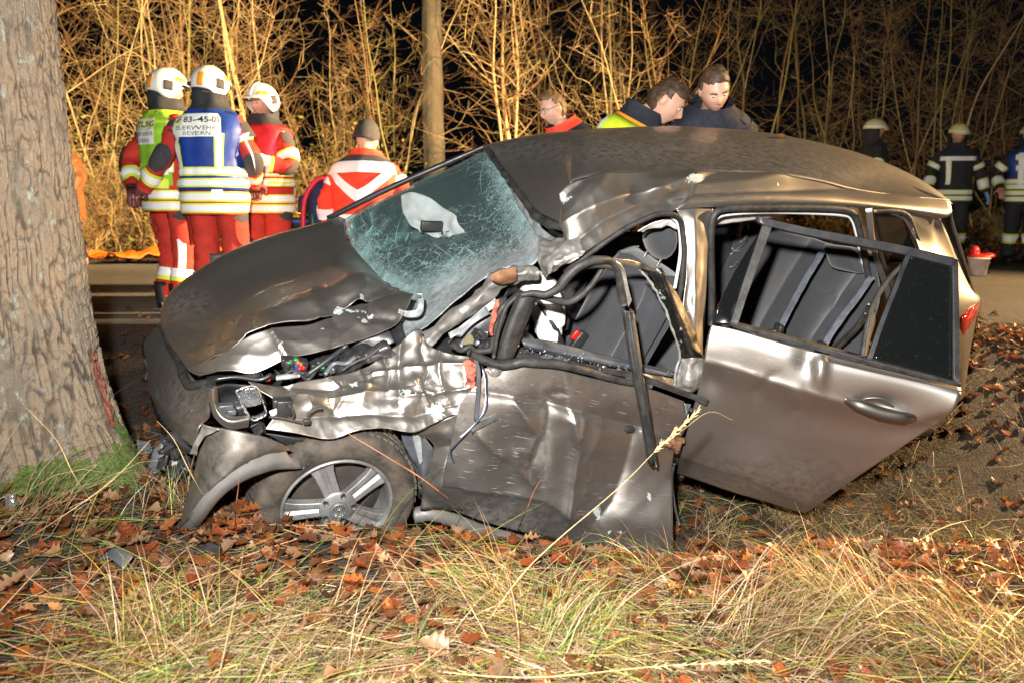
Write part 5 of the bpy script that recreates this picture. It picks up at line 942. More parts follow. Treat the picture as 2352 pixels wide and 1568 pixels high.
# --- front door skin
fd = [
 [((505, 335), .0), ((640, 322), -.02), ((780, 328), -.03), ((950, 345), -.03), ((1120, 385), -.03), ((1300, 425), -.03), ((1480, 455), -.04), ((1690, 530), -.05)],
 [((470, 420), -.01), ((620, 420), -.04), ((770, 430), -.05), ((940, 450), -.05), ((1100, 490), -.05), ((1300, 540), -.05), ((1480, 560), -.06), ((1700, 610), -.06)],
 [((385, 500), -.01), ((590, 500), -.05), ((760, 525), -.06), ((920, 560), -.06), ((1085, 595), -.06), ((1285, 655), -.06), ((1460, 680), -.07), ((1695, 700), -.06)],
 [((335, 620), -.01), ((520, 640), -.05), ((700, 660), -.06), ((880, 690), -.06), ((1060, 720), -.06), ((1260, 770), -.07), ((1440, 790), -.08), ((1640, 800), -.06)],
 [((300, 780), -.01), ((480, 810), -.05), ((660, 830), -.05), ((850, 850), -.06), ((1040, 880), -.06), ((1230, 920), -.08), ((1430, 930), -.10), ((1620, 910), -.09)],
 [((265, 940), -.01), ((450, 980), -.05), ((640, 1000), -.05), ((830, 1030), -.06), ((1020, 1050), -.07), ((1210, 1080), -.10), ((1410, 1090), -.14), ((1618, 1080), -.16)],
 [((255, 1050), .0), ((440, 1090), -.04), ((620, 1130), -.05), ((810, 1160), -.07), ((1000, 1200), -.09), ((1200, 1230), -.13), ((1400, 1260), -.18), ((1620, 1260), -.22)],
 [((285, 1160), .03), ((430, 1220), -.01), ((610, 1280), -.03), ((800, 1320), -.05), ((990, 1360), -.08), ((1200, 1400), -.14), ((1400, 1440), -.20), ((1622, 1490), -.26)]]
def d_fd(G, q):
    d = fold(q, [cC(530, 490), cC(680, 512), cC(850, 553), cC(1080, 595), cC(1280, 662), cC(1430, 700)], -.020, 9, 40)
    d += fold(q, [cC(680, 530), cC(740, 620), cC(800, 720), cC(770, 820), cC(770, 900)], .016, 12, 22)
    d += fold(q, [cC(900, 560), cC(880, 700), cC(800, 860), cC(780, 880)], -.018, 10, 18)
    d += fold(q, [cC(1020, 640), cC(1045, 800), cC(1010, 1000), cC(990, 1200)], .020, 11, 32)
    d += fold(q, [cC(690, 830), cC(700, 920), cC(780, 1005)], .014, 18, 10)+fold(q, [cC(1090, 610), cC(1060, 720)], .010, 12, 8)
    d += fold(q, [cC(1180, 720), cC(1100, 860), cC(1100, 1050)], .012, 34, 18)+fold(q, [cC(1390, 740), cC(1330, 950), cC(1260, 1130), cC(1190, 1220)], -.012, 26, 18)
    d += fold(q, [cC(390, 1045), cC(700, 1080), cC(860, 1110), cC(980, 1190)], .010, 12, 34)+fold(q, [cC(470, 730), cC(530, 800), cC(600, 850)], .008, 10, 14)
    d += fold(q, [cC(860, 540), cC(900, 500), cC(980, 490)], -.008, 12, 10)
    return 1.5*d+crush(G, 4, .012, 3)+.0015*noise(G, 18, 2)
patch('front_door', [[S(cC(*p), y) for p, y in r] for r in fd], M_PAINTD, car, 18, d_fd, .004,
      blobs((*cC(1100, 440), 260, 50, 0, .8), (*cC(1550, 560), 90, 60, 0, .95), (*cC(500, 850), 110, 150, 0, .75), (*cC(900, 950), 150, 120, 0, .4), (*cC(1300, 1150), 120, 70, 0, .7), (*cC(560, 380), 50, 40, 2, .9), (*cC(860, 740), 14, 90, 2, .8), (*cC(1180, 1190), 14, 28, 1, .62), (*cC(1480, 1110), 8, 60, 1, .50), (*cC(1410, 720), 8, 40, 1, .6), (*cC(1250, 1310), 34, 10, 1, .62), (*cC(350, 560), 20, 60, 2, .7), (*cC(560, 1250), 120, 40, 2, .6)))
patch('door_edge_torn', [[S(cC(*p), y) for p, y in r] for r in ([((1690, 540), -.06), ((1695, 620), -.06), ((1690, 700), -.06)], [((1725, 545), -.04), ((1715, 600), -.04), ((1695, 680), -.05)])], M_ZINC, car, 8, lambda G, q: .008*noise(G, 40), .003)
patch('torn_lock', [[S(cC(*p), -.10) for p in ((1560, 770), (1620, 740), (1700, 740))], [S(cC(*p), -.13) for p in ((1580, 790), (1640, 790), (1690, 780))], [S(cC(*p), -.1) for p in ((1600, 800), (1640, 830), (1660, 810))]], M_RUST, car, 10, lambda G, q: .014*noise(G, 45), .004)
mb = MB(); mb.box(S(cC(1362, 690), -.085), (.035, .02, .022), CAX); mb.build('handle_socket', M_PLAST, car, bevel=.002)
mb = MB(); mb.ball(S(cC(560, 340), -.02), (.03, .03, .025), CAX)
o_ = mb.build('mirror_socket', M_CHROME, car)
# hinge-side strips and loose wires
patch('hanging_seal', [[S(cO(*p), -.05) for p in ((495, 290), (520, 380), (520, 600), (500, 850))], [S(cO(*p), -.05) for p in ((530, 300), (552, 400), (550, 600), (530, 850))]], M_GREYPL, car, 6, lambda G, q: .002*noise(G, 20), .012)
patch('hanging_seal', [[S(cO(*p), -.06) for p in ((450, 930), (540, 860), (640, 810), (700, 785))], [S(cO(*p), -.07) for p in ((470, 945), (560, 905), (650, 860), (715, 825))]], M_RUB, car, 8, lambda G, q: .004*noise(G, 30), .02)
tube('loose_wire', [S(cO(*p), -.06) for p in ((560, 340), (600, 420), (605, 550), (612, 700), (580, 780), (480, 900), (400, 980), (320, 1060), (280, 1110), (285, 1170), (310, 1215))], .003, M_WIREB, car, 6, 5)
tube('loose_wire', [S(cO(*p), -.055) for p in ((570, 360), (595, 500), (600, 640), (560, 800), (450, 920), (370, 990))], .003, M_WHITEPL, car, 6, 5)
M_HANDLE = paint_mat('handle_paint', (.13, .12, .11), .45)
# --- rear door, hanging open
def dy(u, up=0.): return -.05-.60*(u-1600)/600+up
def RD(p, up=0., off=0.): return S(p, dy(p[0], up)+off)
rd = [
 [((325, 82), .02), ((480, 112), .02), ((700, 175), .02), ((1000, 258), .02), ((1300, 332), .02), ((1600, 400), .02), ((1900, 476), .02)],
 [((300, 180), -.005), ((470, 215), -.005), ((690, 280), -.005), ((1000, 345), -.01), ((1300, 410), -.01), ((1600, 480), -.01), ((1897, 530), -.01)],
 [((280, 290), -.02), ((460, 340), -.02), ((680, 405), -.02), ((950, 485), -.03), ((1250, 570), -.03), ((1560, 640), -.03), ((1850, 625), -.03)],
 [((255, 450), -.015), ((440, 500), -.015), ((650, 560), -.015), ((920, 625), -.02), ((1200, 690), -.02), ((1480, 730), -.02), ((1750, 697), -.02)],
 [((200, 650), -.02), ((380, 700), -.02), ((590, 760), -.02), ((850, 810), -.03), ((1100, 850), -.03), ((1340, 870), -.03), ((1540, 843), -.03)],
 [((150, 830), -.02), ((320, 890), -.02), ((520, 950), -.03), ((740, 1010), -.035), ((960, 1040), -.035), ((1130, 1060), -.035), ((1290, 1010), -.035)],
 [((125, 930), .005), ((290, 985), .0), ((480, 1050), -.01), ((680, 1120), -.015), ((830, 1150), -.015), ((930, 1190), -.015), ((1030, 1190), -.015)],
 [((105, 1020), .06), ((270, 1075), .05), ((450, 1135), .04), ((640, 1190), .03), ((760, 1225), .03), ((840, 1250), .025), ((915, 1270), .02)]]
def d_rd(G, q):
    d = fold(q, [cE(680, 408), cE(930, 492), cE(1170, 562), cE(1400, 625), cE(1620, 672), cE(1760, 700)], .012, 30, 10)
    d += fold(q, [cE(290, 300), cE(500, 350), cE(660, 400)], .010, 30, 9)+dent(q, cE(1010, 360), (14, 40), .024)+dent(q, cE(930, 320), (26, 28), -.022)
    d += fold(q, [cE(690, 400), cE(650, 430), cE(610, 500)], -.012, 9, 14)+dent(q, cE(330, 420), (24, 30), -.014)+dent(q, cE(870, 560), (26, 34), .012)+fold(q, [cE(930, 500), cE(900, 560), cE(870, 620)], -.010, 18, 10)
    d += fold(q, [cE(130, 905), cE(520, 1030), cE(960, 1215)], .012, 8, 36)+dent(q, cE(1380, 590), (48, 22), -.020)
    d += fold(q, [cE(1040, 310), cE(1300, 370), cE(1900, 500)], .004, 4, 4)
    return d+.003*noise(G, 4, 2)
rdoor = patch('rear_door', [[RD(cE(*p), u) for p, u in r] for r in rd], M_PAINT, car, 12, d_rd, .03, blobs((*cE(640, 250), 170, 36, 0, .9), (*cE(930, 380), 40, 28, 0, 1.), (*cE(500, 1100), 260, 60, 2, .25), (*cE(960, 740), 30, 14, 0, .4), (*cE(1080, 890), 20, 14, 0, .4)))
hp_ = [((1170, 550), -.03), ((1260, 590), -.05), ((1400, 640), -.055), ((1540, 665), -.05), ((1612, 668), -.03)]
mb = MB(); mb.tube([RD(cE(a, b), o) for (a, b), o in hp_], [.010, .020, .021, .020, .011], 10, 6, 1.35); mb.build('door_handle', M_HANDLE, rdoor)
patch('handle_recess', [[RD(cE(*p), -.03) for p in ((1260, 580), (1300, 548), (1400, 550), (1480, 600))], [RD(cE(*p), -.024) for p in ((1290, 590), (1330, 570), (1400, 580), (1470, 610))], [RD(cE(*p), -.03) for p in ((1300, 612), (1360, 625), (1420, 640), (1480, 640))]], M_PAINTD, rdoor, 8, lambda G, q: dent(q, cE(1370, 590), (30, 14), -.012), .003)
def RDb(name, pts, mat, th=.022, off=0., dis=None):
    rows = [[RD(cD(*p), u, off) for p, u in r] for r in pts]
    return patch(name, rows, mat, rdoor, 8, dis, th)
TU = .24                                                   # the frame leans in towards its top
def up(v): return TU*max(0, min(1.1, (1230+ (0)-v)/700))
def fr(pts): return [((x, y), TU*max(0., min(1.1, ((1190+(x-520)*.265)-y)/640.))) for x, y in pts]
RDb('window_frame', [fr([(655, 582), (900, 640), (1200, 697), (1480, 750), (1780, 822)]), fr([(665, 618), (900, 668), (1200, 725), (1490, 782), (1778, 850)]), fr([(735, 640), (900, 680), (1200, 740), (1490, 797), (1775, 868)])], M_PLAST, .03)
RDb('window_frame', [fr([(690, 625), (640, 770), (570, 980), (505, 1190)]), fr([(712, 628), (662, 775), (592, 985), (523, 1196)]), fr([(742, 640), (690, 780), (615, 990), (545, 1200)])], M_RUB, .03)
RDb('window_frame', [fr([(1752, 835), (1754, 1000), (1756, 1250), (1758, 1500)]), fr([(1783, 830), (1786, 1000), (1790, 1250), (1792, 1530)])], M_PLAST, .03)
RDb('window_divider', [fr([(1495, 790), (1430, 960), (1340, 1190), (1270, 1390)]), fr([(1524, 790), (1455, 960), (1368, 1190), (1300, 1390)])], M_PLAST, .024)
RDb('belt_weatherstrip', [fr([(515, 1188), (800, 1262), (1000, 1312), (1250, 1385), (1500, 1448), (1795, 1520)]), fr([(515, 1206), (800, 1285), (1000, 1338), (1250, 1408), (1500, 1470), (1795, 1540)])], M_RUB, .03)
RDb('quarter_glass', [fr([(1522, 795), (1450, 980), (1370, 1180), (1300, 1388)]), fr([(1640, 822), (1600, 1000), (1560, 1200), (1520, 1440)]), fr([(1755, 850), (1756, 1030), (1757, 1250), (1758, 1500)])], M_DGLASS, .005, .012)
tube('loose_guide_seal', [RD(cD(*p), u, .02) for p, u in fr([(1478, 850), (1380, 950), (1300, 1090), (1265, 1230), (1240, 1390)])], .013, M_RUB, rdoor, 8, 6, .7)
RDb('pillar_applique', [fr([(700, 640), (640, 720), (540, 880), (440, 1080), (405, 1190)]), fr([(705, 650), (655, 800), (600, 950), (520, 1100), (510, 1190)])], M_DGLASS, .012, .02)
mb = MB()
for a, b, c, d in ((505, 800, 600, 715), (510, 770, 560, 775), (500, 870, 545, 845), (560, 730, 600, 700)): mb.tube([RD(cD(a, b), TU*.7, .03), RD(cD((a+c)/2, (b+d)/2+6), TU*.7, .03), RD(cD(c, d), TU*.7, .03)], .009, 6, 3)
mb.build('broken_clip', M_PLAST, rdoor)
patch('door_inner_trim', [[RD(cD(*p), .0, .05) for p in ((410, 1200), (700, 1270), (1000, 1350), (1300, 1430), (1780, 1530))], [RD(cE(*p), .0, .06) for p in ((260, 400), (600, 600), (900, 700), (1300, 760), (1700, 690))], [RD(cE(*p), .0, .06) for p in ((140, 1000), (400, 1060), (700, 1150), (850, 1180), (1000, 1180))]], M_PLAST, rdoor, 6, None, .01, away=True)
mb = MB(); mb.box(S(cD(735, 1232), dy(cD(735, 0)[0])+.03), (.03, .02, .02), CAX); mb.build('lock_button', M_PLAST, rdoor, bevel=.003)
tube('door_brake_cable', [S(cE(90, 960), -.1), S(cE(75, 1050), -.09), S(cE(90, 1200), -.08), S(cE(120, 1340), -.06)], .006, M_GREYPL, car, 6, 5)
# --- front wheel
wc = HUB; wy = -FL                                        # axle points out of the car
wheel = bpy.data.objects.new('front_wheel', None); COL.objects.link(wheel); wheel.parent = car
SAVE = BASE.copy(); ax1, ax2 = FA, FU
def wp(r, ang, out): return wc+wy*out+r*(ax1*math.cos(ang)+ax2*math.sin(ang))
prof = [(.205, -.20), (.230, -.205), (.275, -.20), (.305, -.17), (.313, -.13), (.315, -.08), (.313, -.03), (.305, .0), (.292, .012), (.262, .018), (.232, .012), (.216, .004), (.206, -.01)]
n = 72; V = [wp(r, k*2*math.pi/n, o) for r, o in prof for k in range(n)]
mesh('tyre', V, gridfaces(len(prof), n, True), M_TYRE, wheel)
mb = MB()
for k in range(64):
    for o, w in ((-.155, .035), (-.10, .04), (-.045, .035)):
        a = (k+(.5 if o == -.1 else 0))*2*math.pi/64; t = -ax1*math.sin(a)+ax2*math.cos(a); r = ax1*math.cos(a)+ax2*math.sin(a); mb.box(wp(.315, a, o), (.021, w, .012), [t*.9+wy*.35, wy, r])
mb.build('tyre_tread', M_TYRE, wheel, smooth=False)
prof = [(.216, .006), (.213, .014), (.206, .014), (.200, .002), (.193, -.05), (.190, -.12), (.19, -.2)]
V = [wp(r, k*2*math.pi/n, o) for r, o in prof for k in range(n)]; mesh('rim', V, gridfaces(len(prof), n, True), M_ALLOY, wheel)
for k in range(5):
    a = math.radians(70+72*k); t = -ax1*math.sin(a)+ax2*math.cos(a); r = ax1*math.cos(a)+ax2*math.sin(a); rows = []
    for s, hw, o in ((.030, .030, .004), (.065, .032, .008), (.11, .034, .004), (.16, .039, -.001), (.199, .050, -.006)):
        c = wc+r*s
        rows.append([c-t*hw+wy*(o-.035), c-t*hw*.96+wy*o, c-t*hw*.35+wy*(o-.001), c+wy*(o-.012), c+t*hw*.35+wy*(o-.001), c+t*hw*.96+wy*o, c+t*hw+wy*(o-.035)])
    patch('spoke', rows, M_ALLOY, wheel, 5, None, .006, curve=False)
V = [wp(r, k*2*math.pi/n, o) for r, o in ((.001, -.09), (.1, -.09), (.185, -.085), (.188, -.12)) for k in range(n)]; mesh('brake_disc', V, gridfaces(4, n, True), pbr('dusty_brake', (.05, .042, .035), .6, .3, bump=.3), wheel)
mb = MB(); mb.ball(wc+wy*.004, (.072, .072, .016), [ax1, ax2, wy], 28); mb.build('hub', M_ALLOY, wheel)
for k in range(5):
    a = math.radians(72*k+34); mb = MB(); mb.tube([wp(.058, a, .0), wp(.058, a, .022)], [.0115, .0105], 10, 2); mb.build('wheel_bolt', M_GREYPL, wheel)
V = [wp(r, k*2*math.pi/40, o) for r, o in ((.034, .012), (.034, .025), (.0315, .028), (.028, .026), (.0005, .0255)) for k in range(40)]; capd = mesh('hub_cap', V, gridfaces(5, 40, True), M_GREYPL, wheel)
V = [wp(r, k*2*math.pi/40, o) for r, o in ((.0305, .026), (.0300, .0305), (.0275, .0305), (.027, .026)) for k in range(40)]; emb = mesh('emblem', V, gridfaces(4, 40, True), M_ALLOY, capd)
mb = MB(); ex, eu = -ax1*math.cos(.12)+ax2*math.sin(.12)*-1, ax2; ex = -ax1
def em(x, y): return wc+wy*.0285+ex*x*.026+eu*y*.026
for a, b in (((-.42, .92), (0, .12)), ((.42, .92), (0, .12)), ((-.82, .55), (-.42, -.85)), ((-.42, -.85), (0, .02)), ((0, .02), (.42, -.85)), ((.42, -.85), (.82, .55))): mb.tube([em(*a), em(*b)], .0022, 6, 1)
mb.build('emblem', M_ALLOY, capd)
# rear wheel and far wheels, axle floor (low in the ditch)
def plainwheel(c, name):
    w = bpy.data.objects.new(name, None); COL.objects.link(w); w.parent = car
    pr = [(.2, -.2), (.28, -.2), (.31, -.16), (.315, -.09), (.31, -.02), (.28, .012), (.21, .005), (.19, -.05), (.06, -.03), (.001, -.03)]
    V = [c+wy*o+r*(FA*math.cos(k*2*math.pi/48)+FU*math.sin(k*2*math.pi/48)) for r, o in pr for k in range(48)]
    mesh('tyre', V[:7*48], gridfaces(7, 48, True), M_TYRE, w); mesh('rim', V[6*48:], gridfaces(4, 48, True), M_ALLOY, w)
plainwheel(cc(-2.685, .06, .0), 'rear_wheel'); plainwheel(cc(-2.685, 1.78, 0), 'rear_wheel'); plainwheel(cc(0, 1.78, 0), 'front_wheel')
# --- cabin shell: floor, far side, bulkhead
mb = MB(); mb.box(cc(-1.7, .92, -.08), (3.3, 1.55, .05), CAX); mb.build('floor_pan', M_PLAST, car)
patch('far_side', [[cc(x, 1.72, z) for x in (.35, -.3, -1.2, -2.1, -3.3)] for z in (-.1, .2, .40)], M_PAINTD, car, 5, None, .03, away=True)
patch('far_side_trim', [[cc(x, 1.66, z) for x in (-.5, -1.2, -2.1, -3.2)] for z in (-.1, .3, .56)], M_PLAST, car, 5, None, .02)
for x0, x1 in ((-.32, -.95), (-1.62, -1.68), (-2.55, -2.7), (-3.15, -3.0)):
    pass
for pts in ([cc(-1.50, 1.66, .58), cc(-1.52, 1.55, .9), cc(-1.55, 1.42, 1.16)], [cc(-2.60, 1.66, .58), cc(-2.62, 1.55, .9), cc(-2.6, 1.42, 1.12)]): tube('far_pillar', pts, .05, M_PLAST, car)
patch('far_window', [[cc(-2.7, 1.63, .62), cc(-3.1, 1.62, .64)], [cc(-2.66, 1.44, 1.1), cc(-3.05, 1.42, 1.04)]], M_DGLASS, car, 4, None, .005)
patch('far_window', [[cc(-1.60, 1.63, .62), cc(-2.5, 1.63, .62)], [cc(-1.62, 1.44, 1.14), cc(-2.5, 1.44, 1.12)]], M_SGLASS, car, 4, None, .005)
patch('dashboard', [[cc(-.50, y, .40) for y in (.25, .6, 1.0, 1.4, 1.64)], [cc(-.78, y, .50+.03*(y < .7)) for y in (.25, .6, 1.0, 1.4, 1.64)], [cc(-.92, y, .42) for y in (.25, .6, 1.0, 1.4, 1.64)], [cc(-.80, y, .2) for y in (.25, .6, 1.0, 1.4, 1.64)]], M_PLAST, car, 6, lambda G, q: .004*noise(G, 15), .02)
patch('bulkhead', [[cc(-.40, y, .36) for y in (.3, 1.0, 1.64)], [cc(-.30, y, -.1) for y in (.3, 1.0, 1.64)]], M_PLAST, car, 4, None, .02)
# open far front door: its window frame rises over the roof
pd = [zp(p, 4.75) for p in ((1418, 305), (1440, 255), (1460, 232), (1464, 305))]
patch('far_door_frame', [[zp((1410, 320), 4.7), zp((1432, 268), 4.75), zp((1459, 230), 4.8)], [zp((1440, 320), 4.7), zp((1450, 280), 4.75), zp((1464, 240), 4.8)], [zp((1464, 320), 4.7), zp((1464, 290), 4.75), zp((1466, 250), 4.8)]], M_DGLASS, car, 5, None, .01)
tube('far_door_frame', [zp((1408, 322), 4.68), zp((1432, 266), 4.73), zp((1460, 228), 4.79)], .012, M_PLAST, car); tube('far_door_frame', [zp((1465, 322), 4.68), zp((1465, 270), 4.73), zp((1461, 228), 4.79)], .012, M_PLAST, car)
# --- seats
def seat(name, x, y, w, tilt=.35, hr=True):
    e = bpy.data.objects.new(name, None); COL.objects.link(e); e.parent = car
    def bk(s, t): return cc(x-s*math.sin(tilt), y+t, .20+s*math.cos(tilt))
    rows = []
    for s in (0, .1, .25, .4, .52, .60, .63):
        hw = w/2*(1 if s < .5 else 1-.5*(s-.5)/.13*.55); rows.append([bk(s, k*hw)+FA*f for k, f in ((-1.02, -.04), (-.98, .05), (-.72, .075), (-.55, .035), (0, .03), (.55, .035), (.72, .075), (.98, .05), (1.02, -.04))])
    for s in (.60, .3, 0): rows.append([bk(s, k*w/2*.95)-FA*.09 for k in (-1.02, -.98, -.72, -.55, 0, .55, .72, .98, 1.02)])
    V = np.array(rows); patch('backrest', V, M_SEAT, e, 5, lambda G, q: .003*noise(G, 9), 0)
    for k in (-.58, .58): tube('backrest_seam', [bk(s, k*w/2)+FA*.045 for s in (.03, .2, .4, .55)], .004, M_SEATP, e, 6, 4)
    rows = [[cc(x+dx, y+k*w/2, .14+h+.02*abs(k)) for k in (-1, -.75, -.5, 0, .5, .75, 1)] for dx, h in ((-.02, .03), (.15, .03), (.35, .05), (.48, .05), (.52, 0), (.5, -.12))]
    patch('seat_cushion', rows, M_SEAT, e, 5, None, .06)
    if hr:
        mb = MB(); c = cc(x-.76*math.sin(tilt)+.02, y, .20+.76*math.cos(tilt)); mb.ball(c, (.055, .13, .10), [FA*math.cos(tilt)+FU*math.sin(tilt)*.3, FL, FU], 18); mb.build('headrest', M_SEAT, e)
        mb = MB()
        for k in (-.06, .06): mb.tube([bk(.60, k), cc(x-.72*math.sin(tilt), y+k, .20+.70*math.cos(tilt))], .006, 6, 2)
        mb.build('headrest_post', M_ALLOY, e)
    return e
seat('driver_seat', -1.30, .52, .50); seat('passenger_seat', -1.28, 1.24, .50)
# rear bench in the picture's own pose: backrest, bolsters, belts, headrest
rs_ = bpy.data.objects.new('rear_bench', None); COL.objects.link(rs_); rs_.parent = car
def QB(p, x): return _pl(cD(*p), FA, x)
bk = [[((380, 640), -2.72), ((640, 620), -2.72), ((880, 690), -2.72), ((1050, 740), -2.72), ((1200, 760), -2.72), ((1330, 800), -2.72)],
      [((340, 900), -2.60), ((560, 900), -2.60), ((800, 880), -2.58), ((1010, 930), -2.60), ((1180, 980), -2.60), ((1330, 1010), -2.6)],
      [((320, 1150), -2.44), ((500, 1150), -2.44), ((720, 1120), -2.42), ((930, 1190), -2.44), ((1090, 1240), -2.44), ((1250, 1280), -2.44)],
      [((300, 1450), -2.32), ((470, 1450), -2.32), ((660, 1420), -2.30), ((880, 1480), -2.32), ((1050, 1530), -2.32), ((1200, 1560), -2.32)]]
def d_bk(G, q):
    d = fold(q, [cD(980, 760), cD(860, 950), cD(720, 1200), cD(640, 1380)], .05, 26, 22)+fold(q, [cD(1270, 900), cD(1160, 1050), cD(1000, 1290)], .05, 24, 20)
    d += fold(q, [cD(870, 1030), cD(1000, 1110), cD(1150, 1180)], -.006, 3, 3)+fold(q, [cD(940, 930), cD(1060, 990), cD(1110, 1040), cD(1105, 1120)], -.012, 4, 6)+fold(q, [cD(560, 960), cD(640, 1060), cD(700, 1130)], -.008, 4, 4)
    return d+fold(q, [cD(490, 640), cD(430, 900), cD(390, 1150)], -.02, 8, 8)
patch('backrest', [[QB(p, x) for p, x in r] for r in bk], M_SEAT, rs_, 12, d_bk, .05)
patch('seat_cushion', [[cc(-2.30, y, .10) for y in (.2, .6, 1.0, 1.4, 1.62)], [cc(-2.1, y, .13) for y in (.2, .6, 1.0, 1.4, 1.62)], [cc(-1.85, y, .12) for y in (.2, .6, 1.0, 1.4, 1.62)]], M_SEAT, rs_, 5, None, .08)
mb = MB(); c0 = QB((1140, 820), -2.56); t_ = (QB((1235, 790), -2.56)-QB((1040, 760), -2.56)); t_ /= np.linalg.norm(t_); u_ = QB((1090, 760), -2.6)-QB((1140, 890), -2.6); u_ /= np.linalg.norm(u_); f_ = np.cross(t_, u_); f_ /= np.linalg.norm(f_)
mb.box(c0, (.20, .15, .07), [t_, u_, f_]); mb.build('headrest', M_SEAT, rs_, bevel=.03)
for pts in ([(1005, 775), (930, 900), (850, 1040), (770, 1200)], [(1280, 920), (1200, 1030), (1110, 1150), (1010, 1300)]):
    a = [QB(p, -2.47+.10*i) for i, p in enumerate(pts)]; b = [QB((p[0]+34, p[1]+8), -2.47+.10*i) for i, p in enumerate(pts)]
    patch('seat_belt', [a, [(x+y)/2 for x, y in zip(a, b)], b], M_BELT, rs_, 8, lambda G, q: .004*noise(G, 30), .003)
    mb = MB(); mb.box(QB((pts[-1][0]+5, pts[-1][1]+20), -2.15), (.03, .05, .06), CAX); mb.build('belt_buckle', M_PLAST, rs_, bevel=.008)
mb = MB(); mb.box(QB((428, 1085), -2.0), (.03, .035, .03), CAX); mb.build('belt_buckle', M_REDPL, rs_, bevel=.006)
tube('loose_belt', [QB(p, -2.3) for p in ((1290, 1080), (1230, 1180), (1140, 1270), (1060, 1340))], .02, M_PLAST, rs_, 8, 4, .4)
tube('loose_belt', [QB(p, -2.28) for p in ((1270, 1130), (1210, 1220), (1130, 1300), (1090, 1345))], .016, M_RUB, rs_, 8, 4, .4)
# driver's buckle, tunnel, steering airbag, passenger airbag
mb = MB(); mb.box(S(cN(1030, 988), .62), (.02, .035, .055), [FL, FA*.8+FU*.5, FU*.8-FA*.5]); mb.build('belt_buckle', M_REDPL, car, bevel=.006)
mb = MB(); mb.box(S(cN(1060, 1040), .63), (.03, .06, .11), [FL, FA*.8+FU*.5, FU*.8-FA*.5]); mb.build('buckle_stalk', M_PLAST, car, bevel=.01)
mb = MB(); mb.box(S(cN(1150, 1000), .85), (.5, .25, .3), CAX); mb.box(S(cN(1150, 880), .8), (.35, .18, .06), CAX); mb.build('centre_console', M_PLAST, car, bevel=.03)
mb = MB(); mb.box(S(cN(925, 860), .5), (.05, .04, .09), CAX); mb.build('indicator_stalk', M_PLAST, car, bevel=.01)
mb = MB(); c = S(cN(790, 800), .42); mb.ball(c, (.07, .10, .09), CAX, 28); mb.ball(S(cN(785, 930), .40), (.055, .09, .07), CAX, 28); mb.ball(S(cN(690, 540), .44), (.09, .1, .05), CAX, 28); mb.ball(S(cN(760, 650), .46), (.07, .1, .06), CAX, 28)
ab = mb.build('driver_airbag', M_AIRBAG, car, remesh=.008, sm=4)
tx = bpy.data.textures.new('airbag_creases', 'CLOUDS'); tx.noise_scale = .05; tx.noise_depth = 2
m = ab.modifiers.new('creases', 'DISPLACE'); m.texture = tx; m.strength = .02; m.mid_level = .5
mb = MB(); V = [S(cN(730, 840), .5)+.17*(FL*math.cos(a)+(FU*.85+FA*.5)*math.sin(a)) for a in np.linspace(0, 2*math.pi, 25)]; mb.tube(V, .016, 8, 2); mb.build('steering_wheel', M_PLAST, car)
pa_ = [[((450, 465), 1.20), ((520, 450), 1.15), ((610, 480), 1.1), ((700, 540), 1.05), ((760, 580), 1.0)], [((470, 570), 1.15), ((560, 590), 1.1), ((650, 600), 1.05), ((720, 640), 1.0), ((790, 660), .95)], [((530, 640), 1.1), ((600, 640), 1.1), ((690, 680), 1.0), ((790, 740), .95), ((880, 760), .9)], [((560, 680), 1.1), ((640, 690), 1.05), ((720, 740), 1.0), ((800, 790), .95), ((855, 805), .9)]]
patch('passenger_airbag', [[S(cA(*p), y+.05) for p, y in r] for r in pa_], pbr('passenger_airbag_fabric', (.22, .25, .25), .8, bump=.4, bscale=18, bdist=.01), car, 10, lambda G, q: .02*noise(G, 9)+.008*noise(G, 25), .02)
mb = MB(); mb.box(S(cA(625, 640), 1.05), (.11, .02, .05), CAX); mb.build('airbag_flap', M_PLAST, car, bevel=.006)
# ------------------------------------------------------------------ people
M_SKIN = pbr('skin', (.58, .33, .23), .5, var=.1, scale=30, Subsurface_Weight=0.0); M_SKIN2 = pbr('ruddy_skin', (.56, .27, .18), .5, var=.12, scale=30)
M_HAIRB = pbr('brown_hair', (.065, .038, .020), .5, var=.5, scale=60, bump=.8, bscale=140); M_HAIRR = pbr('fair_brown_hair', (.16, .085, .035), .5, var=.5, scale=60, bump=.8, bscale=140)
def cloth(name, col, rough=.85, var=.18): return pbr(name, col, rough, var=var, scale=14, bump=.35, bscale=160)
M_FRED = cloth('red_fire_suit', (.50, .030, .014)); M_FBLK = cloth('black_fire_suit', (.022, .022, .026)); M_FPATCH = cloth('charcoal_patch', (.045, .04, .045))
M_TAPE = pbr('silver_reflective_tape', (.92, .92, .90), .45, var=.03); M_TAPEY = pbr('yellow_tape_edge', (.72, .82, .08), .6, var=.05)
M_VGREEN = cloth('green_hi_vis', (.28, .56, .03)); M_VYEL = cloth('yellow_hi_vis', (.60, .80, .02)); M_VBLUE = cloth('blue_vest', (.012, .045, .26), .5); M_VRED = cloth('red_vest', (.55, .012, .03), .55)
M_MEDRED = cloth('bright_red_jacket', (.82, .055, .022)); M_NAVY = cloth('navy_uniform', (.012, .015, .026)); M_COAT = cloth('rust_brown_coat', (.20, .075, .02)); M_TROU = cloth('dark_trousers', (.014, .014, .018))
M_HELW = pbr('white_helmet', (.78, .76, .68), .3, var=.05, coat=.6); M_HELY = pbr('pale_yellow_helmet', (.70, .68, .28), .35, var=.08, coat=.5); M_ORTAPE = pbr('orange_sticker', (.85, .30, .02), .4, var=.08); M_GLOVE = cloth('maroon_glove', (.12, .03, .035)); M_BOOT = pbr('black_boot', (.02, .018, .017), .5)
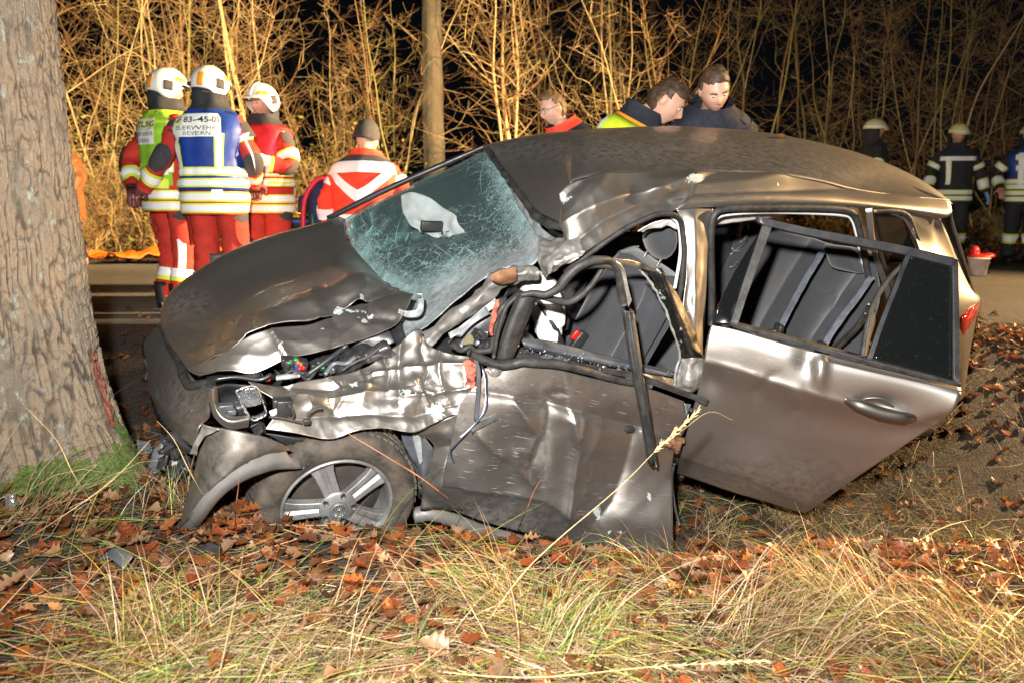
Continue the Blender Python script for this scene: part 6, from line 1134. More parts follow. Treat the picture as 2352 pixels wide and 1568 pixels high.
M_LABEL = pbr('white_label', (.88, .90, .84), .6, var=.03); M_INK = pbr('black_print', (.012, .012, .013), .6); M_YLABEL = pbr('yellow_label', (.80, .86, .40), .6, var=.04); M_EYEW = pbr('eye_white', (.7, .68, .64), .3); M_EYED = pbr('dark_eye', (.02, .015, .012), .2); M_LIP = pbr('lips', (.42, .15, .12), .5); M_GLASSF = pbr('spectacle_frame', (.05, .03, .02), .3); M_BEANIE = cloth('charcoal_beanie', (.03, .028, .032)); M_SHOE = pbr('pink_shoe', (.6, .25, .25), .6); M_BLUEGL = pbr('blue_glove', (.25, .42, .62), .5)
def headgrid(n=44, m=40, off=0.0):
    th = np.linspace(.001, math.pi-.001, m); ph = np.arange(n)*2*math.pi/n; T_, P_ = np.meshgrid(th, ph, indexing='ij')
    x = .076*np.sin(T_)*np.cos(P_); y = .096*np.sin(T_)*np.sin(P_); z = .116*np.cos(T_); lo = np.clip(-z/.116, 0, 1)
    x = x*(1-.26*lo**1.6); fr_ = np.clip(y/.06, 0, 1); y = np.where(y < 0, y*(1-.35*lo**1.5), y*(1-.05*lo)); g = lambda a, c, s: np.exp(-((a-c)/s)**2)
    y = y+fr_*(.027*g(x, 0, .012)*g(z, -.020, .020)+.012*g(x, 0, .010)*g(z, .006, .022)+.006*g(z, .034, .011)*g(np.abs(x), .03, .03)-.011*g(np.abs(x), .031, .015)*g(z, .012, .013)+.007*g(x, 0, .022)*g(z, -.058, .010)-.003*g(x, 0, .03)*g(z, -.044, .006)+.010*g(x, 0, .022)*g(z, -.098, .018)+.004*g(np.abs(x), .045, .018)*g(z, -.02, .02))
    P = np.stack([x, y, z], -1)
    if off: nrm = P/np.array([.076, .096, .116])**2; nrm /= np.linalg.norm(nrm, axis=-1, keepdims=True); P = P+nrm*off
    return P, ph
def Rm(yaw, pitch, roll=0):
    c, s = math.cos(yaw), math.sin(yaw); A = np.array([[c, -s, 0], [s, c, 0], [0, 0, 1]]); c, s = math.cos(pitch), math.sin(pitch); B = np.array([[1, 0, 0], [0, c, s], [0, -s, c]]); c, s = math.cos(roll), math.sin(roll); C = np.array([[c, 0, s], [0, 1, 0], [-s, 0, c]])
    return A @ B @ C
RINGS = np.array([(.74, .205, .150), (.86, .215, .158), (.95, .205, .152), (1.10, .188, .140), (1.24, .205, .150), (1.36, .222, .148), (1.44, .205, .128), (1.50, .125, .105), (1.545, .082, .088), (1.60, .078, .084)])
ALLP = []
class Person:
    def __init__(s, label, pos, rz, H=1.8, lean=0., head=(0, 0, 0), armR=None, armL=None, skin=M_SKIN, sink=0., voxel=.011, legs=None, fat=1.0, group=None, side=0., ho=(0, 0, 0)):
        s.k = H/1.8; s.lean = lean; s.sink = sink; s.fat = fat; s.side = side
        s.e = thing('person', label, 'person', (pos[0], pos[1], pos[2] if len(pos) > 2 else float(ground(pos[0], pos[1]))+.02), rz, group)
        s.armR = armR or ((.27, -.02, 1.16), (.25, .10, .93)); s.armL = armL or ((-.27, -.02, 1.16), (-.25, .10, .93)); s.skin = skin
        s.hc = s.T((0, .012, 1.665))+np.array(ho); s.hR = Rm(head[0], head[1]+lean*.6, head[2])
        hip = .92-sink; s.legs = legs or [[(sx*.10, 0, hip), (sx*.115, .03+sink*.75, .49-sink*.35), (sx*.12, -.03-sink*.3, .10)] for sx in (1, -1)]
        mb = MB(); P, _ = headgrid(); mb.add((s.hc+P.reshape(-1, 3) @ s.hR.T), gridfaces(40, 44, True))
        for sx in (1, -1): mb.ball(s.hc+s.hR @ np.array([sx*.079, -.008, .0]), (.008, .018, .030), s.hR.T, 10)
        mb.tube([s.T((0, -.02, 1.45)), s.T((0, -.005, 1.53)), s.hc+s.hR @ np.array([0, -.012, -.05])], [.075, .056, .055], 14, 3)
        for z0, z1, r in ((.95, 1.2, .13), (1.15, 1.4, .145)): mb.tube([s.T((-.06, 0, z0)), s.T((-.06, 0, z1))], r*.8, 12, 1); mb.tube([s.T((.06, 0, z0)), s.T((.06, 0, z1))], r*.8, 12, 1)
        mb.tube([s.T((-.17, 0, 1.42)), s.T((0, -.01, 1.45)), s.T((.17, 0, 1.42))], [.055, .07, .055], 12, 3)
        s.hands = []; ALLP.append(s)
        for sx, arm in ((1, s.armR), (-1, s.armL)):
            sh = s.T((sx*.19, 0, 1.42)); el, wr = s.T(arm[0]), s.T(arm[1]); mb.tube([sh, el, wr], [.055, .042, .030], 10, 5); s.hand(mb, el, wr, sx)
        for L in s.legs: mb.tube(L, [.082, .056, .045], 10, 5); mb.tube([np.array(L[2])+np.array([0, -.05, -.06]), np.array(L[2])+np.array([0, .15, -.07])], [.04, .035], 8, 2)
        mb.tube([np.array(s.legs[0][0])+np.array([0, 0, .03]), np.array(s.legs[1][0])+np.array([0, 0, .03])], .10, 10, 2)
        s.out('body', mb, skin, remesh=voxel, sm=2)
    def T(s, p):
        x, y, z = p; dz = z-.95
        if dz > 0 or s.lean: f = max(0., min(1., (z-.80)/.2)); a = s.lean*f; y, z = y*math.cos(a)+dz*math.sin(a), .95-y*math.sin(a)+dz*math.cos(a); 
        if s.side: dz = max(z-.95, 0); x = x+dz*s.side
        return np.array([x, y, z-s.sink])
    def out(s, name, mb, mat, **k):
        mb.V = [v*s.k for v in mb.V]; return mb.build(name, mat, s.e, local=True, **k)
    def grid(s, name, P, mat, wrap=False, thick=0., sub=0, label=None):
        R, C = P.shape[:2]; o = mesh(name, P.reshape(-1, 3)*s.k, gridfaces(R, C, wrap), mat, s.e, local=True)
        if thick: m = o.modifiers.new('thickness', 'SOLIDIFY'); m.thickness = thick; m.offset = 0
        if label: o['label'] = label
        return o
    def hand(s, mb, el, wr, sx, r=0.):
        d = wr-el; d /= np.linalg.norm(d)+1e-9; side = np.cross(d, np.array([0, 0, 1.])); side /= np.linalg.norm(side)+1e-9; n = np.cross(side, d)
        mb.box(wr+d*.05, (.085+r, .035+r, .10), [side, n, d]); s.hands.append(wr)
        for j, L in zip((-1.5, -.5, .5, 1.5), (.070, .082, .078, .06)):
            b = wr+d*.095+side*j*.021; mb.tube([b, b+d*L*.5-n*.012, b+d*L*.8-n*.04], [.0105+r, .0095+r, .008+r], 6, 2)
        b = wr+d*.03+side*.045*sx; mb.tube([b, b+side*.035*sx+d*.025-n*.01, b+side*.035*sx+d*.06-n*.03], [.013+r, .011+r, .009+r], 6, 2)
    def ring(s, z, a, off=0.):
        w = np.interp(z, RINGS[:, 0], RINGS[:, 1])*s.fat+off; d = np.interp(z, RINGS[:, 0], RINGS[:, 2])*s.fat+off; c, q = np.cos(a), np.sin(a); e = 2/2.5
        x = w*np.sign(c)*np.abs(c)**e; y = d*np.sign(q)*np.abs(q)**e
        zz_ = np.full_like(x, z); k = .009*noise(np.stack([x*2+s.k*9, y*2, zz_], -1), 7, 3)+.018*(.25-np.abs(noise(np.stack([x+s.k*5, y, zz_*1.5], -1), 11, 5)))
        n = np.stack([c, q], -1); x = x+n[..., 0]*k; y = y+n[..., 1]*k
        return np.array([s.T((xx, yy, z)) for xx, yy in zip(x.ravel(), y.ravel())])
    def band(s, name, z0, z1, off, mat, a0=0., a1=2*math.pi, n=40, rows=None, **k):
        rows = rows or max(2, int((z1-z0)/.03)+1); wrap = a1-a0 > 6.28; a = np.linspace(a0, a1, n+1)[:-1] if wrap else np.linspace(a0, a1, n)
        return s.grid(name, np.array([s.ring(z, a, off) for z in np.linspace(z0, z1, rows)]), mat, wrap, **k)
    def limb(s, name, pts, radii, mat, f0=0., f1=1., off=0., sides=14):
        C = cr(np.array(pts), 12); n = len(C); r = np.interp(np.linspace(0, 1, n), np.linspace(0, 1, len(radii)), radii)+off; i0, i1 = int(f0*(n-1)), max(int(round(f1*(n-1))), int(f0*(n-1))+1)
        V, F = tubemesh(C[i0:i1+1], r[i0:i1+1], sides, 1, cap=(f1-f0 > .5)); q = V-np.repeat(C[i0:i1+1], sides, 0); V = V+q*(.14*noise(V, 9, 2)+.34*(.25-np.abs(noise(V*np.array([1, 1, 1.6]), 13, 6))))[:, None]
        mb = MB(); mb.add(V, F); return s.out(name, mb, mat)
    def arm(s, sx): a = s.armR if sx > 0 else s.armL; return [s.T((sx*.165, 0, 1.43)), s.T((sx*.205, -.0, 1.39))*.6+s.T(a[0])*.4, s.T(a[0]), s.T(a[1])]
    SLV = (.078, .082, .070, .055); LEG = (.115, .098, .086, .084)
    def limbpatch(s, name, pts, radii, mat, f0, f1, d, spread=1.1, off=.006):
        C = cr(np.array(pts), 12); n = len(C); r = np.interp(np.linspace(0, 1, n), np.linspace(0, 1, len(radii)), radii)*1.06+off; t = np.gradient(C, axis=0); t /= np.linalg.norm(t, axis=1, keepdims=True); i0, i1 = int(f0*(n-1)), int(f1*(n-1))+1; rows = []
        for i in range(i0, i1+1):
            u = np.array(d, float); u -= t[i]*(u@t[i]); u /= np.linalg.norm(u); w = np.cross(t[i], u); sp = spread*(1-.55*abs(2*(i-i0)/(i1-i0)-1)**3); rows.append([C[min(i, n-1)]+r[min(i, n-1)]*(u*math.cos(k)+w*math.sin(k)) for k in np.linspace(-sp, sp, 9)])
        return s.grid(name, np.array(rows), mat)
    def jacket(s, mat, z0=.76, sleeve=None, collar=True):
        s.band('jacket', z0, 1.50, .014, mat, rows=26)
        for sx in (1, -1): s.limb('sleeve', s.arm(sx), s.SLV, sleeve or mat, 0, 1)
        if collar: s.band('collar', 1.47, 1.565, .022, mat, rows=5)
    def trousers(s, mat):
        for L in s.legs: s.limb('trouser_leg', L, s.LEG, mat)
        mb = MB(); c = (np.array(s.legs[0][0])+np.array(s.legs[1][0]))/2; mb.ball(c+np.array([0, 0, .0]), (.205*s.fat, .15*s.fat, .15), None, 20); s.out('trouser_seat', mb, mat)
    def boots(s, mat=M_BOOT):
        for L in s.legs:
            a = np.array(L[2]); mb = MB(); mb.tube([a+np.array([0, -.02, .12]), a+np.array([0, -.02, 0]), a+np.array([0, .0, -.05])], [.062, .06, .062], 12, 3); mb.tube([a+np.array([0, -.06, -.06]), a+np.array([0, .06, -.058]), a+np.array([0, .17, -.07])], [.048, .052, .036], 12, 3, .8); s.out('boot', mb, mat)
    def gloves(s, mat=M_GLOVE):
        for sx, arm in ((1, s.armR), (-1, s.armL)): mb = MB(); el, wr = s.T(arm[0]), s.T(arm[1]); mb.tube([wr-(wr-el)*.15, wr+(wr-el)*.08], .044, 10, 1); s.hand(mb, el, wr, sx, .004); s.out('glove', mb, mat)
    def face(s, hair=None, hl=.052, beard=None):
        Hp = lambda v: s.hc+s.hR @ np.array(v)
        for sx in (1, -1):
            mb = MB(); mb.ball(Hp((sx*.031, .081, .009)), (.0125, .009, .0055), s.hR.T, 12); s.out('eye', mb, M_EYEW); mb = MB(); mb.ball(Hp((sx*.031+.002, .0885, .009)), (.0055, .003, .0045), s.hR.T, 10); s.out('iris', mb, M_EYED)
            mb = MB(); mb.tube([Hp((sx*.014, .097, .026)), Hp((sx*.03, .097, .032)), Hp((sx*.05, .084, .027))], [.0036, .0042, .002], 6, 3); s.out('eyebrow', mb, hair or M_HAIRB)
        mb = MB(); mb.tube([Hp((-.024, .088, -.056)), Hp((0, .0985, -.053)), Hp((.024, .088, -.056))], [.002, .0048, .002], 6, 3, .6); s.out('mouth', mb, M_LIP)
        if hair:
            P, ph = headgrid(64, 48, .010); q = P+.006*np.stack([noise(P, 60, i) for i in (1, 2, 3)], -1); up_ = np.clip((P[..., 2]-.03)/.08, 0, 1); q = q+np.array([0, .004, .013])*up_[..., None]
            lim = np.where(P[..., 1] > .02, hl+.01*np.cos(P[..., 0]*40)+0*P[..., 1], np.where(P[..., 1] > -.02, .0+hl*.4, -.075)); F = gridfaces(48, 64, True); keep = (P[..., 2].reshape(-1)[F] > lim.reshape(-1)[F]).all(1)
            V = s.hc+q.reshape(-1, 3) @ s.hR.T; mb = MB(); mb.add(V, F[keep]); o = s.out('hair', mb, hair); m = o.modifiers.new('thickness', 'SOLIDIFY'); m.thickness = .012; m.offset = -1
    def dome(s, name, mat, r, c, low, off=0., ph=(0, 2*math.pi), s01=(0, 1), n=44, m=16, thick=.006):
        wrap = ph[1]-ph[0] > 6.28; P_ = np.linspace(ph[0], ph[1], n+1)[:-1] if wrap else np.linspace(ph[0], ph[1], n); rows = []
        for t in np.linspace(max(s01[0], .002), s01[1], m):
            th = t*np.array([math.acos(max(-1, min(1, low(p)/r[2]))) for p in P_]); rr = np.array(r)+off
            v = np.stack([rr[0]*np.sin(th)*np.cos(P_), rr[1]*np.sin(th)*np.sin(P_), rr[2]*np.cos(th)], -1)+np.array(c); rows.append(s.hc+v @ s.hR.T)
        return s.grid(name, np.array(rows), mat, wrap, thick)
    def helmet_white(s, orange=True):
        r = (.122, .150, .150); c = (0, -.005, .012)
        low = lambda p: -.055+.115*max(0, math.sin(p))**1.2-.03*math.exp(-((abs(math.cos(p))-1)/.12)**2)+.02*max(0, -math.sin(p))
        s.dome('helmet', M_HELW, r, c, low)
        s.dome('helmet_ridge', M_HELW, r, c, lambda p: .02, .008, (math.pi/2-.22, math.pi/2+.22), (.05, 1), 6, 12)
        s.dome('helmet_brim', M_HELW, (.128, .172, .14), c, lambda p: .045, .0, (.5, math.pi-.5), (.93, 1.06), 20, 3, .008)
        s.dome('visor', M_LENS, (.128, .168, .145), c, lambda p: .02, 0, (.55, math.pi-.55), (.80, 1.02), 20, 6, .003)
        for p0 in (0., math.pi):
            sg = 1 if p0 == 0 else -1
            s.dome('ear_insert', M_FPATCH, r, c, lambda p: -.05, .004, (p0-.22-.1*sg, p0+.22-.1*sg), (.66, .90), 8, 5, .004)
            if orange: s.dome('orange_stripe', M_ORTAPE, r, c, lambda p: -.03, .004, (min(p0+sg*.25, p0+sg*.95), max(p0+sg*.25, p0+sg*.95)), (.55, .70), 12, 4, .002)
        if orange: s.dome('orange_stripe', M_ORTAPE, r, c, lambda p: -.05, .004, (math.pi*1.5+.25, math.pi*1.5+.6), (.55, .9), 8, 5, .002)
        s.dome('neck_guard', M_FBLK, (.105, .125, .20), (0, -.012, -.05), lambda p: -.135, 0, (math.pi*.98, math.pi*2.02), (.60, 1.05), 24, 6, .006)
        mb = MB(); mb.box(s.hc+s.hR @ np.array([-.04, -.155, .0]), (.03, .02, .03), s.hR.T); s.out('helmet_buckle', mb, M_FBLK, bevel=.003)
    def helmet_yellow(s):
        r = (.122, .145, .135); c = (0, 0, .02); low = lambda p: .0+.03*max(0, math.sin(p)); s.dome('helmet', M_HELY, r, c, low); s.dome('helmet_brim', M_HELY, (.130, .165, .12), c, lambda p: .018, 0, (.4, math.pi-.4), (.94, 1.07), 18, 3, .006)
        s.dome('reflective_band', M_TAPE, r, c, lambda p: .005, .003, (0, 2*math.pi), (.80, .93), 36, 3, .002); s.dome('neck_guard', M_FBLK, (.118, .135, .22), (0, -.01, -.05), lambda p: -.12, 0, (math.pi*.93, math.pi*2.07), (.55, 1.05), 28, 6, .005)
        s.dome('visor_edge', M_TAPEY, (.132, .160, .13), c, lambda p: .0, 0, (.5, math.pi-.5), (.94, 1.0), 16, 3, .003)
    def tape(s, z0, z1, off=.02, edge=True, a0=0., a1=2*math.pi, mat=M_TAPE):
        if edge: s.band('tape_edge', z0-.012, z1+.012, off, M_TAPEY, a0, a1)
        s.band('reflective_tape', z0, z1, off+.004, mat, a0, a1)
    def limbtape(s, pts, radii, f0, f1, edge=True):
        if edge: s.limb('tape_edge', pts, radii, M_TAPEY, f0-.015, f1+.015, .006)
        s.limb('reflective_tape', pts, radii, M_TAPE, f0, f1, .010)
    def text(s, txt, ang, z, size, mat, off=.03, name='lettering', bold=.0, dx=0.):
        cu = bpy.data.curves.new('lettering', 'FONT'); cu.body = txt; cu.size = size; cu.align_x = 'CENTER'; cu.offset = bold; o = bpy.data.objects.new('lettering', cu); COL.objects.link(o)
        dg = bpy.context.evaluated_depsgraph_get(); me = o.evaluated_get(dg).to_mesh(); bm = bmesh.new(); bm.from_mesh(me); bmesh.ops.triangulate(bm, faces=bm.faces); bmesh.ops.subdivide_edges(bm, edges=[e for e in bm.edges if e.calc_length() > size*.5], cuts=2)
        V = [tuple(v.co) for v in bm.verts]; bm.verts.index_update(); F = [tuple(v.index for v in f.verts) for f in bm.faces]; bm.free(); bpy.data.objects.remove(o)
        R = np.interp(z, RINGS[:, 0], RINGS[:, 1])*1.12; W = np.array([s.ring(z+y, np.array([ang+(x+dx)/R]), off)[0] for x, y, _ in V])
        mb = MB(); mb.add(W, F); return s.out(name, mb, mat, smooth=False)
    def stripe(s, a, z0, z1, w, off=.03, edge=True, mat=M_TAPE, name='reflective_tape'):
        R = .2
        if edge: s.band('tape_edge', z0, z1, off, M_TAPEY, a-w/R*.5-.05, a+w/R*.5+.05, 5)
        s.band(name, z0, z1, off+.004, mat, a-w/R*.5, a+w/R*.5, 4)
BK = -math.pi/2; FT = math.pi/2
def fire_red(p):
    p.jacket(M_FRED); p.trousers(M_FRED); p.boots(); p.gloves()
    for z in (.785, .865): p.tape(z, z+.045, .020)
    for sx in (1, -1):
        A = p.arm(sx); p.limbtape(A, p.SLV, .84, .90); p.limbpatch('shoulder_patch', A, p.SLV, M_FPATCH, .12, .36, (sx, -.2, .6), .9); p.limbpatch('elbow_patch', A, p.SLV, M_FPATCH, .56, .76, (sx*.6, -1, -.2), 1.1)
    for sx, L in zip((1, -1), p.legs):
        p.limbtape(L, p.LEG, .74, .80); p.limbpatch('thigh_pocket', L, p.LEG, M_FRED, .20, .42, (sx, -.15, 0), .75, .014); p.limbpatch('pocket_flap', L, p.LEG, M_FPATCH, .17, .22, (sx, -.15, 0), .8, .018); p.limbpatch('knee_patch', L, p.LEG, M_FPATCH, .45, .60, (0, 1, 0), .9, .008)
# --- 1 green vest
p = Person('firefighter in red suit and green hi-vis vest with hands clasped behind his back', (-2.63, 6.42), math.radians(-42), 1.80, .04, (-.25, .1, 0), armR=((.27, -.17, 1.14), (.09, -.24, .93)), armL=((-.27, -.17, 1.14), (-.02, -.27, .92)), skin=M_SKIN2)
fire_red(p); p.face(); p.helmet_white(); p.band('hood', 1.46, 1.60, .03, M_FBLK, rows=6)
p.band('vest', .95, 1.50, .034, M_VGREEN, math.pi-.05, 2*math.pi-.35, 26, thick=.004); p.band('vest', 1.40, 1.505, .036, M_VYEL, 0, 2*math.pi, 40); p.band('vest_hem', .93, 1.0, .046, M_TAPEY, math.pi-.1, 2*math.pi-.5, 24)
p.tape(.955, .985, .042, False, math.pi-.05, 2*math.pi-.5); p.tape(1.03, 1.06, .040, False, math.pi-.05, 2*math.pi-.5)
p.stripe(2*math.pi-.45, 1.05, 1.42, .045, .040); p.stripe(math.pi+.35, 1.08, 1.24, .04, .040); p.stripe(.15, .95, 1.38, .05, .024)
p.band('back_label', 1.25, 1.36, .040, M_LABEL, BK-.52, BK+.52, 16); p.band('back_label', 1.362, 1.44, .042, M_YLABEL, BK-.52, BK+.52, 16)
p.text('LEITUNG', BK, 1.375, .062, M_INK, .0455, bold=.001); p.text('FEUERWEHR', BK, 1.31, .042, M_INK, .0445); p.text('BEVERN', BK, 1.262, .042, M_INK, .0445)
p.limb('knee_stripe', p.legs[0], p.LEG, M_TAPE, .42, .74, .008, 14) if 0 else None
def legstripe(p, L, side, f0, f1, w=.05):
    C = cr(np.array(L), 12); n = len(C); i0, i1 = int(f0*(n-1)), int(f1*(n-1)); r = np.interp(np.linspace(0, 1, n), np.linspace(0, 1, 4), p.LEG)[i0:i1+1, None]+.012; C = C[i0:i1+1]; d = np.array([math.cos(side), math.sin(side), 0]); t = np.array([-d[1], d[0], 0])
    p.grid('reflective_tape', np.array([[c+d*rr[0]*math.cos(k)+t*rr[0]*math.sin(k) for k in (-w*6, -w*3, 0, w*3, w*6)] for c, rr in zip(C, r)]), M_TAPE)
legstripe(p, p.legs[0], math.radians(-35), .42, .74)
# --- 2 blue vest
p = Person('firefighter in red suit and blue vest seen from behind beside the bonnet', (-2.17, 6.10), math.radians(-8), 1.77, .03, (-.35, .12, 0), armR=((.29, .04, 1.15), (.20, .24, 1.0)), armL=((-.20, .14, 1.16), (-.06, .30, 1.05)), fat=1.06)
fire_red(p); p.face(); p.helmet_white(); p.band('hood', 1.47, 1.62, .035, M_FBLK, rows=6)
p.band('vest', .93, 1.49, .034, M_VBLUE, math.pi-.12, 2*math.pi+.12, 34, thick=.005); p.band('vest', 1.42, 1.505, .036, M_VBLUE, 0, 2*math.pi, 40)
for z in (.965, 1.045): p.tape(z, z+.038, .040, True, math.pi-.12, 2*math.pi+.12)
p.stripe(BK+.50, 1.09, 1.33, .042, .040); p.stripe(BK-.72, 1.09, 1.33, .042, .040)
p.band('back_label', 1.305, 1.47, .046, M_LABEL, BK-.80, BK+.55, 22); p.band('back_label', 1.385, 1.47, .048, M_YLABEL, BK-.80, BK-.35, 8)
p.text('GF 83-45-01', BK-.07, 1.407, .055, M_INK, .0525, bold=.0012); p.text('FEUERWEHR', BK-.10, 1.352, .043, M_INK, .0515); p.text('BEVERN', BK-.02, 1.315, .04, M_INK, .0515)
A = p.arm(1); p.limbtape(A, p.SLV, .30, .36)
C_ = cr(np.array(A), 12)
p.grid('reflective_tape', np.array([[c+np.array([.05*math.cos(k), -.085*math.cos(k*.9), .05*math.sin(k)])*1.06 for k in (-.45, 0, .45)] for c in C_[int(.34*36):int(.86*36)]]), M_TAPE)
p.band('radio_pouch', .885, .935, .05, M_TAPE, BK+.25, BK+.55, 5)
# --- 3 red vest
p = Person('firefighter in red suit and red vest facing left with his arm raised across his chest', (-2.0, 6.85), math.radians(150), 1.74, .0, (.0, .12, 0), armR=((.25, .14, 1.18), (.08, .30, 1.25)), armL=((-.29, .06, 1.16), (-.10, .30, 1.20)), skin=M_SKIN2)
fire_red(p); p.face(); p.helmet_white(); p.band('vest', .98, 1.49, .032, M_VRED, 0, 2*math.pi, 44, thick=.004); p.band('hood', 1.47, 1.58, .03, M_FBLK, rows=6)
for z in (1.0, 1.08): p.tape(z, z+.04, .038)
A = p.arm(-1); p.limbtape(A, p.SLV, .45, .56); p.limbtape(A, p.SLV, .86, .96); A = p.arm(1); p.limbtape(A, p.SLV, .45, .56)
mb = MB(); mb.box((.10, .18, .70), (.10, .05, .16)); p.out('torch', mb, M_FPATCH, bevel=.01)
# --- 4 paramedic from behind
p = Person('paramedic in bright red jacket and dark beanie stooping with his back turned', (-1.20, 6.75), math.radians(-6), 1.86, .20, (-.5, .15, 0), armR=((.33, .0, 1.15), (.30, .22, .98)), armL=((-.31, .0, 1.15), (-.30, .15, .92)), sink=.36, fat=1.22)
p.jacket(M_MEDRED); p.trousers(M_MEDRED); p.boots(); p.face(); p.dome('beanie', M_BEANIE, (.092, .112, .15), (0, -.012, .012), lambda q: -.03+.06*max(0, math.sin(q)), 0)
p.band('yoke_tape', 1.36, 1.47, .022, M_TAPE, BK-1.15, BK+1.15, 24)
for sg in (-1, 1):
    rows = []
    for t in np.linspace(0, 1, 9): a = BK+sg*(1.0-1.0*t); z = 1.40-.24*t; rows.append(np.concatenate([p.ring(z+.06, np.array([a]), .0235), p.ring(z-.035, np.array([a]), .0235)]))
    p.grid('chevron_tape', np.array(rows), M_TAPE)
    A = p.arm(sg); p.limbtape(A, p.SLV, .26, .40, False); p.limbtape(A, p.SLV, .72, .80, False); p.limbtape(A, p.SLV, .87, .95, False)
for z in (.98, .88): p.tape(z, z+.055, .022, False)
p.band('shoulder_panel', 1.455, 1.51, .024, M_FPATCH, 0, 2*math.pi, 40)
# --- 5 man with glasses
p = Person('man with glasses and receding brown hair in a black and red jacket looking down', (.56, 5.80), math.radians(118), 1.66, .50, (.0, .10, 0), skin=M_SKIN)
p.jacket(M_NAVY); p.trousers(M_TROU); p.boots(); p.face(M_HAIRR, .078); p.band('red_collar', 1.505, 1.565, .030, M_MEDRED, rows=4); p.band('red_panel', 1.34, 1.42, .022, M_MEDRED, FT-.35, FT+.35, 8)
for sg in (1, -1): A = p.arm(sg); p.limbtape(A, p.SLV, .22, .34, False)
for sx in (1, -1):
    mb = MB(); mb.tube([p.hc+p.hR @ np.array([sx*.032+.021*math.cos(a), .102, .010+.016*math.sin(a)]) for a in np.linspace(0, 2*math.pi, 13)], .0018, 6, 1); mb.tube([p.hc+p.hR @ np.array(v) for v in ((sx*.053, .100, .016), (sx*.078, .06, .018), (sx*.083, .0, .018))], .0018, 6, 2); p.out('spectacles', mb, M_GLASSF)
# --- 6 officer in yellow vest
p = Person('police officer in yellow hi-vis vest bending his bare dark haired head over the roof', (.47, 5.08), math.radians(-110), 1.95, .50, (.10, .36, 0), ho=(0, .06, -.03), armR=((.26, .0, 1.16), (.22, .12, .96)), armL=((-.26, .0, 1.16), (-.22, .12, .96)), voxel=.0075)
p.jacket(M_NAVY); p.trousers(M_TROU); p.boots(); p.face(M_HAIRB, .062); p.band('vest', .96, 1.50, .030, M_VYEL, 0, 2*math.pi, 44, thick=.004); p.band('vest_binding', 1.492, 1.515, .031, M_ORTAPE, 0, 2*math.pi, 44); p.band('collar', 1.50, 1.60, .026, M_NAVY, rows=6)
for sg in (1, -1): p.stripe(FT-sg*.75, 1.0, 1.46, .06, .034, False); p.stripe(BK-sg*.75, 1.0, 1.46, .06, .034, False)
p.tape(1.02, 1.07, .034, False); p.tape(1.28, 1.345, .034, False)
p.limb('sleeve_panel', p.arm(1), p.SLV, M_VYEL, .0, .26, .008); p.limbtape(p.arm(1), p.SLV, .14, .24, False); p.limb('sleeve_panel', p.arm(-1), p.SLV, M_VYEL, .0, .26, .008)
# --- 7 navy officer
p = Person('police officer in navy uniform leaning in from behind the car with lettering on his chest', (1.20, 5.24), math.radians(172), 1.88, .48, (.30, .32, .22), ho=(0, .07, -.03), armR=((.28, .0, 1.14), (.22, .12, .92)), armL=((-.28, .0, 1.14), (-.22, .12, .92)), voxel=.0075, fat=1.06)
p.jacket(M_NAVY); p.trousers(M_TROU); p.boots(); p.face(M_HAIRB, .070); p.band('protective_vest', .98, 1.46, .026, M_NAVY, 0, 2*math.pi, 44, thick=.006); p.band('collar', 1.46, 1.575, .034, M_NAVY, rows=5)
p.text('POLIZEI', FT+.10, 1.405, .048, M_TAPE, .040, bold=.0015); p.band('name_tag', 1.375, 1.40, .036, M_VGREEN, FT-.62, FT-.30, 6); p.text('#', FT-.45, 1.31, .03, M_TAPE, .040) if 0 else None
mb = MB(); mb.box(p.ring(1.42, np.array([FT-.85]), .05)[0], (.05, .035, .13)); p.out('radio', mb, M_FPATCH, bevel=.006)
mb = MB(); c = p.ring(1.44, np.array([FT+.45]), .036)[0]
for k in range(8): a = k*math.pi/4; mb.tube([c, c+np.array([.030*math.cos(a), .004, .030*math.sin(a)])], [.008, .002], 6, 1)
mb.ball(c, (.012, .008, .012)); p.out('star_badge', mb, pbr('gold_star', (.45, .36, .10), .4, .6))
A = p.arm(-1); C_ = cr(np.array(A), 12)
for o_ in (0, .035): p.grid('shoulder_stripe', np.array([[c+np.array([-.02+o_*.7, .088, .02+k]) for k in (-.008, .008)] for c in C_[8:22]]), M_TAPE)
mb = MB(); c = C_[12]+np.array([-.092, .03, .0]); mb.box(c, (.012, .07, .085)); p.out('arm_patch', mb, M_TAPE, bevel=.004); mb = MB(); mb.box(c+np.array([-.004, .0, .0]), (.012, .055, .068)); p.out('arm_patch', mb, M_NAVY, bevel=.004); mb = MB(); mb.box(c+np.array([-.008, 0, 0]), (.010, .03, .04)); p.out('arm_crest', mb, M_REDPL if 'M_REDPL' in globals() else M_VRED, bevel=.004)
p.band('epaulette', 1.47, 1.50, .04, M_FPATCH, math.pi-.5, math.pi+.3, 6)
